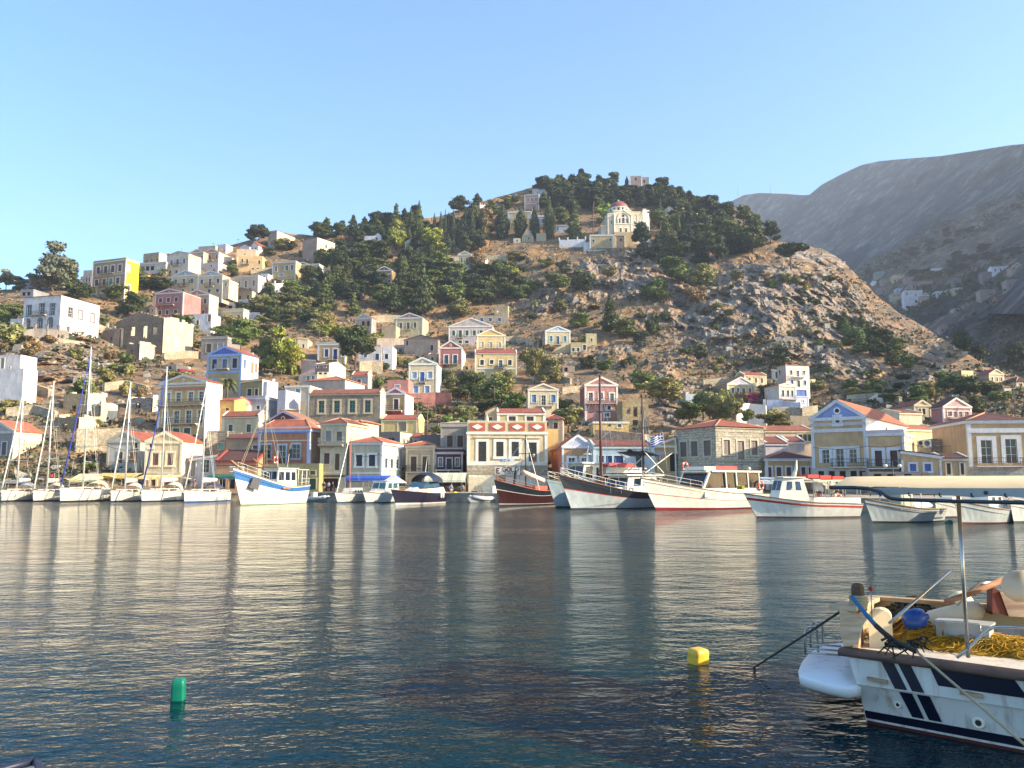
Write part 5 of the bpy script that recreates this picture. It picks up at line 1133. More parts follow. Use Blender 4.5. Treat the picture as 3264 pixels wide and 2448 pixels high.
 for k in range(14):
  a = k * 2 * math.pi / 14; c = MB(); M = Matrix.Translation((cx + (rr + .02) * math.cos(a),cy + (rr + .02) * math.sin(a),0)) @ Matrix.Rotation(a,4,'Z')
  c.box(-.05,.04,-.32,.32,Z(552),Z(512),0,M); c.build('drum_window',glass(),dr)
  c = MB(); a += math.pi / 14; M = Matrix.Translation((cx + rr * math.cos(a),cy + rr * math.sin(a),0)) @ Matrix.Rotation(a,4,'Z'); c.box(-.1,.22,-.14,.14,Z(560),Z(500),0,M); c.build('drum_pilaster',wh,dr)
 c = MB(); c.lathe((cx,cy,0),[(rr * 1.04,Z(506)),(rr * 1.07,Z(500)),(rr * 1.04,Z(495)),(rr * .9,Z(494))],28); c.build('drum_cornice',wh,dr)
 dm = MB(); dh = (Z(408) - Z(497)) * 1.12; dm.lathe((cx,cy,Z(497)),[(rr * 1.0 * math.cos(t),dh * math.sin(t)) for t in [k * math.pi / 2 / 9 for k in range(9)]] + [(.05,dh)],28)
 do = dm.build('dome',plaster('96403c',.25,.6),r)
 x = MB(); x.box(cx - .09,cx + .09,cy - .09,cy + .09,Z(402),Z(360)); x.box(cx - .55,cx + .55,cy - .08,cy + .08,Z(374),Z(369)); x.build('cross',paint('d8d8d0',.5),do)
 pd = MB(); pd.box(X(416),X(665),-2.5,6,-9,-.05); pd.build('podium',plaster('bfa766',.4),r)
 MARKS.append((1985,690,130,120,'domed church'))
church()
H('A5','hilltop chapel of dusty pink stone with a red coping and a white window frame',627,772,168,320,'a8938e','dcdcd8',('f',.25,'9c4c44'),[(185,222,20,[700],'2c2c34','h')],yaw=-6,dep=8,cor=False,fd=5,mark='hilltop chapel')
H('A5','lower block of the hilltop chapel with a white end wall',773,866,182,320,'a8938e','dcdcd8',('f',.2,'9c4c44'),[(210,250,20,[805],'2c2c34','h')],yaw=-6,dep=7,xs=882,wallR='e6e6e2',cor=False,fd=5)
# flag pole beside the church, masts on the ridge
def pole(C,label,x0,y0,x1,y1,r=.12,col='7a4438',Y=None,name='pole',cat='pole',arms=(),gf=None):
 ox,oy,s = CROP[C]; a = (ox + x0 / s,oy + y0 / s); b = (ox + x1 / s,oy + y1 / s)
 Yd = (gf or gY)(*a) if Y is None else Y * YS
 p = P(a[0],a[1],Yd); q = P(b[0],b[1],Yd) - p
 o = thing(name,label,cat,p); m = MB(); m.tube([(0,0,-1),q],r,6,r1=r * .6); m.build('shaft',paint(col,.7),o)
 for (f,w,c) in arms:
  m = MB(); m.box(q.x * f - w,q.x * f + w,-.06,.06,q.z * f - .06,q.z * f + .06); m.build('crossarm',paint(c,.7),o)
 return o
pole('A5','tall rusty red flagpole left of the domed church',160,885,168,485,.17,'9a5848',Y=350,name='flagpole')
for i,(C,l,a,b,c,d,Y,rr) in enumerate([('A2','dark utility pole on the skyline left of the umbrella pine',1412,350,1418,242,None,.1),('A2','utility pole above the double house on the skyline',1103,362,1106,297,None,.1),('A2','utility pole with an aerial on the cream gabled house',705,405,706,357,None,.09),
 ('A3','tall rusty pole right of the olive yellow house',210,505,214,290,None,.12),('A3','wooden utility pole in the dark pines',1002,1095,1000,915,None,.12),('A3','bent pale utility pole among scrub',462,1500,474,1245,None,.12),('A3','short pole below the left pines',120,945,122,840,None,.1),
 ('C4','pale utility pole behind the hip roofed house',1285,480,1312,0,135,.13),('C4','thin dark utility pole above the stone block',1172,480,1155,-80,140,.1),('B4','pale pole above the fresh green tree',1272,1520,1266,1330,175,.1),('B6','black lamp pole left of the white tower house',1348,760,1350,565,180,.1),
 ('B8','dark pole at the right edge above the red hip roof',2072,500,2050,80,150,.12),('A6','thin radio mast on the far left ridge',203,250,203,105,None,.5),('A6','radio mast with a dish on the far ridge',615,222,615,105,None,.5),('A6','thin aerial on the bare spur',1012,835,1000,690,None,.1)]):
 pole(C,l,a,b,c,d,rr,'6a5a4c',Y=Y,name='radio_mast' if 'radio' in l else 'utility_pole',cat='mast' if 'radio' in l else 'pole',arms=() if 'radio' in l or 'aerial' in l else [(.93,.7,'5a4c40')],gf=fY if 'radio' in l else None)
# ------------------------------------------------------------------ vegetation
def leaf_material(name='foliage'):
 t = NT(name)
 oi = t.n.new('ShaderNodeObjectInfo')
 n = t.noise(5.0,3); n2 = t.noise(28.0,2)
 c = t.mix(1,oi.outputs['Color'],t.ramp(n,[(0.32,(.55,.62,.55)),(0.68,(1.5,1.4,1.15))]),'MULTIPLY')
 c = t.mix(1,c,t.ramp(n2,[(0.3,g4(.7)),(0.7,g4(1.25))]),'MULTIPLY')
 t.set(Base_Color=c,Roughness=0.7)
 t.b.inputs['Specular IOR Level'].default_value = 0.25
 return t.mat
LEAF = leaf_material()
BARK = paint('6a5644',.95,name='bark')
def cards(rng,C,S,N=None,flat=0.0):
 """quads centred at C, size S, random orientation"""
 n = len(C)
 a = rng.normal(size=(n,3)); a[:,2] *= (1 - flat); a /= np.linalg.norm(a,axis=1)[:,None] + 1e-9
 b = rng.normal(size=(n,3)); b -= (b * a).sum(1)[:,None] * a; b /= np.linalg.norm(b,axis=1)[:,None] + 1e-9
 S = S[:,None]
 q = np.stack([C - a * S - b * S * .6,C + a * S - b * S * .75,C + a * S * .8 + b * S * .7,C - a * S * .9 + b * S * .6],1)
 return q.reshape(-1,3)
def core(rng,c,r,nu=9,nv=6):
 vs = []; fs = []
 for i in range(nv + 1):
  th = math.pi * i / nv
  for k in range(nu):
   ph = 2 * math.pi * k / nu
   j = 1 + .22 * (rng.random() - .5)
   vs.append((c[0] + r[0] * j * math.sin(th) * math.cos(ph),c[1] + r[1] * j * math.sin(th) * math.sin(ph),c[2] + r[2] * j * math.cos(th)))
 for i in range(nv):
  for k in range(nu):
   l = (k + 1) % nu
   fs.append((i * nu + k,i * nu + l,(i + 1) * nu + l,(i + 1) * nu + k))
 return vs,fs
def crown_mesh(kind,seed):
 rng = np.random.default_rng(seed); rnd = random.Random(seed)
 lobes = []
 if kind == 'pine':
  for i in range(13):
   a = rnd.random() * 6.28; z = .22 + .70 * rnd.random(); rr = (.33 if z < .7 else .2) * rnd.random() ** .5
   lobes.append(((rr * math.cos(a),rr * math.sin(a),z),(.13 + .1 * rnd.random(),.13 + .1 * rnd.random(),.075 + .05 * rnd.random())))
  lobes.append(((0,0,.6),(.24,.24,.22)))
  n,sz = 2300,.026
 elif kind == 'umbrella':
  for i in range(11):
   a = i * .571 * 2 + rnd.random(); rr = .33 * rnd.random() ** .4; z = .62 + .3 * rnd.random()
   lobes.append(((rr * math.cos(a),rr * math.sin(a),z),(.15,.15,.09)))
  n,sz = 1800,.026
 elif kind == 'conifer':
  for i in range(22):
   t = i / 21; z = .12 + .84 * t; w = .42 * (1 - t) ** .75 + .03; a = i * 2.4 + rnd.random()
   rr = w * .5 * rnd.random()
   lobes.append(((rr * math.cos(a),rr * math.sin(a),z),(w * (.55 + .35 * rnd.random()),w * (.55 + .35 * rnd.random()),.05)))
  n,sz = 2300,.025
 elif kind == 'cypress':
  for i in range(12):
   t = i / 11; z = .08 + .84 * t; w = .47 * (math.sin(math.pi * min(1,(t * .82 + .2))) ** .6) * (1.0 if t < .5 else 1.25 - t * .62)
   lobes.append(((.03 * rnd.uniform(-1,1),.03 * rnd.uniform(-1,1),z),(max(w,.07),max(w,.07),.09)))
  n,sz = 1700,.03
 elif kind == 'broad':
  for i in range(12):
   a = rnd.random() * 6.28; rr = .32 * rnd.random() ** .5; z = .2 + .64 * rnd.random()
   lobes.append(((rr * math.cos(a),rr * math.sin(a),z),(.16 + .06 * rnd.random(),.16 + .06 * rnd.random(),.11 + .05 * rnd.random())))
  lobes.append(((0,0,.5),(.3,.3,.26)))
  n,sz = 2300,.026
 else:   # bush
  for i in range(7):
   a = rnd.random() * 6.28; rr = .3 * rnd.random() ** .5; z = .25 + .45 * rnd.random()
   lobes.append(((rr * math.cos(a),rr * math.sin(a),z),(.2,.2,.2 + .1 * rnd.random())))
  n,sz = 900,.04
 w = np.array([l[1][0] * l[1][0] + l[1][0] * l[1][2] for l in lobes]); w /= w.sum()
 idx = rng.choice(len(lobes),n,p=w)
 d = rng.normal(size=(n,3)); d /= np.linalg.norm(d,axis=1)[:,None]
 C = np.array([lobes[i][0] for i in idx]); Rr = np.array([lobes[i][1] for i in idx])
 rad = (0.80 + 0.34 * rng.random(n) ** 1.6)[:,None]
 C = C + d * Rr * rad
 S = sz * (0.5 + rng.random(n))
 q = cards(rng,C,S,flat=.35)
 V = [tuple(p) for p in q]; Fc = [(4 * i,4 * i + 1,4 * i + 2,4 * i + 3) for i in range(n)]
 for c,r in lobes:
  v,f = core(rnd,c,[x * .78 for x in r]); b = len(V); V += v; Fc += [tuple(b + i for i in g) for g in f]
 me = bpy.data.meshes.new(kind + '_crown'); me.from_pydata(V,[],Fc); me.materials.append(LEAF); me.update()
 return me
def trunk_mesh(kind,seed):
 rnd = random.Random(seed); mb = MB()
 top = {'umbrella': .7,'pine': .6,'broad': .45,'bush': .3,'conifer': .9,'cypress': .5}[kind]
 r = {'umbrella': .028,'pine': .024,'broad': .03,'bush': .02,'conifer': .03,'cypress': .06}[kind]
 pts = [(rnd.uniform(-.03,.03) * k,rnd.uniform(-.03,.03) * k,-.12 + (top + .12) * k / 4) for k in range(5)]
 mb.tube(pts,r,7,r1=r * .45)
 if kind in ('umbrella','pine','broad','bush'):
  for i in range(5):
   a = i * 1.3 + rnd.random(); z = top * (.45 + .11 * i)
   mb.tube([(0,0,z),(.12 * math.cos(a),.12 * math.sin(a),z + .1),(.27 * math.cos(a),.27 * math.sin(a),z + .2)],r * .5,5,r1=r * .2)
 m = mb.build('tmp',BARK,None); me = m.data; bpy.data.objects.remove(m); me.name = kind + '_trunk'
 return me
PROTO = {k: [(crown_mesh(k,11 * i + 5),trunk_mesh(k,3 * i + 1)) for i in range(n)] for k,n in (('pine',4),('umbrella',2),('conifer',4),('cypress',3),('broad',5),('bush',4))}
TINT = {'dark': (.038,.048,.018),'pine': (.058,.072,.024),'green': (.085,.108,.032),'yellow': (.18,.19,.035),'olive': (.15,.145,.06),'grey': (.11,.115,.085),'brown': (.17,.12,.065),'blue': (.026,.038,.022),'pink': (.35,.05,.11),'fresh': (.11,.17,.04)}
TREES = []
NAMES = {'pine': 'pine_tree','umbrella': 'umbrella_pine','conifer': 'conifer_tree','cypress': 'cypress_tree','broad': 'broadleaf_tree','bush': 'bush'}
WORD = {'dark': 'dark green','pine': 'deep green','green': 'green','yellow': 'yellow green','olive': 'olive','grey': 'grey green','brown': 'dry brown','blue': 'blackish green','pink': 'pink flowering','fresh': 'fresh green'}
TR = random.Random(99)
def T(kind,px,base,hpx,wpx,tint,label=None,Y=None,gf=None,C='N'):
 ox,oy,s = CROP[C]; px = ox + px / s; base = oy + base / s; hpx /= s; wpx /= s
 if not label and 1980 < px < 2095 and base - hpx < 590: hpx = max(12,base - 590)
 if Y is not None: p = P(px,base,Y * YS)
 elif gf is not None: p = P(px,base,gf(px,base))
 else: p = GP(px,min(base,1560)); p = P(px,base,p.y + .4)
 Yd = p.y; h = hpx / F_PX * Yd * 1.02; w = wpx / F_PX * Yd * 1.12
 k = TR.randrange(len(PROTO[kind])); me,tm = PROTO[kind][k]
 r = bpy.data.objects.new(NAMES[kind],None); COL.objects.link(r)
 r.location = p; r.rotation_euler = (0,0,TR.random() * 6.28); r.scale = (w,w * TR.uniform(.85,1.1),h)
 c = bpy.data.objects.new('crown',me); COL.objects.link(c); c.parent = r
 t = TINT[tint]; v = TR.uniform(.8,1.2); g = TR.uniform(.92,1.1)
 v *= 1.45; c.color = (t[0] * v * g,t[1] * v,t[2] * v / g,1)
 if not (kind == 'bush' and wpx < 60) or label:
  b = bpy.data.objects.new('trunk',tm); COL.objects.link(b); b.parent = r
 tag(r,label,'bush' if kind == 'bush' else 'tree')
 TREES.append((r,kind,tint,px,base - hpx * .5,hpx,wpx,label))
 return r
def scatter(kind,pts,n,hr,wr,tints,seed,gf=None,mind=0.55):
 """individual trees strewn over a polygon of the photo (points are their bases)"""
 rnd = random.Random(seed); xs = [p[0] for p in pts]; ys = [p[1] for p in pts]; got = []
 def inside(x,y):
  c = False; j = len(pts) - 1
  for i in range(len(pts)):
   if (pts[i][1] > y) != (pts[j][1] > y) and x < (pts[j][0] - pts[i][0]) * (y - pts[i][1]) / (pts[j][1] - pts[i][1]) + pts[i][0]: c = not c
   j = i
  return c
 tries = 0
 while len(got) < n and tries < n * 60:
  tries += 1
  x = rnd.uniform(min(xs),max(xs)); y = rnd.uniform(min(ys),max(ys))
  if not inside(x,y): continue
  w = rnd.uniform(*wr)
  if any(abs(x - a) < w * mind and abs(y - b) < w * mind * .7 for a,b in got): continue
  got.append((x,y)); h = rnd.uniform(*hr)
  T(kind if isinstance(kind,str) else rnd.choice(kind),x,y,h,w,rnd.choice(tints),gf=gf)
# single trees one can tell apart
T('pine',165,935,165,140,'grey','big grey green tree towering on the skyline above the large white house')
T('pine',215,930,85,95,'pine'); T('broad',255,965,70,90,'dark'); T('broad',120,930,60,70,'grey')
T('pine',20,925,70,60,'grey'); T('pine',60,930,50,60,'grey'); T('broad',30,1010,50,90,'green'); T('broad',10,1035,60,60,'green'); T('bush',15,1100,80,110,'olive')
T('broad',435,1012,90,82,'dark','round dark tree between the lemon yellow house and the brown ruin'); T('broad',375,965,60,90,'green'); T('broad',340,945,50,60,'dark'); T('broad',395,1005,50,55,'green')
T('broad',470,925,55,100,'dark'); T('broad',520,928,45,80,'dark'); T('broad',440,880,30,50,'green'); T('broad',325,1045,40,60,'olive'); T('broad',590,1080,75,90,'green'); T('broad',570,1040,40,60,'olive')
T('umbrella',822,790,75,78,'dark','leaning umbrella pine left of the large cream block'); T('pine',800,772,45,50,'blue')
T('broad',895,800,45,60,'olive'); T('broad',925,800,35,40,'dark'); T('pine',738,870,30,45,'green'); T('broad',860,815,25,50,'green')
T('pine',770,1118,105,100,'green','rounded green pine right of the grey derelict house',Y=196); T('pine',700,1105,45,60,'dark')
T('pine',895,1228,185,130,'yellow','large yellow green pine in the middle of the town',Y=212); T('pine',845,1200,130,90,'green',Y=213); T('pine',930,1185,110,75,'yellow',Y=210)
T('pine',1130,1162,128,132,'dark','spreading dark pine in front of the deep blue shutter house',Y=214); T('conifer',1165,1120,80,50,'dark',Y=216)
T('conifer',1345,1010,190,85,'dark','tall dark conifer standing alone left of the olive cream house'); T('conifer',1278,935,130,62,'dark'); T('conifer',1262,1000,95,70,'pine')
T('conifer',1035,985,105,75,'pine'); T('conifer',1128,1010,80,62,'pine','small pointed conifer above the narrow pink house'); T('conifer',1290,900,90,50,'pine')
T('pine',1255,808,110,80,'yellow','tall yellow green pine left of the pale green cottage'); T('pine',1380,812,90,92,'yellow','rounded yellow green pine right of the pale green cottage'); T('pine',1400,860,75,100,'green'); T('pine',1412,905,70,110,'green')
T('conifer',1335,770,140,42,'green','slender pale conifer poking above the skyline pines'); T('conifer',1262,745,105,52,'pine'); T('conifer',1310,750,85,42,'pine'); T('conifer',1235,740,60,40,'dark')
T('broad',1462,1012,68,92,'olive','rounded olive tree above the wide pinkish white house'); T('broad',1520,880,80,60,'brown'); T('pine',1545,770,110,70,'brown')
T('umbrella',1700,782,0.1,0.1,'dark') if False else None
T('broad',1600,900,70,92,'green'); T('broad',1625,895,60,80,'yellow','yellow green broad tree right of the narrow cream house'); T('broad',1740,855,35,55,'olive'); T('broad',1800,870,48,60,'grey'); T('broad',1640,830,40,60,'olive')
T('broad',1780,925,65,95,'green','green tree with two pale trunks on the rocks below the church'); T('pine',1858,950,95,88,'dark','dark rounded tree on the rocks below the church'); T('broad',1940,890,45,60,'olive')
T('conifer',1832,775,145,60,'pine','ragged conifer between the cypresses and the church'); T('pine',1790,730,70,60,'green'); T('pine',1928,720,75,62,'fresh','bright green tree beside the church dome')
T('cypress',1830,590,42,13,'blue','tiny pointed cypress highest on the skyline'); T('pine',1780,600,45,32,'green'); T('cypress',1998,592,34,12,'blue','small cypress left of the hilltop chapel')
T('cypress',1602,762,118,50,'blue','leftmost of the four big cypresses'); T('cypress',1660,762,112,46,'blue','second of the four big cypresses'); T('cypress',1704,760,112,34,'blue','third and slimmest of the four big cypresses'); T('cypress',1752,762,145,36,'pine','rightmost and tallest of the four big cypresses')
for i,(x,tp,w) in enumerate([(1384,672,16),(1404,667,18),(1419,660,13),(1429,670,15),(1445,659,17),(1482,664,32),(1505,642,18),(1462,690,22)]): T('cypress',x,788,788 - tp,w * 1.25,'blue')
T('cypress',2106,730,105,22,'dark'); T('cypress',2165,755,70,12,'green','slim leaning cypress right of the church'); T('cypress',2277,720,52,14,'dark','upper slim cypress among the trees below the convent'); T('cypress',2262,700,55,22,'blue'); T('cypress',2292,672,35,10,'dark','tiny cypress on the ridge right of the convent'); T('conifer',2265,662,26,22,'dark')
T('conifer',2090,592,22,22,'dark'); T('conifer',2108,600,22,16,'dark')
T('pine',2458,782,82,70,'dark','dark pine standing clear against the far mountain'); T('pine',2400,810,95,88,'pine','rounded tree left of the clear standing pine'); T('umbrella',2520,858,90,118,'dark','wide spreading dark pine on the bare spur')
T('broad',2500,905,38,50,'green'); T('broad',2350,890,30,50,'olive'); T('broad',2440,895,30,35,'brown'); T('broad',2160,900,85,120,'green'); T('broad',2230,930,90,110,'olive'); T('broad',2085,965,85,105,'green'); T('broad',2215,975,70,90,'brown')
T('conifer',1945,1060,130,70,'dark','dark pointed tree on the slope right of the turquoise shutter house'); T('broad',1990,1075,65,100,'green'); T('broad',2080,1070,60,60,'dark'); T('broad',1850,1045,55,70,'green'); T('broad',2040,1100,50,60,'dark')
T('broad',1700,1215,120,80,'olive','tall olive tree right of the long yellow house'); T('broad',1755,1225,105,75,'olive'); T('broad',1735,1190,50,70,'green')
T('broad',1495,1270,95,90,'dark'); T('broad',1445,1255,60,70,'olive'); T('broad',1575,1300,105,110,'green'); T('broad',1600,1260,85,85,'olive'); T('broad',1520,1240,60,60,'green'); T('broad',1560,1330,60,100,'dark'); T('broad',1640,1310,60,100,'fresh','fresh green tree left of the light blue shutter house')
T('broad',1810,1370,75,110,'olive','olive tree left of the stone ruin beside the yellow upper storey',Y=150); T('broad',1790,1325,60,70,'green'); T('broad',1870,1180,50,60,'dark'); T('broad',1930,1190,45,70,'green')
T('broad',2110,1290,90,130,'olive','tall olive tree right of the golden stone ruin',Y=190); T('broad',2055,1255,75,90,'green'); T('broad',2280,1345,110,110,'olive','pale olive tree in front of the yellow house with a lilac pediment',Y=160); T('broad',2200,1340,65,110,'green',Y=158); T('broad',2330,1345,85,80,'olive',Y=158)
T('broad',2385,1350,50,40,'green',Y=145); T('broad',2240,1330,80,80,'green',Y=162); T('broad',2470,1360,50,120,'olive',Y=148); T('broad',2455,1275,55,72,'dark','dark tree filling the gap left of the white tower house'); T('bush',2395,1287,40,58,'pink','bougainvillea with pink flowers on the tall white wall'); T('bush',2365,1287,42,50,'brown')
T('pine',2490,1170,65,62,'dark'); T('broad',2600,1245,35,60,'olive'); T('broad',2715,1245,40,50,'green'); T('pine',2232,1155,55,50,'dark','lone dark tree on the golden slope above the lilac pediment house')
T('pine',3068,1170,120,90,'dark','large dark tree in the valley right of the spur',Y=285); T('pine',3120,1190,90,70,'dark',Y=270); T('pine',3240,1200,110,80,'dark','dark tree at the right edge below the rocky slope',Y=255); T('broad',3045,1160,60,60,'green',Y=280); T('broad',3180,1205,30,60,'fresh',Y=262)
T('broad',3025,1245,65,100,'green'); T('broad',3080,1260,70,90,'pine'); T('broad',3165,1270,55,70,'dark'); T('broad',3190,1300,60,70,'green',Y=176); T('broad',3115,1335,75,62,'pine','dark round tree right of the pink house with the red balcony',Y=158); T('broad',2960,1270,60,60,'olive'); T('broad',2925,1275,50,60,'green'); T('broad',3140,1250,40,60,'olive')
T('broad',2850,1285,28,90,'green'); T('broad',2780,1235,30,50,'green'); T('broad',3245,1255,20,30,'green')
# woods
scatter(['pine','conifer','pine'],[(1770,600),(1860,592),(1990,600),(2085,602),(2170,640),(2200,690),(2130,680),(2010,660),(1900,680),(1800,700),(1750,650)],42,(44,66),(48,74),['dark','blue','pine'],1)
scatter(['pine','pine','conifer'],[(2100,730),(2200,700),(2330,700),(2400,745),(2420,800),(2330,850),(2200,845),(2060,830),(2010,800),(2080,790)],34,(60,95),(60,88),['dark','blue','pine','pine'],2,mind=.42)
scatter(['pine','conifer'],[(1000,762),(1100,745),(1230,728),(1330,730),(1370,760),(1230,790),(1060,775)],20,(48,74),(50,70),['dark','blue','pine'],3,mind=.45)
scatter(['pine','pine','conifer','broad'],[(1020,850),(1150,820),(1280,830),(1430,900),(1480,960),(1440,985),(1300,1000),(1120,975),(1040,930)],36,(56,88),(62,92),['dark','blue','pine','green'],4,mind=.42)
scatter(['pine','broad'],[(1450,880),(1560,880),(1680,920),(1700,950),(1560,985),(1460,970)],18,(50,74),(64,92),['dark','pine','green'],5,mind=.45)
scatter(['broad','broad','pine'],[(830,960),(960,930),(1040,980),(1030,1060),(900,1050),(820,1000)],16,(46,70),(56,86),['green','dark','olive','pine'],6,mind=.45)
scatter(['broad','bush'],[(990,1010),(1120,1080),(1060,1110),(990,1090)],6,(40,55),(45,62),['olive','green','yellow'],7)
scatter(['pine','broad'],[(1600,640),(1720,640),(1790,690),(1700,660),(1600,680)],5,(28,42),(30,44),['dark','olive','pine'],8)
scatter(['conifer','pine'],[(2660,1040),(2760,1060),(2850,1120),(2900,1180),(2800,1160),(2700,1100)],18,(48,70),(52,76),['dark','pine','green'],9,mind=.45)
scatter(['broad','pine'],[(2900,890),(3100,800),(3260,780),(3260,830),(3000,900)],12,(18,34),(30,60),['dark','blue'],10,gf=mY)
scatter(['broad','pine'],[(2760,880),(2900,800),(3060,720),(3100,740),(2900,850),(2780,900)],12,(14,26),(26,50),['dark','blue'],11,gf=mY)
scatter(['broad','pine'],[(2800,930),(2960,880),(3140,870),(3250,900),(3100,985),(2900,1000)],16,(16,34),(24,50),['dark','green','pine'],12,gf=mY)
scatter(['pine','conifer','pine'],[(1690,640),(1760,605),(1990,610),(2100,615),(2220,660),(2250,700),(2110,700),(2080,640),(1960,660),(1900,700),(1800,720),(1760,700)],34,(46,70),(50,76),['dark','blue','pine'],31,mind=.3)
scatter(['pine','broad'],[(560,1010),(700,1000),(840,1010),(860,1060),(700,1090),(600,1060)],9,(36,56),(50,80),['green','dark','olive'],32)
scatter(['pine','conifer'],[(960,900),(1100,880),(1180,930),(1100,1000),(980,960)],12,(50,80),(54,80),['dark','pine','blue'],33,mind=.35)
scatter('broad',[(1100,1080),(1180,1085),(1240,1120),(1180,1150),(1100,1110)],5,(36,52),(44,64),['green','olive','yellow'],34)
scatter('broad',[(2690,1225),(2860,1235),(2960,1290),(2860,1310),(2720,1280)],7,(28,44),(44,66),['green','olive','dark'],35)
scatter('broad',[(2140,1320),(2260,1300),(2420,1340),(2460,1375),(2200,1370)],5,(50,70),(60,90),['olive','green'],36)
scatter(['pine','pine','conifer'],[(1190,750),(1330,700),(1560,655),(1610,700),(1590,800),(1480,830),(1360,810),(1230,800)],26,(44,70),(46,72),['dark','blue','pine'],41,mind=.4)
scatter('cypress',[(1160,770),(1380,790),(1560,800),(1380,830)],7,(70,100),(22,32),['blue','dark'],42)
scatter(['broad','pine'],[(470,1040),(560,1060),(700,1100),(640,1130),(500,1120)],8,(34,52),(46,70),['green','dark','olive'],43)
scatter(['broad','bush'],[(1320,1180),(1480,1200),(1640,1260),(1660,1330),(1480,1350),(1330,1300)],9,(40,64),(50,78),['green','olive','dark'],44,mind=.45)
scatter('bush',[(2060,880),(2460,900),(2700,960),(2880,1150),(2600,1230),(2280,1200),(2080,1050)],24,(14,34),(20,46),['green','dark','olive','green'],45)
# bushes strewn over the slopes
scatter('bush',[(1640,820),(2000,820),(2250,1150),(2100,1230),(1800,1180),(1620,1020)],34,(14,38),(22,60),['green','olive','dark','grey','brown'],21)
scatter('bush',[(2200,900),(2480,880),(2700,900),(2900,1180),(2750,1240),(2300,1180)],36,(12,32),(18,48),['olive','green','dark','brown','grey'],22)
scatter('bush',[(480,1080),(900,1060),(900,1100),(700,1130),(480,1120)],8,(25,45),(40,70),['green','olive','dark'],23)
scatter('bush',[(220,1120),(420,1150),(480,1290),(380,1290),(330,1230),(240,1160)],12,(25,50),(40,80),['olive','green','brown'],24)
scatter('bush',[(0,1080),(180,1090),(130,1150),(0,1120)],6,(18,34),(30,70),['brown','olive'],25)
scatter('bush',[(1180,1150),(1310,1170),(1290,1250),(1190,1240)],7,(25,40),(35,55),['olive','green','dark'],26)
scatter('bush',[(1330,1300),(1560,1340),(1700,1300),(1700,1400),(1480,1400),(1330,1380)],12,(22,38),(35,60),['green','olive','brown','fresh'],27)
scatter('bush',[(2700,1180),(2950,1210),(3100,1300),(2900,1330),(2750,1290)],14,(16,34),(24,50),['green','olive','dark'],28)
scatter('bush',[(560,800),(960,800),(1000,900),(800,930),(600,900)],14,(12,28),(20,46),['olive','green','dark'],29)
T('bush',565,1220,52,95,'olive','flowering bush above the three-storey hotel house'); T('bush',590,1200,30,60,'pink','bougainvillea with faded pink flowers above the three-storey hotel house'); T('bush',255,1290,90,100,'green'); T('bush',40,1320,60,90,'olive'); T('bush',300,1370,40,50,'olive'); T('bush',290,1500,30,60,'green',Y=121)
def palm(px,base,hpx,wpx,label,Y=None):
 Y = gY(px,base) if Y is None else Y * YS
 p = P(px,base,Y); h = hpx / F_PX * Y; w = wpx / F_PX * Y
 r = thing('palm_tree',label,'palm',p); mb = MB()
 mb.tube([(0,0,-1),(0.05,0,h * .3),(0,.05,h * .62)],.28,8,r1=.2); mb.build('trunk',BARK,r)
 rnd = random.Random(int(px)); f = MB()
 for i in range(34):
  a = i * 2.4; el = rnd.uniform(-.5,1.2); L = w * .55 * rnd.uniform(.8,1.1); pts = []
  for k in range(7):
   t = k / 6; e = el - 1.5 * t * t
   pts.append(Vector((math.cos(a) * L * t * math.cos(el * .5),math.sin(a) * L * t * math.cos(el * .5),h * .62 + L * (math.sin(el) * t - .75 * t * t))))
  s = Vector((-math.sin(a),math.cos(a),0))
  for k in range(6):
   wd = .32 * math.sin(math.pi * (k + .7) / 7)
   for sg in (-1,1):
    q0 = pts[k]; q1 = pts[k + 1]
    f.add([q0,q1,q1 + s * sg * wd + Vector((0,0,-.22)),q0 + s * sg * wd * .8 + Vector((0,0,-.2))],[(0,1,2,3)])
 o = f.build('crown',LEAF,r,fix=False); o.color = (.12,.14,.05,1)
 return r
palm(722,1268,85,66,'shaggy palm beside the blue pediment house',Y=163)
palm(518,880,30,36,'small palm below the pale arcade')
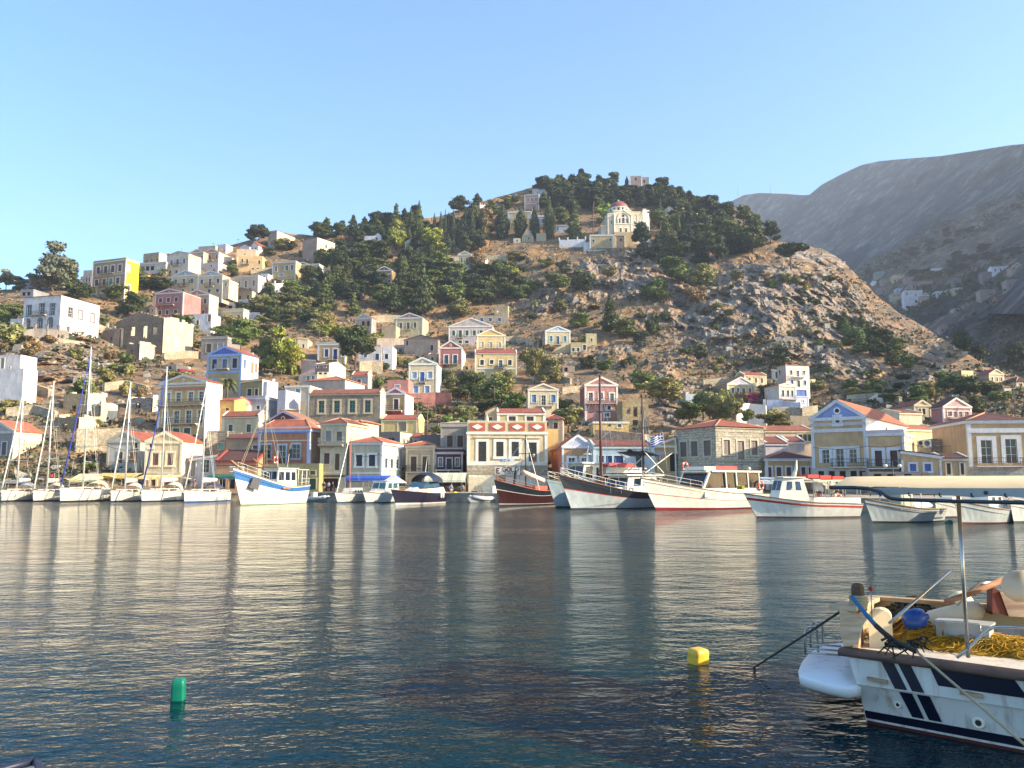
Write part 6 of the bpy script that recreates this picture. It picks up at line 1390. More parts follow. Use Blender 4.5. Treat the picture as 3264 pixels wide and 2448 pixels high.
# ground cover and loose rock on the near hill, each too many to count
def strewn():
 rng = np.random.default_rng(5)
 Vs = []; Fs = []; tint = []; n0 = 0
 ni,nj = HG.shape[0],HG.shape[1]
 js = np.where((cols > -200) & (cols < 3400))[0]
 n = 30000
 ii = rng.integers(3,ni - 1,n); jj = rng.choice(js,n)
 cnt = 0
 for i,j in zip(ii,jj):
  p = HG[i,j]; px = cols[j]; py = HPY[i,j]
  if p[2] < 2.2: continue
  d = .42 + .6 * fbm(p[0] * .02,p[1] * .02,1.5) + (.25 if 950 < px < 1750 else 0) - HR[i,j] * .35
  if rng.random() > d: continue
  k = int(rng.integers(5,10)); s = (.35 + .75 * rng.random() ** 2) * min(1,p[1] / 230)
  C = p + rng.normal(size=(k,3)) * np.array([s,s,s * .35]) + np.array([0,0,s * .35])
  Vs.append(cards(rng,C,np.full(k,s * .55),flat=.2)); g = rng.random()
  c = (.05,.065,.03) if g < .45 else ((.10,.10,.05) if g < .72 else (.22,.16,.085))
  tint += [(*c,1)] * (4 * k); cnt += k
 V = np.concatenate(Vs); F = [(4 * i,4 * i + 1,4 * i + 2,4 * i + 3) for i in range(cnt)]
 me = bpy.data.meshes.new('scrub'); me.from_pydata(V.tolist(),[],F)
 ca = me.color_attributes.new('tint','FLOAT_COLOR','POINT'); ca.data.foreach_set('color',np.array(tint,np.float32).ravel())
 t = NT('scrub'); a = t.n.new('ShaderNodeAttribute'); a.attribute_name = 'tint'
 t.set(Base_Color=t.mix(1,a.outputs['Color'],t.ramp(t.noise(1.0,3),[(0.3,g4(.7)),(0.7,g4(1.3))]),'MULTIPLY'),Roughness=.9)
 me.materials.append(t.mat); me.update(); o = bpy.data.objects.new('scrub',me); COL.objects.link(o)
 tag(o,'low dry scrub and grass tufts covering the near hillside','scrub',kind='stuff')
 # loose rock
 V = []; F = []
 n = 9000; ii = rng.integers(3,ni - 1,n); jj = rng.choice(js,n)
 for i,j in zip(ii,jj):
  p = HG[i,j]; r = HR[i,j]
  if p[2] < 3: continue
  if rng.random() > (.06 + .10 * (fbm(p[0] * .03,p[1] * .03,9) > .1) + (.2 if .08 < r < .5 else .07 * (r > .5)) + (.10 if cols[j] > 1650 else 0)): continue
  s = .22 + .75 * rng.random() ** 3 + r * .25
  b = len(V)
  for (x,y,z) in ((-1,-1,-.8),(1,-1,-.8),(1,1,-.8),(-1,1,-.8),(-.7,-.8,.7),(.8,-.7,.9),(.6,.8,.8),(-.8,.6,1.0)):
   V.append((p[0] + s * (x + rng.normal() * .25),p[1] + s * (y + rng.normal() * .25),p[2] + s * (z + rng.normal() * .25)))
  F += [tuple(b + q for q in f) for f in ((4,5,6,7),(0,1,5,4),(1,2,6,5),(2,3,7,6),(3,0,4,7))]
 me = bpy.data.meshes.new('rubble'); me.from_pydata(V,[],F)
 t = NT('rubble'); t.set(Base_Color=t.ramp(t.noise(.4,6,rough=.7),[(0.3,rgb('6e675f')),(0.55,rgb('a09888')),(0.75,rgb('c4b9a2'))]),Roughness=.95); t.bump(t.noise(3,5),.8,.3)
 me.materials.append(t.mat); me.update(); o = bpy.data.objects.new('rubble',me); COL.objects.link(o)
 tag(o,'loose pale limestone boulders strewn over the near hillside','rubble',kind='stuff')
strewn()
def far_scrub():
 rng = np.random.default_rng(8); V = []; cnt = 0
 for _ in range(5200):
  px = rng.uniform(2560,3500); top = interp(px,MIDSKY); py = rng.uniform(top + 4,1200); Y = mY(px,py); p = np.array(P(px,py,Y - 1.0))
  if fbm(p[0] * .012,p[1] * .012,3) + .25 * rng.normal() < .02: continue
  k = 7; s = .8 + 1.6 * rng.random() ** 2; V.append(cards(rng,p + rng.normal(size=(k,3)) * np.array([s,s,s * .45]) + np.array([0,0,s * .4]),np.full(k,s * .6))); cnt += k
 V = np.concatenate(V); me = bpy.data.meshes.new('far_scrub'); me.from_pydata(V.tolist(),[],[(4 * i,4 * i + 1,4 * i + 2,4 * i + 3) for i in range(cnt)])
 me.materials.append(paint('414a30',.9)); me.update(); o = bpy.data.objects.new('far_scrub',me); COL.objects.link(o); tag(o,'dark scrub dotted over the far village slope','scrub',kind='stuff')
far_scrub()
# ------------------------------------------------------------------ boats
def W(px,py):
 """water surface point seen at a photo pixel"""
 u = (px - PCX) / F_PX; v = (PCY - py) / F_PX
 dz = ST + v * CT; t = -EYE / dz
 return Vector((u * t,(CT - v * ST) * t,0))
GEL = paint('dedbd3',.35,name='gelcoat'); GELG = paint('c6ccd2',.3,name='gelcoat'); CANV = paint('d9cdb4',.9,name='canvas'); NAVY = paint('1c2238',.5); ALU = paint('d8d9da',.35,.6,name='aluminium')
TEAK = paint('8a6a48',.7,name='teak'); BLK = paint('17181b',.4); RUBR = paint('c8cccf',.6); REDP = paint('a82c28',.5); ORNG = paint('d8502c',.6); STEEL = paint('b8babc',.25,.8,name='steel'); ROPE = paint('a89a78',.9,name='rope')
def place(pxb,pyb,pxs,L):
 b = W(pxb,pyb); k = tanx(pxs,pyb); m = k * b.y - b.x
 R_ = L * math.sqrt(1 + k * k); c = max(-.999,min(.999,m / R_)); d = math.atan(k)
 ph = math.acos(c) - d
 if math.sin(ph) < -0.3: ph = -math.acos(c) - d
 st = b + Vector((L * math.cos(ph),L * math.sin(ph),0))
 dr = (b - st).normalized()
 return st,math.atan2(dr.y,dr.x)
def hull(root,L,B,hb,hm,hs,mats,rows,tw=.75,rake=.9,srake=-.1,deck=True,dmat=None,bul=.08,full=2.2,name='hull',flare=.8):
 """stern at x=0, bow at x=L. rows: heights as a share of the freeboard with the material above each"""
 n = 17; sh = lambda s: hm + (hb - hm) * max(0,(s - .35) / .65) ** 1.8 + (hs - hm) * max(0,(.35 - s) / .35) ** 1.5
 def f(s): return tw + (1 - tw) * math.sin(math.pi / 2 * min(1,s / .45)) if s < .45 else max(.0,1 - ((s - .45) / .55) ** full)
 fr = [-.30,0] + [r[0] for r in rows if r[0] > 0] + [1.0]
 mi = [rows[0][1]] + [r[1] for r in rows]
 m = MB(); grid = []
 for i in range(n):
  s = i / (n - 1); ring = []
  for q in fr:
   z = q * sh(s) if q > 0 else q * 1.0
   wl = flare + (1 - flare) * max(q,0) ** .8 if q > 0 else flare * (1 + q * 1.6)
   nb = max(0,(s - .55) / .45)
   wl2 = wl * (1 - nb * (1 - max(q,0)) * .45)
   x = L * s * (1) + rake * max(q,0) * s ** 6 - (rake * .6 * (1 if q < 0 else 0)) * s ** 6 + srake * max(q,0) * (1 - s) ** 6
   ring.append((x,B / 2 * f(s) * wl2 + .01,z))
  grid.append(ring)
 K = len(fr); vs = [p for r in grid for p in r] + [(p[0],-p[1],p[2]) for r in grid for p in r]; o = n * K
 for j in range(K - 1):
  fs = []
  for i in range(n - 1):
   a,b,c,d = i * K + j,(i + 1) * K + j,(i + 1) * K + j + 1,i * K + j + 1
   fs += [(a,b,c,d),(o + d,o + c,o + b,o + a)]
  fs.append((j,j + 1,o + j + 1,o + j)); a = (n - 1) * K; fs.append((a + j + 1,a + j,o + a + j,o + a + j + 1))
  b0 = len(m.v)
  m.add(vs,fs,mi[j],False)
 h = m.build(name,mats,root)
 for p in h.data.polygons: p.use_smooth = False
 if deck:
  d = MB(); P0 = []
  for i in range(n):
   s = i / (n - 1); p = grid[i][-1]; P0.append((p[0],p[1] * .97,p[2] - bul))
  q = [(x,y,z) for x,y,z in P0] + [(x,-y,z) for x,y,z in P0]
  d.add(q,[(i,i + 1,n + i + 1,n + i) for i in range(n - 1)]); d.build('deck',dmat or GEL,root)
  rl = MB()
  for sg in (1,-1): rl.tube([(p[0],p[1] * sg,p[2] + .02) for p in [g[-1] for g in grid]],.045,6)
  rl.build('toe_rail',dmat if dmat not in (None,GEL) else TEAK,root)
 return dict(sh=sh,f=lambda s: f(s) * B / 2,grid=grid,n=n)
def cabin(root,x0,x1,w0,w1,z0,z1,mat,name='cabin',slope0=.1,slope1=.4,win=(),wmat=None,taper=.85,roof=None):
 """box cabin narrowing upwards; x0 aft, x1 forward; win = list of (u0,u1,v0,v1) along each side, 'f' for the front"""
 m = MB()
 a = [(x0,-w0,z0),(x1,-w1,z0),(x1,w1,z0),(x0,w0,z0)]; b = [(x0 + slope0,-w0 * taper,z1),(x1 - slope1,-w1 * taper,z1),(x1 - slope1,w1 * taper,z1),(x0 + slope0,w0 * taper,z1)]
 m.add(a + b,[(0,1,5,4),(1,2,6,5),(2,3,7,6),(3,0,4,7),(4,5,6,7)]); c = m.build(name,mat,root)
 a = [Vector(p) for p in a]; b = [Vector(p) for p in b]
 def pane(p00,p10,p01,p11,u0,u1,v0,v1,n):
  q = lambda u,v: (p00 * (1 - u) + p10 * u) * (1 - v) + (p01 * (1 - u) + p11 * u) * v + n * .02
  g = MB(); g.add([q(u0,v0),q(u1,v0),q(u1,v1),q(u0,v1)],[(0,1,2,3)]); g.build('window',wmat or glass('1a2430'),c,fix=False)
 for w in win:
  if w[0] == 'f':
   pane(a[1],a[2],b[1],b[2],w[1],w[2],w[3],w[4],Vector((1,0,.2)).normalized())
  elif w[0] == 'b': pane(a[3],a[0],b[3],b[0],w[1],w[2],w[3],w[4],Vector((-1,0,.1)))
  else:
   pane(a[0],a[1],b[0],b[1],w[0],w[1],w[2],w[3],Vector((0,-1,.1)))
   pane(a[2],a[3],b[2],b[3],1 - w[1],1 - w[0],w[2],w[3],Vector((0,1,.1)))
 if roof:
  t = MB(); t.box(x0 + slope0 - roof[0],x1 - slope1 + roof[1],-w0 * taper - roof[2],w0 * taper + roof[2],z1 + .003,z1 + roof[3]); t.build('cabin_roof',roof[4] if len(roof) > 4 else mat,c)
 return c
def rails(root,H_,s0,s1,h=.7,nst=6,mat=None,bul=0,name='railing',closed=True,mid=True):
 m = MB(); g = H_['grid']; n = H_['n']
 def pt(s,sg,dz):
  x = s * (n - 1); i = min(int(x),n - 2); f = x - i; a = Vector(g[i][-1]); b = Vector(g[i + 1][-1]); p = a * (1 - f) + b * f
  return Vector((p.x - .05,sg * p.y * .93,p.z + dz))
 N = 8
 L_ = [pt(s0 + (s1 - s0) * k / N,1,h) for k in range(N + 1)]; R_ = [pt(s0 + (s1 - s0) * k / N,-1,h) for k in range(N + 1)]
 path = L_ + R_[::-1] if closed else None
 for lv in ((h,h * .5) if mid else (h,)):
  d = Vector((0,0,lv - h))
  if closed: m.tube([p + d for p in path],.022,5)
  else: m.tube([p + d for p in L_],.022,5); m.tube([p + d for p in R_],.022,5)
 for k in range(nst):
  s = s0 + (s1 - s0) * k / (nst - 1)
  for sg in (1,-1): m.tube([pt(s,sg,0),pt(s,sg,h)],.02,5)
 m.build(name,mat or STEEL,root)
def fender(root,p,r=.16,l=.6,mat=None):
 m = MB(); m.lathe((p[0],p[1],p[2]),[(.02,0),(r * .7,.04),(r,l * .2),(r,l * .8),(r * .7,l - .04),(.02,l)],10); return m.build('fender',mat or GEL,root)
def ring(root,c,r=.38,n='y',mat=None,name='lifebuoy'):
 m = MB(); pts = []
 for k in range(16):
  a = 2 * math.pi * k / 16
  pts.append((c[0] + r * math.cos(a),c[1],c[2] + r * math.sin(a)) if n == 'y' else (c[0],c[1] + r * math.cos(a),c[2] + r * math.sin(a)))
 m.tube(pts,.1,7,closed=True); o = m.build(name,mat or ORNG,root)
 for k in (2,6,10,14): b = MB(); b.tube([Vector(pts[k - 1]) * .5 + Vector(pts[k]) * .5,pts[k],Vector(pts[k]) * .5 + Vector(pts[(k + 1) % 16]) * .5],.115,7); b.build('white_band',GEL,o)
 return o
def yacht(label,pxb,pyb,pxs,L,mast_top,mpx,cov='e0dccf',stripe='20304c',blue=False,hood='e4dcc4',group='sailing yachts moored bows out along the quay',tend=False):
 st,rz = place(pxb,pyb,pxs,L); B = L * .30
 r = thing('sailing_yacht',label,'yacht',st,rz,group)
 Hh = hull(r,L,B,L * .13,L * .105,L * .105,[GEL,paint(stripe,.4),GELG],[(0,1),(.13,0),(.86,0)],tw=.82,rake=.35,srake=.5,full=1.9,flare=.82)
 z = L * .105
 cabin(r,L * .30,L * .80,B * .33,B * .16,z - .05,z + .42,GEL,'coachroof',.1,.8,[(.15,.45,.35,.75),(.52,.8,.35,.72)],glass('20262e'))
 # cockpit coaming, sprayhood and bimini
 m = MB(); m.box(L * .05,L * .3,-B * .36,-B * .26,z - .05,z + .3); m.box(L * .05,L * .3,B * .26,B * .36,z - .05,z + .3); m.build('cockpit_coaming',GEL,r)
 m = MB(); m.loft([[(L * .24 + .75 * t,B * .33 * math.cos(a),z + .3 + (1.05 - .35 * t) * math.sin(a)) for a in [math.pi * k / 8 for k in range(9)]] for t in (0,.6,1.2)],closed=False,cap0=False,cap1=False); m.build('sprayhood',paint(hood,.9),r)
 m = MB(); m.loft([[(L * .03 + 1.9 * t,B * .36 * math.cos(a),z + 1.75 + .22 * math.sin(a)) for a in [math.pi * k / 6 for k in range(7)]] for t in (0,1)],closed=False,cap0=False,cap1=False)
 bo = m.build('bimini',paint(hood,.9),r)
 m = MB()
 for x in (L * .03,L * .03 + 1.9):
  for sg in (1,-1): m.tube([(x,sg * B * .36,z + 1.75),(L * .03 + .95,sg * B * .38,z)],.02,5)
 m.build('bimini_frame',STEEL,bo)
 # mast
 mx = L * .57; base = st + Vector((math.cos(rz),math.sin(rz),0)) * mx
 ht = P(PCX,mast_top,base.y).z - .4
 mm = MB(); mm.tube([(mx,0,z + .3),(mx,0,ht)],.13,8,r1=.085); mo = mm.build('mast',paint('dfe0e0',.35,.3,name='spar'),r)
 for f in (.35,.62,.82):
  q = MB(); w = B * .36 * (1.15 - f * .6); q.box(mx - .04,mx + .04,-w,w,ht * f - .02,ht * f + .03); q.build('spreader',ALU,mo)
 bm = MB(); bm.tube([(mx - .15,0,z + 1.35),(L * .13,0,z + 1.5)],.09,8); bm.build('boom',ALU,r)
 sc = MB(); sc.loft([[(mx - .25 - (L * .42) * t,.2 * (1 - .35 * t) * math.cos(a),z + 1.62 + .1 * t + (.34 * (1 - .45 * t)) * math.sin(a)) for a in [2 * math.pi * k / 10 for k in range(10)]] for t in (0,.2,.5,.8,1)]); sc.build('sail_cover',paint(cov,.9),r)
 jb = MB(); jb.tube([(L + .1,0,L * .13 + .2),(L + .1 + (mx - L - .1) * .5,0,L * .105 + (ht * .94 - L * .13) * .5),(mx + .12,0,ht * .95)],.1,7,r1=.05); jb.build('furled_jib',paint('2d3fa0' if blue else 'e4e0d6',.8),r)
 rg = MB()
 for sg in (1,-1):
  for (xx,f) in ((mx - .3,.98),(mx - .5,.62)): rg.tube([(xx,sg * B * .46,z),(mx,sg * B * .3 * (1.1 - f * .8),ht * .62),(mx,0,ht * f)],.014,4)
  rg.tube([(.1,sg * B * .2,z),(mx,0,ht * .99)],.013,4)
 rg.build('rigging',STEEL,r)
 rails(r,Hh,.86,.99,.62,3,name='pulpit'); rails(r,Hh,.05,.84,.6,7,closed=False,name='guardrail')
 for s in (.25,.5):
  for sg in (1,-1): fender(r,(L * s,sg * (B / 2 + .05),.15),.14,.6)
 a = MB(); a.box(L + .05,L + .5,-.05,.05,L * .13 - .25,L * .13 - .05); a.prism([(L + .3,-.18,L * .13 - .5),(L + .55,0,L * .13 - .2),(L + .3,.18,L * .13 - .5)],(0.1,0,-.05)); a.build('anchor',ALU,r)
 return r
yacht('white yacht at the left edge with a furled sail and a grey canopy',4,1600,106,12.5,1222,44,hood='9aa0a8')
yacht('white yacht with a thin navy boot stripe and beige sprayhood, second from the left edge',106,1600,196,12.0,1207,152,hood='cfc6b0')
yacht('largest white yacht with the tallest mast and a blue furled jib',192,1602,342,15.0,1096,245,blue=True,hood='e2dcae',cov='e2dcae',stripe='2a2c30')
yacht('white yacht with a dark waterline and two close masts lines, fourth from the left edge',354,1601,446,12.0,1209,384,hood='d8d0bc')
yacht('white yacht with a blue furled jib in front of the cream awning house',452,1601,582,13.0,1160,495,blue=True,hood='d9d2c0')
yacht('white yacht with a blue waterline nearest the blue striped trawler',588,1603,706,12.5,1207,630,hood='3a3f58',stripe='2c5080')
def trawler():
 st,rz = place(768,1610,948,12.5); r = thing('fishing_trawler','big white fishing boat with a bright blue bulwark band and a tall bow','fishing boat',st,rz)
 L,B = 12.5,4.4; blu = paint('3a6ea8',.5)
 Hh = hull(r,L,B,4.3,2.1,2.3,[paint('e6e3d2',.5),blu,paint('3b6f4a',.6)],[(0,2),(.02,0),(.70,1),(.94,0)],tw=.8,rake=1.9,full=2.0,flare=.72,bul=.5,dmat=GEL,deck=True)
 c = cabin(r,2.6,7.0,1.35,1.25,1.7,4.3,GEL,'wheelhouse',.1,.25,[(.05,.28,.45,.85),(.36,.6,.45,.85),(.68,.94,.45,.85),('f',.08,.36,.5,.86),('f',.4,.62,.5,.86),('f',.66,.93,.5,.86)],roof=(.3,.5,.2,.12),taper=.95)
 m = MB(); m.box(2.3,7.4,-1.56,1.56,4.43,4.5); m.build('roof_edge',blu,c)
 m = MB(); m.tube([(8.1,0,2),(8.15,0,12.6)],.14,8,r1=.08); mo = m.build('mast',paint('6a6058',.6),r)
 m = MB(); m.tube([(8.1,0,4.6),(10.4,0,5.4)],.08,6); m.build('derrick',TEAK,r)
 rg = MB()
 for e in ((12.9,0,4.6),(13.0,.3,4.5),(5.5,1.2,4.6),(5.5,-1.2,4.6),(7,2,2.6),(7,-2,2.6)): rg.tube([e,(8.14,0,12.2)],.025,4)
 rg.build('rigging',ROPE,r)
 m = MB(); m.beam((12.6,0,4.1),(14.8,0,5.1),.22,.22); m.build('bowsprit',TEAK,r)
 rails(r,Hh,.72,.97,.8,5,mat=GEL,name='bow_rail'); rails(r,Hh,.02,.2,.9,3,mat=GEL,name='stern_rail')
 for sg in (1,-1):
  m = MB(); m.prism([(10.9,sg * 1.45,3.0),(11.9,sg * 1.05,3.2),(12.2,sg * .75,2.0),(11.1,sg * 1.2,1.7)],(0,sg * .1,0)); m.build('anchor_pocket',paint('57565a',.7),r)
 m = MB(); m.box(5.6,7.2,2.2,2.23,1.85,2.05); m.box(5.6,7.2,-2.23,-2.2,1.85,2.05); m.build('name_board',paint('c87a4a',.6),r)
 ring(r,(5.0,-.3,5.4),.42,'y')
 m = MB(); m.tube([(3.6,.5,4.4),(3.4,.6,6.2)],.03,5); m.build('radio_aerial',GEL,r); m = MB(); m.tube([(4.2,-.5,4.4),(4.1,-.6,6.6)],.03,5); m.build('whip_aerial',GEL,r)
 m = MB()
 for x in (.3,1.4,2.4):
  for sg in (1,-1): m.tube([(x,sg * 1.4,2),(x,sg * 1.4,4.2)],.05,6)
 m.box(.1,2.6,-1.6,1.6,4.2,4.28); m.build('aft_canopy',GEL,r)
trawler()
def launch(label,pxb,pyb,pxs,L,col,name='motor_boat',kind=0,group=None,B=None,hf=1.0):
 st,rz = place(pxb,pyb,pxs,L); r = thing(name,label,'motor boat',st,rz,group); B = B or L * .33
 hm = [paint(c,.3) for c in col]
 Hh = hull(r,L,B,L * .16 * hf,L * .115 * hf,L * .11 * hf,hm,[(0,1),(.1,0),(.62,2)],tw=.88,rake=L * .12,full=2.1,flare=.74)
 return r,Hh,L,B,L * .115 * hf
def cruisers():
 # small white sailing boat with a canopy
 r,Hh,L,B,z = launch('little white motor sailer with a navy canopy left of the two cruisers',1076,1603,1152,8.5,('d8d8d4','30506c','d8d8d4'),'motor_sailer')
 cabin(r,1.8,5.6,B * .34,B * .26,z - .1,z + .9,GEL,'cabin',.1,.6,[(.1,.25,.4,.75),(.35,.5,.4,.75),(.6,.75,.4,.75)])
 m = MB(); m.box(.2,2.6,-B * .4,B * .4,z + 1.7,z + 1.8); m.build('canopy',NAVY,r)
 m = MB(); [m.tube([(x,sg * B * .38,z),(x,sg * B * .38,z + 1.7)],.03,5) for x in (.3,2.5) for sg in (1,-1)]; m.build('canopy_frame',STEEL,r)
 base = r.location + Vector((math.cos(r.rotation_euler.z),math.sin(r.rotation_euler.z),0)) * 4.6; ht = P(PCX,1366,base.y).z
 m = MB(); m.tube([(4.6,0,z),(4.4,0,ht)],.1,7,r1=.06); m.build('mast',paint('b5654a',.6),r)
 m = MB(); m.tube([(L + .3,0,1.4),(4.42,0,ht * .97)],.03,4); m.tube([(.2,0,1.4),(4.42,0,ht * .97)],.02,4); m.build('stays',STEEL,r)
 rails(r,Hh,.55,.98,.55,5); fender(r,(5.5,-B * .42,.2));
 # blue grey windowed cruiser
 r,Hh,L,B,z = launch('white cabin cruiser with tinted front windows and a tented awning',1168,1604,1262,9.0,('bcc8d0','203044','bcc8d0'),'cabin_cruiser')
 m = MB(); m.box(0,0,0,0,0,0);
 cabin(r,1.6,6.0,B * .42,B * .38,z - .1,z + 1.7,GEL,'cabin',.1,.9,[(.55,.85,.5,.88),(.1,.45,.5,.88),('f',.06,.47,.48,.9),('f',.53,.94,.48,.9)],glass('2a5058'),roof=(.3,.1,.05,.1))
 cabin(r,5.6,8.3,B * .36,B * .12,z,z + .5,GEL,'foredeck',.1,.8)
 m = MB(); m.add([(-.6,-B * .45,z + 1.5),(2.2,-B * .45,z + 1.5),(2.2,B * .45,z + 1.5),(-.6,B * .45,z + 1.5),(.9,0,z + 2.7)],[(0,1,4),(1,2,4),(2,3,4),(3,0,4)]); m.build('awning',paint('cfd0cc',.9),r)
 rails(r,Hh,.5,.98,.6,5); fender(r,(5.2,-B * .45,.2),.18,.7,NAVY); fender(r,(3.2,-B * .5,.2),.18,.7)
 # sleek dark hulled cruiser
 r,Hh,L,B,z = launch('sleek sports cruiser with a dark plum hull, white top and navy bimini',1262,1608,1392,11.0,('2a2636','e4e4e4','2a2636'),'sports_cruiser',B=3.9)
 cabin(r,1.0,9.8,B * .46,B * .14,z - .05,z + .75,GEL,'superstructure',.2,3.2,[(.3,.5,.35,.7)])
 cabin(r,2.0,6.4,B * .38,B * .3,z + .7,z + 1.45,glass('2c4450'),'windscreen',.0,1.6,taper=.8)
 m = MB(); m.loft([[(1.4 + 2.9 * t,B * .4 * math.cos(a),z + 1.4 + (1.25 if 0 < t < 1 else .95) * math.sin(a)) for a in [math.pi * k / 8 for k in range(9)]] for t in (0,.35,.7,1)],closed=False,cap0=False,cap1=False); m.build('bimini',NAVY,r)
 for x in (2.2,2.8): fender(r,(x,-B * .5,.6),.17,.8,GEL); fender(r,(x,B * .5,.6),.17,.8,GEL)
 m = MB(); m.tube([(3.4,0,z + 2.6),(2.9,0,z + 4.6)],.05,5,r1=.02); m.build('radar_mast',GEL,r); rails(r,Hh,.6,.98,.5,5)
 # grey rib
 r,Hh,L,B,z = launch('small grey inflatable with an outboard behind the blue striped trawler',1042,1600,975,5.0,('9aa2aa','5c646c','9aa2aa'),'inflatable_boat',hf=.8)
 for sg in (1,-1): m = MB(); m.tube([(.1,sg * B * .42,.45),(3.4,sg * B * .42,.45),(5.0,sg * .2,.65)],.24,8); m.build('tube',RUBR,r)
 m = MB(); m.box(-.5,0,-.2,.2,.1,1.2); m.build('outboard',BLK,r); m = MB(); m.box(1.6,2.3,-.3,.3,.4,1.3); m.build('console',GEL,r)
 # rib in front of the shop
 r,Hh,L,B,z = launch('grey white inflatable with a folded frame and a covered console by the quay',1500,1602,1598,6.2,('aab2ba','7c848c','aab2ba'),'inflatable_boat',hf=.7)
 for sg in (1,-1): m = MB(); m.tube([(.1,sg * B * .44,.5),(4.4,sg * B * .42,.5),(6.1,sg * .2,.75)],.27,8); m.build('tube',RUBR,r)
 m = MB(); m.add([(.8,-.7,.5),(2.6,-.7,.5),(2.6,.7,.5),(.8,.7,.5),(1.3,0,2.2),(1.8,0,2.1)],[(0,1,5,4),(1,2,5),(2,3,4,5),(3,0,4)]); m.build('console_cover',paint('cfccc2',.9),r)
 m = MB()
 for y in (-.5,0,.5): m.tube([(4.4,y,.6),(5.0,y,2.1),(4.8,y,2.2),(4.1,y,.7)],.04,5)
 m.build('folded_frame',STEEL,r)
cruisers()
def gulet(label,pxb,pyb,pxs,L,B,cols,rows,hb,hm,hs,name='excursion_boat',rake=2.2,mast=None,cabs=(),extra=None,tw=.7,dmat=None,sprit=None,bul=.25):
 st,rz = place(pxb,pyb,pxs,L); r = thing(name,label,'excursion boat',st,rz)
 Hh = hull(r,L,B,hb,hm,hs,[paint(c,.35) for c in cols],rows,tw=tw,rake=rake,full=2.0,flare=.72,bul=bul,dmat=dmat or TEAK)
 for c in cabs: cabin(r,*c[0],**c[1])
 if mast:
  for (mx,top,rad,col) in mast:
   base = st + Vector((math.cos(rz),math.sin(rz),0)) * mx; ht = P(PCX,top,base.y).z
   m = MB(); m.tube([(mx,0,hm),(mx,0,ht)],rad,8,r1=rad * .7); mo = m.build('mast',paint(col,.5),r)
   q = MB(); q.box(mx - .05,mx + .05,-1.5,1.5,ht * .72,ht * .72 + .08); q.build('spreader',paint(col,.5),mo)
   g = MB()
   for (e) in ((L + rake * .8,0,hb),(.3,0,hs),(mx - .6,B * .45,hm),(mx - .6,-B * .45,hm),(mx + .8,B * .4,hm),(mx + .8,-B * .4,hm)): g.tube([e,(mx,0,ht * .97)],.022,4)
   g.build('rigging',STEEL,r)
 return r,Hh
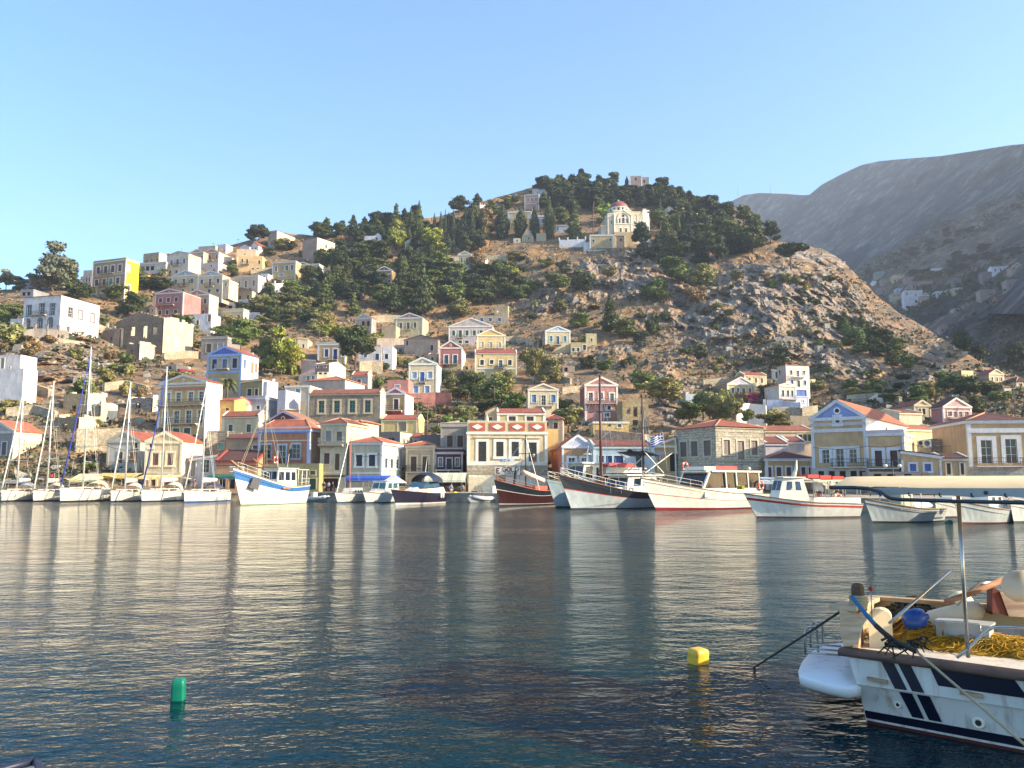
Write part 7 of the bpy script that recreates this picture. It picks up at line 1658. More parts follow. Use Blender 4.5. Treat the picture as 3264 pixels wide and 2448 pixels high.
def big_boats():
 # dark red wooden boat
 r,Hh = gulet('wooden boat with a dark red hull, left of the tall white wheelhouse boat',1592,1611,1752,10.5,3.6,('34110f','1c0c0c','161e26','b5babd'),[(0,1),(.04,3),(.07,0),(.62,3),(.65,2)],2.9,1.6,1.8,'wooden_caique',rake=1.0,mast=[(5.2,1385,.09,'3a2c26')],dmat=paint('a8583c',.6))
 rails(r,Hh,.45,.98,.6,7,mat=paint('a87a54',.6))
 m = MB(); m.beam((1.2,0,2.6),(6.0,0,3.6),.14); m.build('boom',TEAK,r)
 m = MB(); m.loft([[(1.4 + 4.4 * t,.3 * math.cos(a),2.85 + 1.0 * t + .3 * math.sin(a)) for a in [2 * math.pi * k / 8 for k in range(8)]] for t in (0,.3,.7,1)]); m.build('furled_sail',paint('d8cfc0',.9),r)
 m = MB(); m.box(2.0,4.6,-1.0,1.0,1.6,2.2); m.build('hatch',paint('a8503c',.6),r)
 m = MB(); m.beam((7.6,0,2.0),(7.2,0,4.0),.28,.28); m.build('bitt',paint('2c2a2c',.6),r)
 # white wheelhouse boat
 r,Hh = gulet('white boat with a tall two-window wheelhouse and an orange lifebuoy',1772,1618,2040,13.0,4.4,('9cb0bc','2a3038','9cb0bc'),[(0,1),(.05,0),(.9,2)],3.0,1.7,1.7,rake=1.3,dmat=GEL,
  cabs=[((7.2,10.4,1.35,1.3,2.0,4.6),dict(mat=GEL,name='wheelhouse',slope0=.1,slope1=.35,win=[(.1,.35,.3,.85),(.55,.88,.4,.88),('f',.05,.48,.45,.9),('f',.52,.95,.45,.9)],taper=.96,roof=(.3,.6,.3,.16,paint('c3d2dc',.4)))),
      ((1.2,7.1,1.6,1.55,1.6,4.1),dict(mat=GEL,name='saloon',slope0=.1,slope1=.1,win=[(.06,.2,.5,.8),(.28,.42,.5,.8),(.5,.64,.5,.8),(.72,.86,.5,.8)],taper=.97,roof=(.5,.1,.25,.12)))])
 rails(r,Hh,.45,.99,.8,8,mat=GEL); ring(r,(7.9,-1.5,2.7),.4); ring(r,(7.9,1.5,2.7),.4)
 m = MB(); m.box(2.0,6.2,-1.2,1.2,4.25,4.75); m.build('roof_lockers',REDP,r)
 m = MB(); m.tube([(8.4,0,4.7),(8.2,0,6.6)],.12,6,r1=.05); m.box(8.0,8.5,-.4,.4,5.6,5.75); m.build('radar_mast',GEL,r)
 # dark sheer excursion boat with two masts
 r,Hh = gulet('long pale hulled boat with a black sheer band, a red line and a brown mast',1822,1625,2098,14.5,4.6,('a9b5bf','20242a','2a2e36','b04038'),[(0,1),(.05,0),(.60,3),(.63,2)],3.3,1.55,1.6,rake=1.8,mast=[(9.9,1196,.16,'5a3428'),(2.6,1268,.15,'6a4a38')],dmat=GEL,
  cabs=[((2.4,7.6,1.6,1.4,1.4,3.3),dict(mat=GEL,name='deckhouse',slope0=.1,slope1=.6,win=[(.06,.22,.45,.85),(.28,.5,.45,.85),(.56,.8,.45,.85),('f',.05,.95,.4,.88)],wmat=glass('1c3044'),taper=.95,roof=(1.2,.9,.25,.12))),
      ((7.7,10.6,1.2,.9,1.5,2.1),dict(mat=GELG,name='foredeck_cabin',slope0=.1,slope1=.3,win=[(.1,.4,.3,.75),(.5,.85,.3,.75)]))])
 rails(r,Hh,.35,.99,.75,9,mat=GEL)
 m = MB(); m.prism([(11.3,-1.38,1.25),(12.6,-.98,1.35),(12.4,-.9,.45),(11.1,-1.22,.35)],(0,-.07,0)); m.build('anchor_plate',BLK,r)
 m = MB(); m.add([(3.4,-1.75,3.45),(7.4,-1.6,3.45),(7.0,-1.75,2.75),(3.2,-1.85,2.75)],[(0,1,2,3)]); m.build('red_striped_valance',paint('8a3030',.8),r)
 m = MB(); m.box(.2,6.6,-1.9,1.9,3.5,3.58); m.build('sun_deck_awning',paint('3a4258',.9),r)
 m = MB(); m.loft([[(-.6 + 5.6 * t,1.9 * (k / 4 - 1),5.4 + .5 * math.sin(math.pi * t) * 0 + (.25 if k == 4 else 0) - abs(t - .5) * -.9) for k in range(9)] for t in (0,.5,1)],closed=False,cap0=False,cap1=False); m.build('navy_awning',paint('3a4258',.9),r)
 m = MB(); [m.beam((-.4,sg * 1.7,5.8),(4.0,sg * 1.2,3.6),.08) for sg in (1,-1)]; [m.beam((4.8,sg * 1.7,5.8),(.6,sg * 1.2,3.6),.08) for sg in (1,-1)]; m.build('awning_struts',GEL,r)
 # big white passenger boat with red lines
 r,Hh = gulet('large white passenger boat with thin red lines and a raked open saloon',2092,1627,2402,14.5,4.6,('e6e2da','7a2a2a','e6e2da','b5332c'),[(0,1),(.07,3),(.1,0),(.52,3),(.545,0),(.93,2)],3.0,1.55,1.4,rake=2.0,dmat=GEL,tw=.85)
 c = MB(); c.box(1.0,8.6,-1.9,1.9,3.62,3.78); c.box(8.6,9.2,-1.6,1.6,3.60,3.72); c.build('saloon_roof',GEL,r)
 m = MB()
 for x in (1.2,3.0,4.8,6.4): [m.beam((x,sg * 1.8,1.3),(x + .2,sg * 1.8,3.6),.12) for sg in (1,-1)]
 for sg in (1,-1): m.beam((9.9,sg * 1.6,1.7),(8.7,sg * 1.6,3.65),.2); m.box(1.0,9.8,sg * 1.86 - .05,sg * 1.86 + .05,1.2,2.05)
 m.build('saloon_frame',GEL,r)
 g = MB(); [g.add([(1.3,sg * 1.82,2.1),(9.5,sg * 1.62,2.1),(8.7,sg * 1.62,3.5),(1.4,sg * 1.82,3.5)],[(0,1,2,3)]) for sg in (1,-1)]; g.add([(9.75,-1.5,2.0),(9.75,1.5,2.0),(8.9,1.5,3.5),(8.9,-1.5,3.5)],[(0,1,2,3)]); g.build('saloon_glass',glass('2a2422'),r)
 rails(r,Hh,.68,.99,.7,5); ring(r,(1.4,-2.05,2.3),.4); ring(r,(1.4,2.05,2.3),.4); ring(r,(8.4,-1.75,4.2),.38);
 m = MB(); m.box(3.6,7.2,-.9,.9,3.8,4.2); m.build('red_roof_raft',paint('d8342c',.6),r)
 m = MB(); m.box(7.3,9.0,-1.2,1.2,3.8,4.15); m.build('white_roof_box',GEL,r)
 for x in (5.6,5.0): m = MB(); m.lathe((x + 2,-2.3,.9),[(.02,0),(.3,.1),(.34,.4),(.2,.75),(.03,.85)],10); m.build('fender',GELG,r)
 m = MB(); m.box(-2.6,1.0,-1.9,1.9,2.9,3.0); m.build('stern_awning',paint('30343c',.9),r)
 m = MB(); [m.tube([(x,sg * 1.8,1.2),(x,sg * 1.8,2.9)],.04,5) for x in (-2.4,.8) for sg in (1,-1)]; m.build('awning_posts',STEEL,r)
 # taxi boat with red band
 r,Hh = gulet('white water taxi with a red sheer band, blue tinted wheelhouse and red roof rafts',2412,1649,2718,8.2,2.7,('e9e6e0','6a2c28','c03a30','e9e6e0'),[(0,1),(.05,0),(.74,2),(.86,3)],1.75,1.05,.95,'water_taxi',rake=1.0,dmat=GEL,tw=.9,
  cabs=[((4.2,6.8,.95,.7,1.1,2.95),dict(mat=GEL,name='wheelhouse',slope0=.5,slope1=.55,win=[(.55,.78,.5,.85),(.2,.42,.5,.85),('f',.06,.46,.5,.88),('f',.54,.94,.5,.88)],wmat=glass('26384c'),taper=.86,roof=(.2,.15,.06,.08)))])
 m = MB(); m.loft([[(x,y,z) for (x,y) in ((x0,-w),(x0 + w,-w),(x0 + w,w),(x0,w))] for (x0,z,w) in ((4.9,3.0,.2),(4.7,3.6,.13),(4.65,4.3,.06))]); m.build('signal_mast',GEL,r)
 m = MB(); m.box(-.2,4.0,-1.15,1.15,2.72,2.8); m.build('canopy',paint('e3d8c0',.9),r)
 m = MB()
 for k in range(3): m.box(1.2 + k * 1.05,2.15 + k * 1.05,-.8,.8,2.82 + .06 * k,3.08 + .06 * k)
 m.build('roof_rafts',paint('c8402e',.7),r)
 m = MB(); [m.tube([(x,sg * 1.1,1.0),(x,sg * 1.1,2.72)],.03,5) for x in (0,1.3,2.6,3.9) for sg in (1,-1)]; m.build('canopy_posts',STEEL,r)
 m = MB(); [m.box(0.1,4.1,sg * 1.2 - .04,sg * 1.2 + .04,.9,1.45) for sg in (1,-1)]; m.build('bulwark',GEL,r)
 ring(r,(3.6,-1.2,2.1),.33,mat=paint('e0d2bc',.7)); ring(r,(.35,-1.3,1.35),.33,mat=paint('d89a74',.7))
 for x in (1.2,2.4): fender(r,(x,-1.42,.6),.15,.65)
 m = MB(); m.box(1.7,2.3,-1.25,-1.2,2.0,2.6); m.build('route_board',paint('b8c8d8',.6),r)
 # right hand old fishing boats under the near awning
 r,Hh = gulet('old grey white caique with an upturned dinghy on deck and a high curved bow',2782,1667,2992,6.6,2.3,('a9b0b4','20262a','a9b0b4','7a4a38'),[(0,1),(.08,0),(.8,3),(.84,2)],1.55,.85,.8,'old_caique',rake=.7,dmat=paint('7c6c44',.8),tw=.5)
 m = MB(); m.loft([[(1.0 + 2.6 * t,.62 * math.sin(math.pi * (.12 + .76 * t)) ** .5 * math.cos(a),.95 + .5 * math.sin(math.pi * (.12 + .76 * t)) ** .5 * math.sin(a)) for a in [math.pi * k / 8 for k in range(9)]] for t in (0,.15,.4,.7,.9,1)],closed=False,cap0=True,cap1=True); m.build('upturned_dinghy',paint('b8c4d0',.5),r)
 m = MB(); [m.tube([(x,sg * .8,.8),(x,sg * .8,2.5)],.04,5) for x in (2.8,3.8,4.8) for sg in (1,-1)]; m.box(2.6,5.0,-.95,.95,2.5,2.58); m.build('deck_canopy',GELG,r)
 m = MB(); m.box(3.2,4.3,-.5,.5,.8,1.9); m.build('engine_box',paint('b8b49c',.7),r)
 r,Hh = gulet('white caique with a boxy wheelhouse at the right edge behind the steel post',3062,1672,3222,6.4,2.2,('aeb6ba','5a2c24','aeb6ba'),[(0,1),(.1,0),(.85,2)],1.5,.85,1.0,'white_caique',rake=.6,dmat=GEL,tw=.6,
  cabs=[((2.2,4.0,.7,.65,.8,1.9),dict(mat=GEL,name='wheelhouse',slope0=.02,slope1=.1,win=[(.55,.75,.4,.8),(.1,.3,.4,.8)],roof=(.1,.1,.08,.06)))])
 ring(r,(1.6,-.9,2.1),.3,mat=paint('d0503c',.7)); m = MB(); m.tube([(2.0,0,2.0),(.3,0,2.1)],.04,5); m.build('boom',GEL,r)
 r,Hh = gulet('small white fishing boat half hidden behind the old grey white caique',2988,1652,3052,6.4,2.2,('b8bcbc','3a3e44','b8bcbc'),[(0,1),(.1,0),(.85,2)],1.4,.85,.8,'small_fishing_boat',rake=.5,dmat=GEL,tw=.6,
  cabs=[((1.2,4.2,.7,.6,.7,1.5),dict(mat=GEL,name='cabin',slope0=.02,slope1=.5,win=[(.3,.6,.4,.8)]))])
 r,Hh = gulet('white boat cut by the right edge of the picture',3232,1668,3330,6.5,2.2,('c4c8c8','3a3e44','c4c8c8'),[(0,1),(.1,0),(.85,2)],1.4,.9,.9,'small_fishing_boat',rake=.5,dmat=GEL,tw=.6)
 rails(r,Hh,.5,.98,.5,4)
big_boats()
def floats():
 c = W(3020,1668); r = thing('green_float','small green canister float beside the old caiques','float',c)
 m = MB(); m.lathe((0,0,-.12),[(.03,0),(.16,.03),(.18,.1),(.18,.35),(.12,.42),(.05,.44)],12); o = m.build('canister',paint('1c6a58',.5),r); o.rotation_euler = (0,R(70),0)
floats()
# ------------------------------------------------------------------ quayside: awnings, signs, lamps, people
def PL(C,x,y,Y):
 ox,oy,s = CROP[C]; return P(ox + x / s,oy + y / s,Y * YS)
def awning(C,label,x0,x1,yt,yb,Y,out,col,posts=True,val=.35,name='awning',stripe=None):
 a,b = PL(C,x0,yt,Y),PL(C,x1,yt,Y); zb = PL(C,x0,yb,Y - out).z
 r = thing(name,label,'awning',a); w = b.x - a.x; dz = zb - a.z; m = MB()
 n = 9
 for i in range(n):
  u0,u1 = w * i / n,w * (i + 1) / n; sg = .05 * math.sin(i * 2.2)
  m.add([(u0,0,0),(u1,0,0),(u1,-out,dz + sg),(u0,-out,dz + .05 * math.sin((i - 1) * 2.2) * 0 + sg)],[(0,1,2,3)],i % 2 if stripe else 0)
  m.add([(u0,-out,dz + sg),(u1,-out,dz + sg),(u1,-out - .02,dz - val),(u0,-out - .02,dz - val)],[(0,1,2,3)],i % 2 if stripe else 0)
 m.build('fabric',[paint(col,.9),paint(stripe or col,.9)],r,fix=False)
 f = MB()
 for i in range(4):
  u = w * i / 3; f.tube([(u,0,-.02),(u,-out,dz - .03)],.03,5)
  if posts: f.tube([(u,-out + .1,dz - .05),(u,-out + .1,1.2 - a.z)],.04,5)
 f.build('frame',STEEL,r)
 return r
awning('C4','pale striped awning over the dark taverna front, right of the sports cruiser',1290,1880,1045,1150,117,3.2,'c9cdb8',stripe='b5bba6')
awning('C5','cream blind hanging under the jewellery shop sign',160,560,1080,1110,117,1.2,'ddd2b8',posts=False,val=2.6)
awning('C5','grey white blind right of the jewellery shop sign',700,1310,1085,1120,117,1.2,'b5b7b0',posts=False,val=2.2)
awning('C4','bright blue awning below the pale green hip roofed house',130,900,1085,1125,113,1.4,'2a50a8',posts=True)
awning('C2','dark green awning in front of the terracotta shop',1260,1925,1065,1100,113,1.6,'1c5a4c')
awning('C2','scalloped yellow awning below the cream awning house',270,870,1075,1110,116,2.0,'dcbf78',stripe='e6cf98')
awning('C2','sandy awning left of the scalloped one below the grey neoclassical house',-330,255,1050,1095,117,2.5,'d8b868')
awning('C7','long white taverna awning under the stone mansion',20,750,925,960,99,4.0,'c4ccd2')
awning('C7','blue grey taverna awning left of the dark roofed tables',330,900,930,985,95,3.5,'a9b8c6')
awning('C7','pale taverna awning below the ochre shop wing',900,1450,915,960,98,4.0,'c8c6be')
awning('C8','long dark edged awning below the blue pediment building',-60,620,790,815,92,4.0,'b9b3a6')
awning('C8','long grey awning below the ochre lean-to',600,1480,770,795,88,4.5,'8c8c88')
awning('C7','beige taverna canopy behind the water taxi',1430,2110,960,1050,80,3.5,'d3bd94')
awning('C1','low grey tarpaulin shelter behind the first yachts',120,480,1150,1170,118,2.0,'9c9890')
awning('C1','large pale yellow boat tent on the quay behind the tallest mast',1170,1600,1060,1150,118,3.0,'e0d498')
# lettering from plain strokes
SEG = {'G': [(1,.85,.75,1),(.75,1,.25,1),(.25,1,0,.75),(0,.75,0,.25),(0,.25,.25,0),(.25,0,.8,0),(.8,0,1,.2),(1,.2,1,.48),(1,.48,.55,.48)],'O': [(.25,1,.75,1),(.75,1,1,.7),(1,.7,1,.3),(1,.3,.75,0),(.75,0,.25,0),(.25,0,0,.3),(0,.3,0,.7),(0,.7,.25,1)],
     'L': [(0,1,0,0),(0,0,.9,0)],'D': [(0,0,0,1),(0,1,.6,1),(.6,1,1,.7),(1,.7,1,.3),(1,.3,.6,0),(.6,0,0,0)],'C': [(1,.85,.7,1),(.7,1,.25,1),(.25,1,0,.7),(0,.7,0,.3),(0,.3,.25,0),(.25,0,.7,0),(.7,0,1,.15)],
     'R': [(0,0,0,1),(0,1,.8,1),(.8,1,1,.8),(1,.8,.8,.52),(.8,.52,0,.5),(.45,.5,1,0)],'A': [(0,0,.5,1),(.5,1,1,0),(.2,.4,.8,.4)],'I': [(.5,0,.5,1)],'T': [(.5,0,.5,1),(0,1,1,1)],'E': [(1,0,0,0),(0,0,0,1),(0,1,1,1),(0,.5,.8,.5)],'H': [(0,0,0,1),(1,0,1,1),(0,.5,1,.5)],'7': [(0,1,1,1),(1,1,.4,0)]}
def sign(C,label,x0,x1,yt,yb,Y,col,text,tcol,frame=None,rows=None,yaw=0):
 a,b = PL(C,x0,yt,Y),PL(C,x1,yb,Y); w,h = b.x - a.x,a.z - b.z
 r = thing('shop_sign',label,'sign',(a.x,a.y,b.z),R(yaw)); m = MB(); m.box(0,w,0,.08,0,h); m.build('board',paint(col,.6),r)
 if frame: m = MB(); [m.box(*q) for q in ((-.05,w + .05,-.02,.1,-.06,-.001),(-.05,w + .05,-.02,.1,h + .001,h + .06))]; m.build('frame',paint(frame,.6),r)
 for (tx,ux,uz,cw,ch,gap,t) in rows or [(text,.06,.2,.7 / max(len(text),1),.6,.3,.07)]:
  L = MB()
  for i,ch_ in enumerate(tx):
   bx = w * ux + i * w * cw;
   for (p,q,s,u) in SEG.get(ch_,[]): L.beam((bx + p * w * cw * (1 - gap),-.02,h * uz + q * h * ch),(bx + s * w * cw * (1 - gap),-.02,h * uz + u * h * ch),t,.03,up=(0,-1,0))
  L.build('lettering',paint(tcol,.6),r)
 return r
sg_ = sign('C5','white shop sign reading GOLD with a framed letter emblem above the cream blind',540,910,958,1075,116,'dedcd4','GOLD','7a4a40',frame='a89c8c',rows=[('GOLD',.32,.42,.165,.5,.25,.16),('CORALI',.40,.08,.09,.2,.35,.07),('E',.08,.2,.12,.6,.1,.2)])
sign('C5','small white and blue sign hung on the balcony line above the GOLD sign',612,830,838,885,117.5,'c9dce6','ECA','3c6c9c')
sign('C2','white shop sign with grey lettering on the terracotta shop',1530,1740,950,1030,115.5,'d8d8dc','CATERIO','4c4c54')
sign('C2','long white sign under the cream awning house',470,680,1060,1098,117,'d8d4c8','TAITER','6a7484')
sign('C7','yellow taverna sign at the stern of the white passenger boat',318,432,1050,1108,76,'d8c040','TAE','5a4c20')
# panels of the parapet and its rooftop
def gold_parapet():
 L,H_,r = GOLD['L'],GOLD['H'],GOLD['root']
 m = MB(); w = L / 4
 for i in range(4):
  p = MB(); p.box(w * i + .35,w * (i + 1) - .35,-.09,-.01,H_ + .25,H_ + 1.45); o = p.build('parapet_panel',paint('b8604c',.8),r)
  q = MB(); c = w * (i + .5); q.prism([(c - .85,-.1,H_ + .85),(c,-.1,H_ + .42),(c + .85,-.1,H_ + .85),(c,-.1,H_ + 1.28)],(0,-.05,0)); q.build('diamond',paint('e8e4da',.8),o)
gold_parapet()
def person(label,C,x,y,Y,h,top,leg,yaw=0,sit=False,skin='a8745c'):
 p = PL(C,x,y,Y); r = thing('person',label,'person',p,R(yaw))
 J = [(0,0,.53),(0,.02,.72),(0,0,.82),(0,0,.88),(0,-.01,.94)]; V = [Vector(j) * h for j in J]; Rr = [.085,.09,.05,.045,.065]; E = [(0,1),(1,2),(2,3),(3,4)]
 for sg in (1,-1):
  b = len(V); V += [Vector((sg * .11,.02,.80)) * h,Vector((sg * .15,.0,.64)) * h,Vector((sg * .13,-.10,.50)) * h,Vector((sg * .12,-.12,.45)) * h]; Rr += [.045,.035,.026,.02]; E += [(2,b),(b,b + 1),(b + 1,b + 2),(b + 2,b + 3)]
  b = len(V); V += [Vector((sg * .06,0,.48)) * h,Vector((sg * .065,-.18 if sit else -.02,.46 if sit else .27)) * h,Vector((sg * .07,-.2 if sit else .02,.18 if sit else .03)) * h,Vector((sg * .07,-.28 if sit else -.07,.15 if sit else .015)) * h]; Rr += [.062,.045,.028,.022]; E += [(0,b),(b,b + 1),(b + 1,b + 2),(b + 2,b + 3)]
 me = bpy.data.meshes.new('person_body'); me.from_pydata(V,E,[]); me.update(); o = bpy.data.objects.new('body',me); COL.objects.link(o); o.parent = r
 me.materials.append(paint(skin,.7)); me.materials.append(paint(top,.9)); me.materials.append(paint(leg,.9))
 sk = o.modifiers.new('skin','SKIN')
 for i,v in enumerate(me.skin_vertices[0].data): v.radius = (Rr[i] * h,Rr[i] * h); v.use_root = (i == 0)
 o.modifiers.new('sub','SUBSURF').render_levels = 1
 c = MB(); c.lathe((0,.01 * h,.52 * h),[(.10 * h,0),(.105 * h,.12 * h),(.12 * h,.26 * h),(.05 * h,.31 * h)],10); c.build('shirt',paint(top,.9),r)
 c = MB(); c.lathe((0,.01 * h,.44 * h),[(.115 * h,0),(.105 * h,.09 * h)],10); c.build('trousers',paint(leg,.9),r)
 c = MB(); c.lathe((0,.005 * h,.93 * h),[(.066 * h,0),(.068 * h,.03 * h),(.05 * h,.06 * h),(.01,.075 * h)],10); c.build('hair',paint('2c241e',.9),r)
 return r
for a in [('person in a white shirt behind the stern rail of the water taxi','C7',1490,1270,76,1.75,'e4e4e4','3c4454',20),('person in a pale blue shirt beside the white shirted one behind the water taxi','C7',1548,1275,76,1.7,'a8bccc','2c3040',-30),('person in a black top left of the little motor sailer','C3',1530,1345,113,1.75,'2a2a30','b5a890',10),
     ('person in a grey shirt in front of the shop of the tall narrow house','C3',1600,1345,113,1.7,'8c929c','2a3040',200),('person in dark clothes nearest the motor sailer bow','C3',1660,1345,113,1.72,'1e222c','3c3c44',120),
     ('person in white leaning from the rightmost window of the yellow GOLD house','C5',1112,905,118.3,1.7,'e4dcd4','8c5c54',0),('person in a light shirt under the beige taverna canopy','C7',1800,1260,74,1.7,'d8dce4','4c5464',60),('seated looking person in blue under the beige taverna canopy','C7',1860,1270,74,1.5,'5c7c9c','3c4454',100),
     ('person in pale clothes in front of the dark taverna front','C4',1452,1385,113,1.75,'9cb0b8','5c6c74',0),('person in red walking on the quay behind the fifth yacht','C2',640,1290,114,1.72,'b8403c','2c3040',90),('person in navy walking on the quay behind the sixth yacht','C2',1010,1290,114,1.75,'26304c','c8c0a8',90),
     ('person in a yellow top on the quay right of the white wedge building','C2',1240,1290,114,1.68,'d8b848','3c3c44',60),('person in white shorts beside the yellow buoy on the quay','C4',1650,1385,110,1.74,'4c7c9c','e0dcd0',30),('person in a green shirt left of the GOLD shop blind','C4',1820,1385,112,1.7,'4c7c58','2c2c34',10)]:
 person(*a)
def lamp(C,label,x,yb,yt,Y,r=.06):
 a = PL(C,x,yb,Y); t = PL(C,x,yt,Y).z - a.z; o = thing('street_lamp',label,'street lamp',a); m = MB()
 m.lathe((0,0,0),[(.16,0),(.12,.3),(r,.5),(r * .8,t)],8); m.build('post',paint('23262a',.5),o)
 for sg in (1,-1):
  m = MB(); m.tube([(0,0,t * .9),(sg * .35,0,t * 1.0),(sg * .75,0,t * .93),(sg * .8,0,t * .82)],.03,5); m.build('arm',paint('23262a',.5),o)
  m = MB(); m.lathe((sg * .8,0,t * .82 - .38),[(.05,0),(.2,.1),(.22,.25),(.1,.38)],10); m.build('lamp_globe',paint('e4dccb',.3),o)
lamp('C7','black twin globed street lamp in front of the stone mansion',400,1000,730,90)
lamp('C8','twin lantern street lamp in front of the ochre wing',578,830,580,88)
# greek flag on the excursion boat, red flag on the second yacht
def flag(C,label,x,y,Y,w,h,cols,greek=False,pole_h=2.5):
 a = PL(C,x,y,Y); r = thing('flag',label,'flag',a); m = MB(); n = 10; st = 9 if greek else 1
 def pt(u,v): return (-w * u + .0,.12 * math.sin(u * 7) * u,-h * v - w * .35 * u + .06 * math.sin(u * 6))
 for k in range(st):
  for i in range(n):
   m.add([pt(i / n,k / st),pt((i + 1) / n,k / st),pt((i + 1) / n,(k + 1) / st),pt(i / n,(k + 1) / st)],[(0,1,2,3)],(k % 2) if greek else 0,True)
 m.build('cloth',[paint(c,.8) for c in cols],r,fix=False)
 if greek:
  m = MB(); q = [(u,v) for u,v in ((0,0),(.37,0),(.37,5 / 9),(0,5 / 9))]
  for i in range(4): m.add([Vector(pt(i * .0925,0)) + Vector((0,-.01,0)),Vector(pt((i + 1) * .0925,0)) + Vector((0,-.01,0)),Vector(pt((i + 1) * .0925,5 / 9)) + Vector((0,-.01,0)),Vector(pt(i * .0925,5 / 9)) + Vector((0,-.01,0))],[(0,1,2,3)],0)
  m.build('canton',paint(cols[0],.8),r,fix=False)
  m = MB(); m.add([Vector(pt(.15,0)) + Vector((0,-.02,0)),Vector(pt(.22,0)) + Vector((0,-.02,0)),Vector(pt(.22,5 / 9)) + Vector((0,-.02,0)),Vector(pt(.15,5 / 9)) + Vector((0,-.02,0))],[(0,1,2,3)]); m.add([Vector(pt(0,2 / 9)) + Vector((0,-.022,0)),Vector(pt(.37,2 / 9)) + Vector((0,-.022,0)),Vector(pt(.37,3 / 9)) + Vector((0,-.022,0)),Vector(pt(0,3 / 9)) + Vector((0,-.022,0))],[(0,1,2,3)]); m.build('cross',paint('e8e8ec',.8),r,fix=False)
 m = MB(); m.tube([(.02,0,.1),(.02 + pole_h * .1,0,-pole_h)],.03,6); m.build('staff',paint('c8b8a0',.6),r)
flag('C6','blue and white striped flag with a cross flying above the pale blue house',1160,280,82,1.25,1.05,('24459c','e8e8ec'),True,4.0)
flag('C1','small red flag on the second yacht',800,1058,106,.55,.4,('d8343c',),pole_h=1.2)
def boxunit(C,label,x0,x1,y0,y1,Y,name='air_conditioner',col='d8d6cc'):
 a,b = PL(C,x0,y0,Y),PL(C,x1,y1,Y); r = thing(name,label,'air conditioner',(a.x,a.y,b.z)); w,h = b.x - a.x,a.z - b.z
 m = MB(); m.box(0,w,0,.4,0,h); m.build('casing',paint(col,.5),r); m = MB(); m.prism([(w * .42 + h * .36 * math.cos(k * .524),-.01,h / 2 + h * .36 * math.sin(k * .524)) for k in range(12)],(0,-.02,0)); m.build('fan_grille',paint('3a3c40',.5),r)
 for u in (.1,.8): m = MB(); m.box(w * u,w * u + .06,.05,.35,-.12,-.002); m.build('foot',paint('6a6c70',.5),r)
boxunit('B8','large white roof unit between the yellow wall and the grey stone wall',740,855,925,1040,99); boxunit('B8','boxy white roof unit left of the large one',655,735,935,1020,99.5); boxunit('B8','smaller white roof unit near the ochre wing corner',545,590,950,1015,100); boxunit('C3','white air conditioner on the yellow ground floor block',1195,1265,1070,1130,116)
def quayclutter():
 # yellow buoy and crates on the quay in front of the taverna
 a = PL('C4',1705,1385,108); r = thing('yellow_buoy','bright yellow buoy lying on the quay in front of the dark taverna','buoy',a); m = MB(); m.lathe((0,0,0),[(.03,0),(.3,.1),(.38,.3),(.3,.52),(.03,.6)],12); m.build('float_ball',paint('e8e020',.5),r)
 for i,(C,x,y,Y,w,lab) in enumerate([('C4',1870,1440,108,1.6,'long white crate at the quay edge by the inflatable'),('C3',1180,1385,112,1.3,'blue tarpaulin covered crate beside the trawler stern'),('C3',1240,1380,112,.6,'red plastic crate beside the blue covered crate'),('C4',1990,1380,112,.8,'dark crate under the cream blind')]):
  a = PL(C,x,y,Y); r = thing('crate',lab,'crate',a); m = MB(); m.box(-w / 2,w / 2,-.3,.3,0,.55); m.box(-w / 2 - .04,w / 2 + .04,-.34,.34,.551,.62); m.build('crate_body',paint(['d8d4cc','3c6ca8','c8402c','34383c'][i],.7),r)
 # dark tavern interior tables
 for i,(C,x,Y) in enumerate([('C7',150,86),('C7',520,86),('C7',1500,78),('C7',1700,78),('C7',1900,78),('C8',300,78),('C8',700,76),('C8',1100,76),('C4',1450,114),('C4',1620,114),('C4',1780,114)]):
  a = PL(C,x,1200,Y); a.z = 1.22; r = thing('cafe_table','','table',a,i * .7,'cafe tables along the quay')
  m = MB(); m.lathe((0,0,.7),[(.03,0),(.42,.01),(.42,.04),(.03,.05)],12); m.build('table_top',paint('d8d4c8',.6),r); m = MB(); m.tube([(0,0,0),(0,0,.7)],.04,6); m.build('leg',BLK,r)
  r['label'] = ['cafe table under the white mansion awning, left one','cafe table under the white mansion awning, right one','cafe table behind the water taxi, first from left','cafe table behind the water taxi, second from left','cafe table behind the water taxi, third from left','cafe table behind the caiques, first from left','cafe table behind the caiques, second from left','cafe table behind the caiques, third from left','table in the dark taverna, first from left','table in the dark taverna, second from left','table in the dark taverna, third from left'][i]
quayclutter()
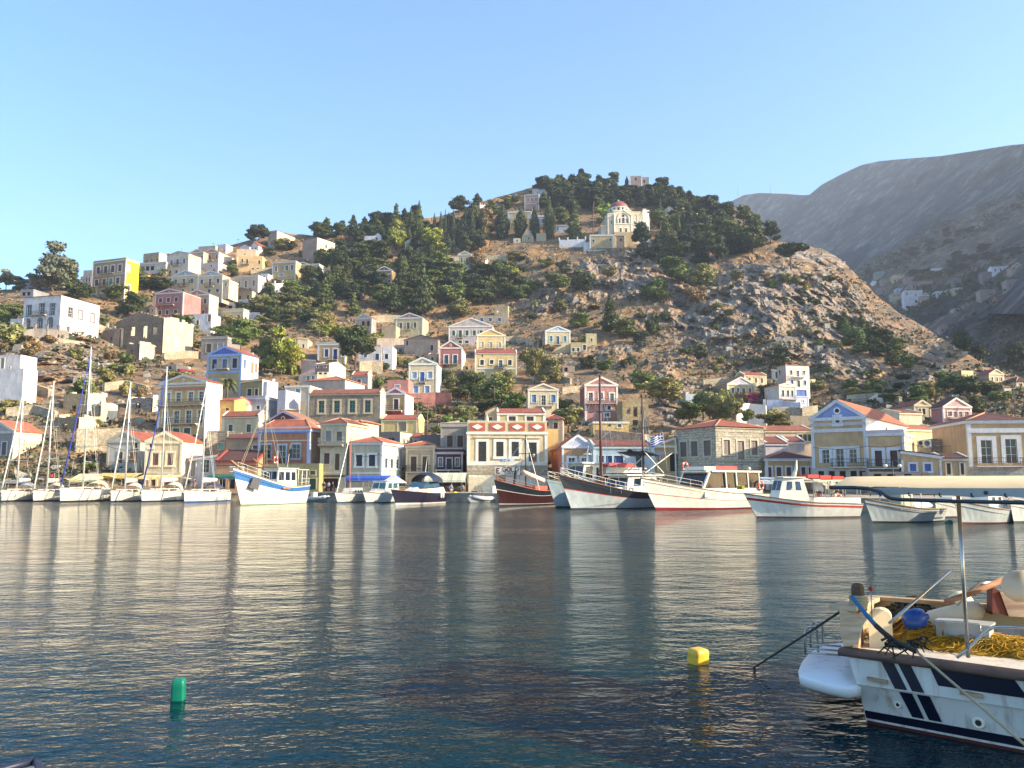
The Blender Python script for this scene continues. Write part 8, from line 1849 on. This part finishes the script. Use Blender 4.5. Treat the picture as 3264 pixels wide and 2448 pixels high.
# parasols on the quay
for (C,x,yt,yb,Y,w,lab,op) in [('C7',1715,930,1240,78,.5,'closed cream parasol at the stern of the water taxi',0),('C5',425,180,345,121,.45,'closed white parasol on the terrace left of the yellow upper storey',0),('B3',290,1395,1450,147,2.2,'open white parasol on the terrace above the maroon pediment house',1)]:
 a,t = PL(C,x,yb,Y),PL(C,x,yt,Y); h = t.z - a.z; r = thing('parasol',lab,'parasol',a); m = MB(); m.tube([(0,0,-1.2),(0,0,h)],.03,6); m.build('pole',STEEL,r); m = MB()
 m.lathe((0,0,h * (.25 if not op else .5)),[(w if op else w * .55,0),(w * .6 if op else w * .6,h * .2),(.03,h * (.75 if not op else .5))],10,smooth=False); m.build('canopy',CANV,r)
def wire(C,label,pts,Y,sag=.4,r_=.03):
 q = [PL(C,x,y,Y) for x,y in pts]; o = thing('power_line',label,'cable',q[0]); P_ = []
 for i in range(len(q) - 1):
  for k in range(8): t = k / 8; p = q[i] * (1 - t) + q[i + 1] * t - q[0]; P_.append(p - Vector((0,0,sag * 4 * t * (1 - t))))
 P_.append(q[-1] - q[0]); m = MB(); m.tube(P_,r_,4); m.build('wire',BLK,o)
wire('C4','black cable drooping across the pale green house to the maroon house',[(150,755),(600,775),(1130,975),(1340,930)],113)
wire('B7','black cable strung along the blue pediment building',[(190,1410),(1000,1390),(1540,1340),(2212,1385)],92,.3)
wire('C1','long black cable across the front of the left houses',[(170,580),(640,610),(1560,640),(2040,700)],113)
# terraces of dry stone on the slopes
for i,(pts) in enumerate([[(520,1125),(600,1118),(660,1122)],[(560,905),(640,900),(720,905)],[(800,860),(880,852),(950,862)],[(1150,1010),(1240,1004),(1330,1008)],[(1560,1080),(1640,1070),(1720,1085)],[(1790,1235),(1880,1225),(1950,1245)],[(1500,1420),(1600,1412),(1700,1418)],
          [(1420,820),(1520,815),(1620,812)],[(1700,1200),(1760,1190),(1820,1205)],[(330,1220),(400,1212),(470,1230)],[(0,1225),(90,1215),(160,1240)],[(20,1300),(110,1290),(180,1310)],[(2700,1260),(2790,1252),(2870,1265)],[(1330,1345),(1400,1350),(1460,1340)],[(2240,1210),(2300,1205),(2350,1215)],[(3000,1350),(3080,1345),(3150,1352)]]):
 g = GW('N','x',pts,1.4,STW,th=.8,name='terrace_wall'); g['_t'] = 1; g['group'] = 'dry stone terrace walls'
 TWALLS = globals().setdefault('TWL',[]); TWALLS.append((g,sum(p[0] for p in pts) / 3,sum(p[1] for p in pts) / 3)); del g['_t']
# ------------------------------------------------------------------ the near fishing boat, the floats
def PZ(px,py,z):
 u = (px - PCX) / F_PX; v = (PCY - py) / F_PX; dz = ST + v * CT; t = (z - EYE) / dz
 return Vector((u * t,(CT - v * ST) * t,z))
def F1(x,y,z): return PZ(2364 + x / 2.458,1800 + y / 2.458,z)
def F2(x,y,z): return PZ(2650 + x / 3.603,1820 + y / 3.603,z)
def F3(x,y,Y): return P(2500 + x / 2.895,1500 + y / 2.895,Y)
ZR = .78
def hull_paint():
 t = NT('weathered_hull'); n = t.noise(1.6,5); n2 = t.noise(2.2,4,t.mapping((4,4,.35)))
 c = t.mix(1,rgb('d9d5cc'),t.ramp(n,[(0.3,g4(.8)),(0.6,g4(1.02))]),'MULTIPLY')
 c = t.mix(t.ramp(n2,[(0.54,g4(0)),(0.74,g4(.7))]),c,rgb('957253'))
 t.set(Base_Color=c,Roughness=.45); t.bump(t.noise(14,3),.12,.01); return t.mat
def woodp(c,d='5c4a3c'):
 t = NT('old_wood'); n = t.noise(3,5,t.mapping((1,1,6))); t.set(Base_Color=t.ramp(n,[(0.3,rgb(d)),(0.65,rgb(c))]),Roughness=.75); t.bump(n,.3,.01); return t.mat
def near_boat():
 g0,g1 = PZ(2702,2074,ZR),PZ(3264,2150,ZR); k0,k1 = PZ(2736,2182,.44),PZ(3264,2262,.44); w0,w1 = PZ(2765,2305,0),PZ(3264,2402,0)
 r = thing('fishing_boat','white wooden fishing boat with dark blue slanted stripes, brown rail and beige canopy','fishing boat',(w0.x,w0.y,0)); o = Vector((w0.x,w0.y,0))
 a = (g1 - g0); a.z = 0; LL = a.length; a.normalize(); b = Vector((.46,.888,0)); nrm = Vector((a.y,-a.x,0)); nrm = nrm if nrm.y < 0 else -nrm
 def line(z):
  if z >= .44: f = (z - .44) / (ZR - .44); return k0.lerp(g0,f),k1.lerp(g1,f)
  f = z / .44; return w0.lerp(k0,f),w1.lerp(k1,f)
 def side(t,z,off=0.0):
  p,q = line(z); d = t * t * .012
  v = p + (q - p) * t; v.z = z + (.03 * (t - 1) if t > 1 else 0) * z; return v - o + nrm * (off - d * .2)
 HP,NV,RD,BR = hull_paint(),paint('0b1228',.45),paint('57231f',.6),woodp('7a5c4a','4a362c')
 TS = [i * .25 for i in range(0,17)]
 def strip(z0,z1,off,mat_i,m,off2=None): m.loft([[side(t,z0,off),side(t,z1,off if off2 is None else off2)] for t in TS],mat_i,closed=False,cap0=False,cap1=False,smooth=False)
 m = MB()
 for (z0,z1,f,mi) in ((-.4,.035,0,2),(.035,.06,0,0),(.06,.15,0,1),(.15,.44,0,0)): strip(z0 if z0 >= 0 else 0,z1,f,mi,m)
 m.loft([[side(t,0,0) + Vector((0,0,-.45)) - nrm * .5,side(t,0,0)] for t in TS],2,closed=False,cap0=False,cap1=False)
 m.loft([[side(t,.44,0),side(t,.45,.035)] for t in TS],0,closed=False,cap0=False,cap1=False); strip(.45,ZR,.035,0,m)
 # transom and far side
 fb = b * 2.85
 m.add([side(0,0),side(0,.44),side(0,ZR,.035),side(0,ZR,.035) + fb,side(0,.44) + fb,side(0,0) + fb * .92,side(0,0) + fb * .8 + Vector((0,0,-.4)),side(0,0) + Vector((0,0,-.4)) + b * .4],[(0,1,2,3,4,5,6,7)],0)
 m.add([side(0,0) + fb * .92,side(4,0) + fb * .92,side(4,ZR) + fb,side(0,ZR) + fb],[(0,1,2,3)],0)
 m.build('hull',[HP,NV,RD],r,fix=False)
 def tpx(x,z):
  px = 2364 + x / 2.458; p,q = line(z); k = tanx(px,1538 + 400)
  lo,hi = -.5,3
  for _ in range(40):
   mid_ = (lo + hi) / 2; v = p + (q - p) * mid_
   if v.x / v.y < k: lo = mid_
   else: hi = mid_
  return lo
 for (za,zb,xa0,xa1,xb0,xb1) in ((.755,.465,1070,1168,1178,1275),(.755,.465,1200,1300,1310,1405),(.43,.17,1200,1300,1292,1385),(.43,.17,1335,1435,1420,1520),(.755,.56,1450,2090,1515,2205),(.755,.56,2330,2900,2420,3000)):
  of = .0430 if za > .5 else .008; m = MB(); ta,tb,tc,td = tpx(xa0,za),tpx(xa1,za),tpx(xb1,zb),tpx(xb0,zb); n = 5
  S2 = lambda u,w: side((ta + (tb - ta) * u) * (1 - w) + (td + (tc - td) * u) * w,za + (zb - za) * w,of)
  for i in range(n):
   for j in range(6): u,v,w,x = i / n,(i + 1) / n,j / 6,(j + 1) / 6; m.add([S2(u,w),S2(v,w),S2(v,x),S2(u,x)],[(0,1,2,3)])
  m.build('slanted_stripe',NV,r,fix=False)
 # heavy rubbing rail
 m = MB(); m.loft([[side(t,ZR,.0) + Vector((0,0,dz)) + nrm * dn for (dn,dz) in ((-.12,.02),(.02,.022),(.06,.005),(.07,-.025),(.055,-.055),(-.02,-.06),(-.12,-.04))] for t in [-.05] + TS[1:]]); m.build('rubbing_rail',BR,r)
 for (x,y,w) in ((1055,920,150),(1770,1025,170)):
  t0 = tpx(x - w / 2,.5); t1 = tpx(x + w / 2,.5); m = MB(); m.beam(side(t0,.53,.055),side(t1,.52,.055),.035,.04,up=(0,0,1)); m.build('wooden_cleat_strip',woodp('b39a7c','7c6248'),r)
 for (x,z,rr) in ((1185,.28,.028),(1800,.23,.045)):
  c = side(tpx(x,z),z,.0); m = MB(); m.tube([c + a * (rr * math.cos(k * .5236)) + Vector((0,0,rr * math.sin(k * .5236))) + nrm * .01 for k in range(12)],rr * .35,6,closed=True); oo = m.build('drain_fitting',GEL,r)
  m = MB(); m.prism([c + a * (rr * .8 * math.cos(k * .5236)) + Vector((0,0,rr * .8 * math.sin(k * .5236))) + nrm * .004 for k in range(12)],nrm * .004); m.build('drain_hole',BLK,oo)
 # deck and inner sides
 ZD = .66; D = [side(0,ZR) ,side(4,ZR),side(4,ZR) + fb,side(0,ZR) + fb]; D = [Vector((p.x,p.y,ZD)) for p in D]
 m = MB(); m.add(D,[(0,1,2,3)]); m.build('deck',hull_paint(),r)
 far0,far1 = side(0,ZR) + fb,side(4,ZR) + fb
 m = MB(); m.prism([far0 + Vector((0,0,-.12)),far1 + Vector((0,0,-.12)),far1 + Vector((0,0,.26)),far0 + Vector((0,0,.20))],b * .06); m.build('far_bulwark',paint('d3c49c',.6),r)
 m = MB(); m.beam(far0 + Vector((0,0,.23)),far1 + Vector((0,0,.29)),.16,.05); m.build('far_cap_rail',woodp('b89c74','8a6c4c'),r)
 # stern quarter block, stern board
 n0 = F1(768,350,1.2) - o; pl = [F1(x,y,1.2) for x,y in ()]
 base = side(-.02,ZR,.02); dn = base.y + o.y
 def NP(x,y): return P(2364 + x / 2.458,1800 + y / 2.458,dn) - o
 q = [NP(765,345),NP(985,425),NP(940,490),NP(905,628),NP(802,640),NP(775,560)]
 m = MB(); m.prism(q,b * .26); m.build('stern_quarter_block',woodp('c9b79c','9a8468'),r)
 s0 = NP(775,362) + b * .26; s1 = far0 + Vector((0,0,.2)); m = MB(); m.prism([s0,s1,s1 + Vector((0,0,-.5)),s0 + Vector((0,0,-.5))],a * .09); m.build('stern_board',woodp('c4a884','94785c'),r)
 m = MB(); m.beam(s0 + Vector((0,0,.02)) + a * .02 - b * .2,s1 + Vector((0,0,.02)) + a * .02,.28,.05); m.build('stern_cap',woodp('cdb28c','a08464'),r)
 # samson post with rope turns
 pb = F1(915,330,1.22) - o; m = MB(); m.lathe((pb.x,pb.y,pb.z - .05),[(.055,0),(.055,.13),(.07,.14),(.075,.24),(.065,.29),(.03,.31)],8,smooth=False); po = m.build('mooring_post',woodp('6c5238','3c2c20'),r)
 m = MB(); m.tube([(pb.x + (.085 + .01 * math.sin(k * .4)) * math.cos(k * .5),pb.y + .085 * math.sin(k * .5),pb.z - .03 + k * .0024) for k in range(62)],.021,6); m.build('rope_turns',ROPE,po)
 # white winch housing
 w0_ = F2(440,880,ZD) - o; m = MB(); W_ = .28; h = .33
 pts = [(0,0),(W_,0),(W_,h)] + [(W_ / 2 + W_ / 2 * math.cos(k * math.pi / 8),h + .11 * math.sin(k * math.pi / 8)) for k in range(1,8)] + [(0,h)]
 e = Vector((1,0,0)); m.prism([w0_ + e * x + Vector((0,0,z)) for x,z in pts],Vector((.1,.22,0))); m.build('winch_housing',paint('d8cbb0',.6),r)
 lv = F2(550,430,1.2) - o; m = MB(); m.tube([lv + Vector((0,.2,-.2)),lv + Vector((0,.2,.18))],.009,6); lo_ = m.build('lever',STEEL,r); m = MB(); m.lathe(tuple(lv + Vector((0,.2,.16))),[(.005,0),(.03,.02),(.03,.045),(.005,.06)],8); m.build('red_knob',paint('a02828',.4),lo_)
 # steel post, near handrail, diagonal tube
 pbs = PZ(3086,2096,ZR) - o; py_ = (pbs + o).y; top = P(3053,1562,py_) - o
 m = MB(); m.tube([pbs,top],.021,10); m.build('canopy_post',STEEL,r)
 hr = [PZ(3050,2096,ZR) - o]; hy = (hr[0] + o).y
 for (x,y) in ((1560,900),(1700,760),(1800,680),(1860,645),(1950,635),(2212,650),(2600,680)): hr.append(P(2650 + x / 3.603,1820 + y / 3.603,hy - max(0,(x - 1700)) * .0006) - o)
 m = MB(); m.tube(hr,.017,10); m.build('handrail',STEEL,r)
 dg0 = F2(665,600,1.02) - o; dy = (dg0 + o).y; m = MB(); m.tube([dg0,P(2650 + 1365 / 3.603,1820 - 0,dy + .4) - o],.017,8); m.build('tiller_pole',STEEL,r)
 # canopy
 def cp(s,c,z): return o * 0 + side(0,ZR) + a * s + b * c + Vector((0,0,z - ZR))
 S_ = [-.12,0,.33,.6,1.0,1.5,2.2,3.5,6.5]
 m = MB(); rg = []
 for s in S_:
  sg = .012 * math.sin(s * 4); e_ = .05 if s < -.1 else 0
  rg.append([cp(s,.0,2.545 + sg),cp(s,.10,2.60 - e_ + sg),cp(s,.7,2.66 - e_ * 1.4),cp(s,1.35,2.675 - e_ * 1.5),cp(s,2.0,2.66 - e_),cp(s,2.7,2.55)])
 m.loft(rg,0,closed=False,cap0=False,cap1=False); m.add([v for v in rg[0]],[(0,1,2,3,4,5)]); co_ = m.build('canopy',paint('e8c896',.9),r,fix=False)
 m = MB(); n = 36
 for i in range(n):
  s,s2 = .33 + 6.1 * i / n,.33 + 6.1 * (i + 1) / n; f = lambda s: 2.475 + .012 * math.sin(s * 9) - (.02 if s > 1.2 else 0)
  m.add([cp(s,.004,2.545),cp(s2,.004,2.545),cp(s2,.03,f(s2)),cp(s,.03,f(s))],[(0,1,2,3)])
 m.build('valance',paint('b9bcc4',.9),co_,fix=False)
 for i in range(14): p = cp(.42 + i * .3,.02,2.495); m = MB(); m.tube([p,p + Vector((0,0,-.03)),p + Vector((.02,0,-.04))],.008,5); m.build('lacing_eye',BLK,co_)
 y0 = (cp(.25,0,2.4) + o).y
 pp = [cp(-.12,.0,2.545),cp(.15,0,2.545),cp(.31,0,2.535)] + [P(2500 + x / 2.895,1500 + y / 2.895,8.9 - (x - 900) * .00075) - o for x,y in ((900,200),(940,235),(990,258),(1080,268),(1580,283),(2212,297),(2600,306))]
 m = MB(); m.tube(pp,.02,8); m.build('canopy_frame',paint('30343c',.4),r)
 m = MB(); m.tube([cp(.31,0,2.53),cp(.31,2.7,2.53)],.02,8); m.tube([cp(1.45,.0,2.5),cp(1.45,2.7,2.5)],.02,8); m.build('canopy_cross_tube',paint('30343c',.4),r)
 # red coaming and cabin corner on the right
 c0 = F2(1600,450,.98) - o; m = MB(); m.prism([F2(1590,440,1.0) - o,F2(1850,465,1.0) - o,F2(1850,520,.9) - o,F2(1600,470,.9) - o],b * .05); m.build('red_coaming',paint('5c241c',.6),r)
 yy = 10.3; q = [P(2650 + x / 3.603,1820 + y / 3.603,yy) - o for x,y in ((1850,180),(1935,235),(2040,520),(1850,470))]; m = MB(); m.prism(q,Vector((.1,.3,0))); m.build('cabin_frame',paint('6c2c20',.6),r)
 q = [P(2650 + x / 3.603,1820 + y / 3.603,yy - .02) - o for x,y in ((1935,235),(2060,300),(2600,300),(2600,560),(2040,520))]; m = MB(); m.prism(q,Vector((.1,.5,0))); m.build('cabin_side',woodp('b09c88','80685a'),r)
 m = MB(); m.tube([P(2650 + x / 3.603,1820 + y / 3.603,10.2) - o for x,y in ((1310,355),(1600,260),(1990,95))],.035,7); m.build('wooden_boom',woodp('a87c5c','7c563c'),r)
 m = MB(); m.tube([P(2650 + x / 3.603,1820 + y / 3.603,10.4) - o for x,y in ((1440,390),(1600,220),(1700,145),(1840,130))],.02,7); m.build('bent_tube',STEEL,r)
 # swim platform with ladder hoops
 top = [(2746,2185),(2710,2192),(2640,2178),(2575,2160),(2546,2150),(2544,2135),(2553,2112),(2575,2084),(2600,2068),(2640,2052),(2700,2046),(2760,2050)]
 T_ = [PZ(x,y,.44) - o for x,y in top]; c = sum(T_,Vector()) / len(T_)
 rings = [[c + (p - c) * .3 + Vector((0,0,.0)) for p in T_],[c + (p - c) * .97 for p in T_],[p + Vector((0,0,-.02)) for p in T_],[c + (p - c) * .97 + Vector((0,0,-.11)) for p in T_],[c + (p - c) * .84 + Vector((0,0,-.17)) for p in T_]]
 m = MB(); m.loft(rings); t = NT('platform_gelcoat'); n1 = t.noise(6,6,rough=.8); n2 = t.noise(1.1,3)
 t.set(Base_Color=t.mix(t.math('MULTIPLY',t.ramp(n1,[(.56,g4(0)),(.68,g4(.8))]),t.ramp(n2,[(.5,g4(0)),(.6,g4(1))])),rgb('e4e2de'),rgb('8a6a4c')),Roughness=.35); pf = m.build('swim_platform',t.mat,r)
 for (x0,x1,yb,yt,z) in ((503,600,700,530,.46),(545,640,650,480,.46)):
  A,B_ = F1(x0,yb,z) - o,F1(x1,yb - 15,z) - o; hh = .32; m = MB(); m.tube([A] + [A.lerp(B_,.5 - .5 * math.cos(k * math.pi / 8)) + Vector((0,0,hh * (.75 + .25 * math.sin(k * math.pi / 8)))) for k in range(9)] + [B_],.014,7); m.build('ladder_hoop',STEEL,pf)
 for (y,z) in ((620,.58),(655,.5),(690,.48)): m = MB(); m.tube([F1(505,y,z) - o,F1(780,y + 20,z) - o],.012,6); m.build('ladder_rail',STEEL,pf)
 return o,a,b
BO,BA,BB = near_boat()
def loops(name,label,cat,cen,ext,n,r,mats,seed,h=.25,lp=(.08,.22),mound=True,mcol=None):
 rnd = random.Random(seed); o = Vector(cen); root = thing(name,label,cat,o); M_ = [MB() for _ in mats]
 ex,ey = Vector(ext[0]),Vector(ext[1])
 H_ = lambda u,v: h * max(0,1 - (u * u + v * v)) ** .7
 for i in range(n):
  u,v = rnd.uniform(-1,1),rnd.uniform(-1,1)
  if u * u + v * v > 1: continue
  R_ = rnd.uniform(*lp); ph = rnd.random() * 6; el = rnd.uniform(.4,1); pts = []; arc = rnd.uniform(2.5,6.0); tl = rnd.uniform(-.6,.6)
  for k in range(14):
   t = ph + arc * k / 13; rr = R_ * (1 + .25 * math.sin(3 * t + i)); d = Vector((rr * math.cos(t),rr * el * math.sin(t),0))
   p = ex * u + ey * v + d; uu = (p.dot(ex) / ex.length_squared); vv = (p.dot(ey) / ey.length_squared)
   p.z = H_(uu,vv) + .015 + .03 * rnd.random() + tl * .06 * math.sin(t); pts.append(p)
  M_[i % len(mats)].tube(pts,r,5)
 for k,(m,mt) in enumerate(zip(M_,mats)): m.build('rope_coils' if cat == 'rope' else 'mesh_strands',mt,root)
 if mound:
  m = MB(); N = 14; g = [[(ex * (rr * math.cos(t)) + ey * (rr * math.sin(t)) + Vector((0,0,H_(rr * math.cos(t),rr * math.sin(t)) * (.9 + .2 * rnd.random())))) for t in [2 * math.pi * k / 24 for k in range(24)]] for rr in [(j + .001) / N * 1.02 for j in range(N,-1,-1)]]
  m.loft(g,0,cap0=False,cap1=False); t = NT('heaped_net'); n1 = t.noise(16,5,rough=.8); n2 = t.noise(60,3)
  t.set(Base_Color=t.ramp(n1,[(.3,rgb(mcol[0])),(.55,rgb(mcol[1])),(.75,rgb(mcol[2]))]),Roughness=.9); t.bump(t.math('ADD',n1,n2),1.0,.06); m.build('heap',t.mat,root)
 return root
YN,YN2,GR_,TN = paint('c89c1c',.8),paint('a07c18',.8),paint('6c6c54',.85),paint('c0a468',.85)
def pz(x,y,z): return F2(x,y,z)
loops('fishing_net','bright yellow fishing net spread along the deck behind the steel post','fishing net',pz(1760,900,.66),((.95,-.55,0),(.25,.33,0)),300,.0048,[YN,YN2],3,.13,(.06,.18),True,('7a5a10','c89c18','e4c030'))
loops('fishing_net','second part of the yellow net nearest the brown rail on the right','fishing net',pz(2150,960,.66),((.6,-.55,0),(.2,.22,0)),190,.0048,[YN,YN2],13,.12,(.05,.15),True,('7a5a10','b88c18','d8b42c'))
loops('rope_pile','tangle of golden ropes in front of the blue jug','rope',pz(960,740,.66),((.36,-.1,0),(.1,.36,0)),70,.011,[TN,YN2,GR_],5,.2,(.07,.2),True,('4c3c1c','8a6c2c','b08c40'))
loops('rope_pile','heap of grey green ropes and net behind the blue jug','rope',pz(1000,640,.66),((.5,-.2,0),(.2,.5,0)),120,.010,[GR_,paint('4c4c40',.9)],6,.34,(.1,.26),True,('2a2a24','4c4c40','6c6a54'))
loops('rope_pile','small coil of cream rope behind the stern quarter block','rope',pz(400,800,.66),((.12,0,0),(0,.16,0)),24,.011,[TN,paint('cfc8b4',.9)],8,.1,(.04,.1),False)
def blob(name,label,cat,c,prof,mat,rot=(0,0,0),part='body',n=14):
 r = thing(name,label,cat,c); r.rotation_euler = rot; m = MB(); m.lathe((0,0,0),prof,n); m.build(part,mat,r); return r
j = P(2915,1972,10.25); blob('blue_jug','shiny blue plastic jug lying on the rope heap','jug',j,[(.01,-.13),(.09,-.12),(.12,-.07),(.115,.07),(.085,.12),(.035,.135),(.03,.165),(.01,.17)],paint('154690',.3),(R(35),R(70),0))
c = P(3040,1962,10.75); r = blob('boat_fender','long cream cylindrical fender lying at the far side of the deck','fender',c,[(.02,-.36),(.09,-.33),(.125,-.26),(.13,.2),(.11,.3),(.04,.36)],paint('d6d0bc',.5),(0,R(72),R(-28)))
c = P(3062,1925,11.8); blob('boat_fender','round white fender with a dark band hanging outside the far rail','fender',c,[(.02,-.17),(.13,-.13),(.18,0),(.13,.13),(.02,.17)],paint('e4dcb8',.5),(R(90),R(20),0))
c = P(3256,1868,9.9); blob('boat_fender','big pale drum shaped fender on top of the cabin corner','fender',c,[(.02,-.16),(.15,-.15),(.18,-.08),(.18,.1),(.15,.16),(.02,.17)],paint('c9c6bc',.5),(R(80),R(30),0))
c = P(3075,2005,10.2); r = thing('fish_box','pale grey plastic fish box behind the steel post','box',c,R(-38)); m = MB(); m.box(-.28,.28,-.16,.16,-.2,.06); m.box(-.3,.3,-.18,.18,.061,.09); m.build('box_body',paint('a9b0b4',.5),r); m = MB(); m.tube([(-.2,-.2,-.1),(-.2,-.2,.1),(.2,-.2,.1),(.2,-.2,-.1)],.012,6); m.build('handle',STEEL,r)
def rope(label,pts,r,mat,name='mooring_rope',extra=None):
 o = pts[0]; q = []
 for i in range(len(pts) - 1):
  for k in range(6): q.append(pts[i].lerp(pts[i + 1],k / 6) - o)
 q.append(pts[-1] - o); t = thing(name,label,'rope',o); m = MB(); m.tube(q,r,6); m.build('strand',mat,t); return t
q = [P(2364 + x / 2.458,1800 + y / 2.458,Y) for x,y,Y in ((865,250,9.3),(950,360,9.0),(1050,475,8.8),(1110,530,8.7),(1200,600,8.6),(1290,640,8.5),(1370,680,8.4))]
rope('mooring rope wrapped in blue and dark cloth running from the mooring post over the rail',q[:3],.024,paint('2c6a94',.9)); rope('dark frayed knotted rope hanging over the brown rail',q[2:],.026,paint('34332c',.95))
kn = thing('rope_knot','frayed dark knot of rope resting on the brown rail','rope',q[4]); m = MB(); rk = random.Random(4)
for i in range(26):
 a_ = Vector((rk.uniform(-.14,.3),rk.uniform(-.05,.05),rk.uniform(-.06,.05))); m.tube([a_,a_ + Vector((rk.uniform(-.1,.1),rk.uniform(-.05,.05),rk.uniform(-.03,.05))),a_ + Vector((rk.uniform(-.1,.12),rk.uniform(-.04,.02),rk.uniform(-.13,0)))],.014,5,r1=.006)
m.build('strands',paint('2e2f28',.95),kn)
rope('thin taut mooring line running from the knot down to the lower right',[q[-1],P(3264,2372,6.6),P(3500,2560,5.6)],.012,ROPE)
rope('taut rope running from the mooring post down into the water on the left',[P(2725,1930,9.6),P(2700,1935,9.7),P(2590,2008,9.9),PZ(2400,2130,-.02),PZ(2380,2142,-.3)],.015,paint('3c3f3a',.95))
# floats in the foreground
def jerry(label,px,py,w,d,h,col,rz,tilt=0,name='canister_float'):
 c = W(px,py); r = thing(name,label,'float',c); r.rotation_euler = (R(tilt),0,R(rz)); m = MB(); K = 5
 rings = []
 for (z,k) in ((-.1,.8),(-.06,.95),(0,1),(h * .35,1),(h * .5,.97),(h * .62,1),(h * .85,.96),(h * .95,.85),(h,.6)):
  rings.append([(math.copysign(abs(math.cos(t)) ** .38,math.cos(t)) * w / 2 * k,math.copysign(abs(math.sin(t)) ** .38,math.sin(t)) * d / 2 * k,z) for t in [2 * math.pi * i / 28 for i in range(28)]])
 m.loft(rings); m.build('canister',col,r); return r
jerry('square yellow plastic canister floating in the open water',2225,2114,.26,.24,.215,paint('e8b83c',.45),32,4)
g = jerry('upright green plastic canister floating on the left',568,2230,.155,.15,.25,paint('087258',.4),8,2)
def bow_tip():
 a = PZ(112,2426,.62); r = thing('dinghy','pointed white and navy bow tip at the bottom left corner','dinghy',a); m = MB(); m2 = MB()
 def sec(t): w = .62 * math.sin(min(1,t) * math.pi / 2) ** .8; return [(-w,-1.9 * t,-.02),(-w * .82,-1.85 * t,-.25),(0,-1.75 * t - .0,-.6 + .1 * (1 - t)),(w * .82,-1.85 * t,-.25),(w,-1.9 * t,-.02)]
 m.loft([sec(t) for t in (.0,.06,.15,.3,.5,.75,1)],0,closed=False,cap0=False,cap1=True); m.build('hull',paint('e6e6ea',.4),r)
 for sg in (-1,1): m2.tube([(sg * sec(t)[4][0],-1.9 * t,0) for t in (0,.06,.15,.3,.5,.75,1)],.028,6)
 m2.build('gunwale',NAVY,r)
bow_tip()
# ------------------------------------------------------------------ labels for the trees that have none
def relation(px,py,w):
 best = None
 for (mx,my,mw,mh,nm) in MARKS:
  if len(nm.split()) > 6: continue
  dx = (px - mx); dy = (py - my)
  d = math.hypot(max(0,abs(dx) - mw * .5),max(0,abs(dy) - mh * .5) * 1.2) + .12 * math.hypot(dx,dy)
  if best is None or d < best[0]: best = (d,dx / (mw * .5 + 1),dy / (mh * .5 + 1),nm)
 d,ax,ay,nm = best
 far = d > 90
 if abs(ay) > abs(ax): rel = ('above' if ay < 0 else 'below')
 else: rel = ('left of' if ax < 0 else 'right of')
 return ('far ' if far and rel.endswith('of') else ('well ' if far else '')) + rel + ' the ' + nm
MARKS += [(2000,690,200,160,'domed church'),(2035,575,80,40,'hilltop chapel'),(2350,980,200,120,'grey crags'),(2600,1000,160,160,'rocks of the spur'),(1800,1050,120,60,'stony slope'),(1075,830,120,60,'pine wood')]
ORD = ['first','second','third','fourth','fifth','sixth','seventh','eighth','ninth','tenth','eleventh','twelfth','thirteenth','fourteenth','fifteenth','sixteenth','seventeenth','eighteenth','nineteenth','twentieth']
KW = {'pine': 'pine','umbrella': 'umbrella pine','conifer': 'conifer','cypress': 'cypress','broad': 'leafy tree','bush': 'bush'}
byl = {}
for (r,kind,tint,px,py,h,w,lab) in TREES:
 r['group'] = {'bush': 'bushes on the slopes','cypress': 'cypresses on the hill'}.get(kind,'trees on the hill')
 if lab: continue
 sz = 'tall' if h > 75 else ('small' if h < 35 else 'middling')
 l = '%s %s %s %s' % (sz,WORD[tint],KW[kind],relation(px,py,w))
 byl.setdefault(l,[]).append((px,r))
for l,v in byl.items():
 v.sort(key=lambda q: q[0])
 for i,(px,r) in enumerate(v):
  r['label'] = l if len(v) == 1 else (l + ', ' + ORD[min(i,19)] + ' from left')
for g,x,y in TWL:
 l = 'dry stone terrace wall ' + relation(x,y,60)
 while any(l == k.get('label') for k,_,_ in TWL): l = 'second ' + l if not l.startswith('second') else 'third ' + l[7:]
 g['label'] = l
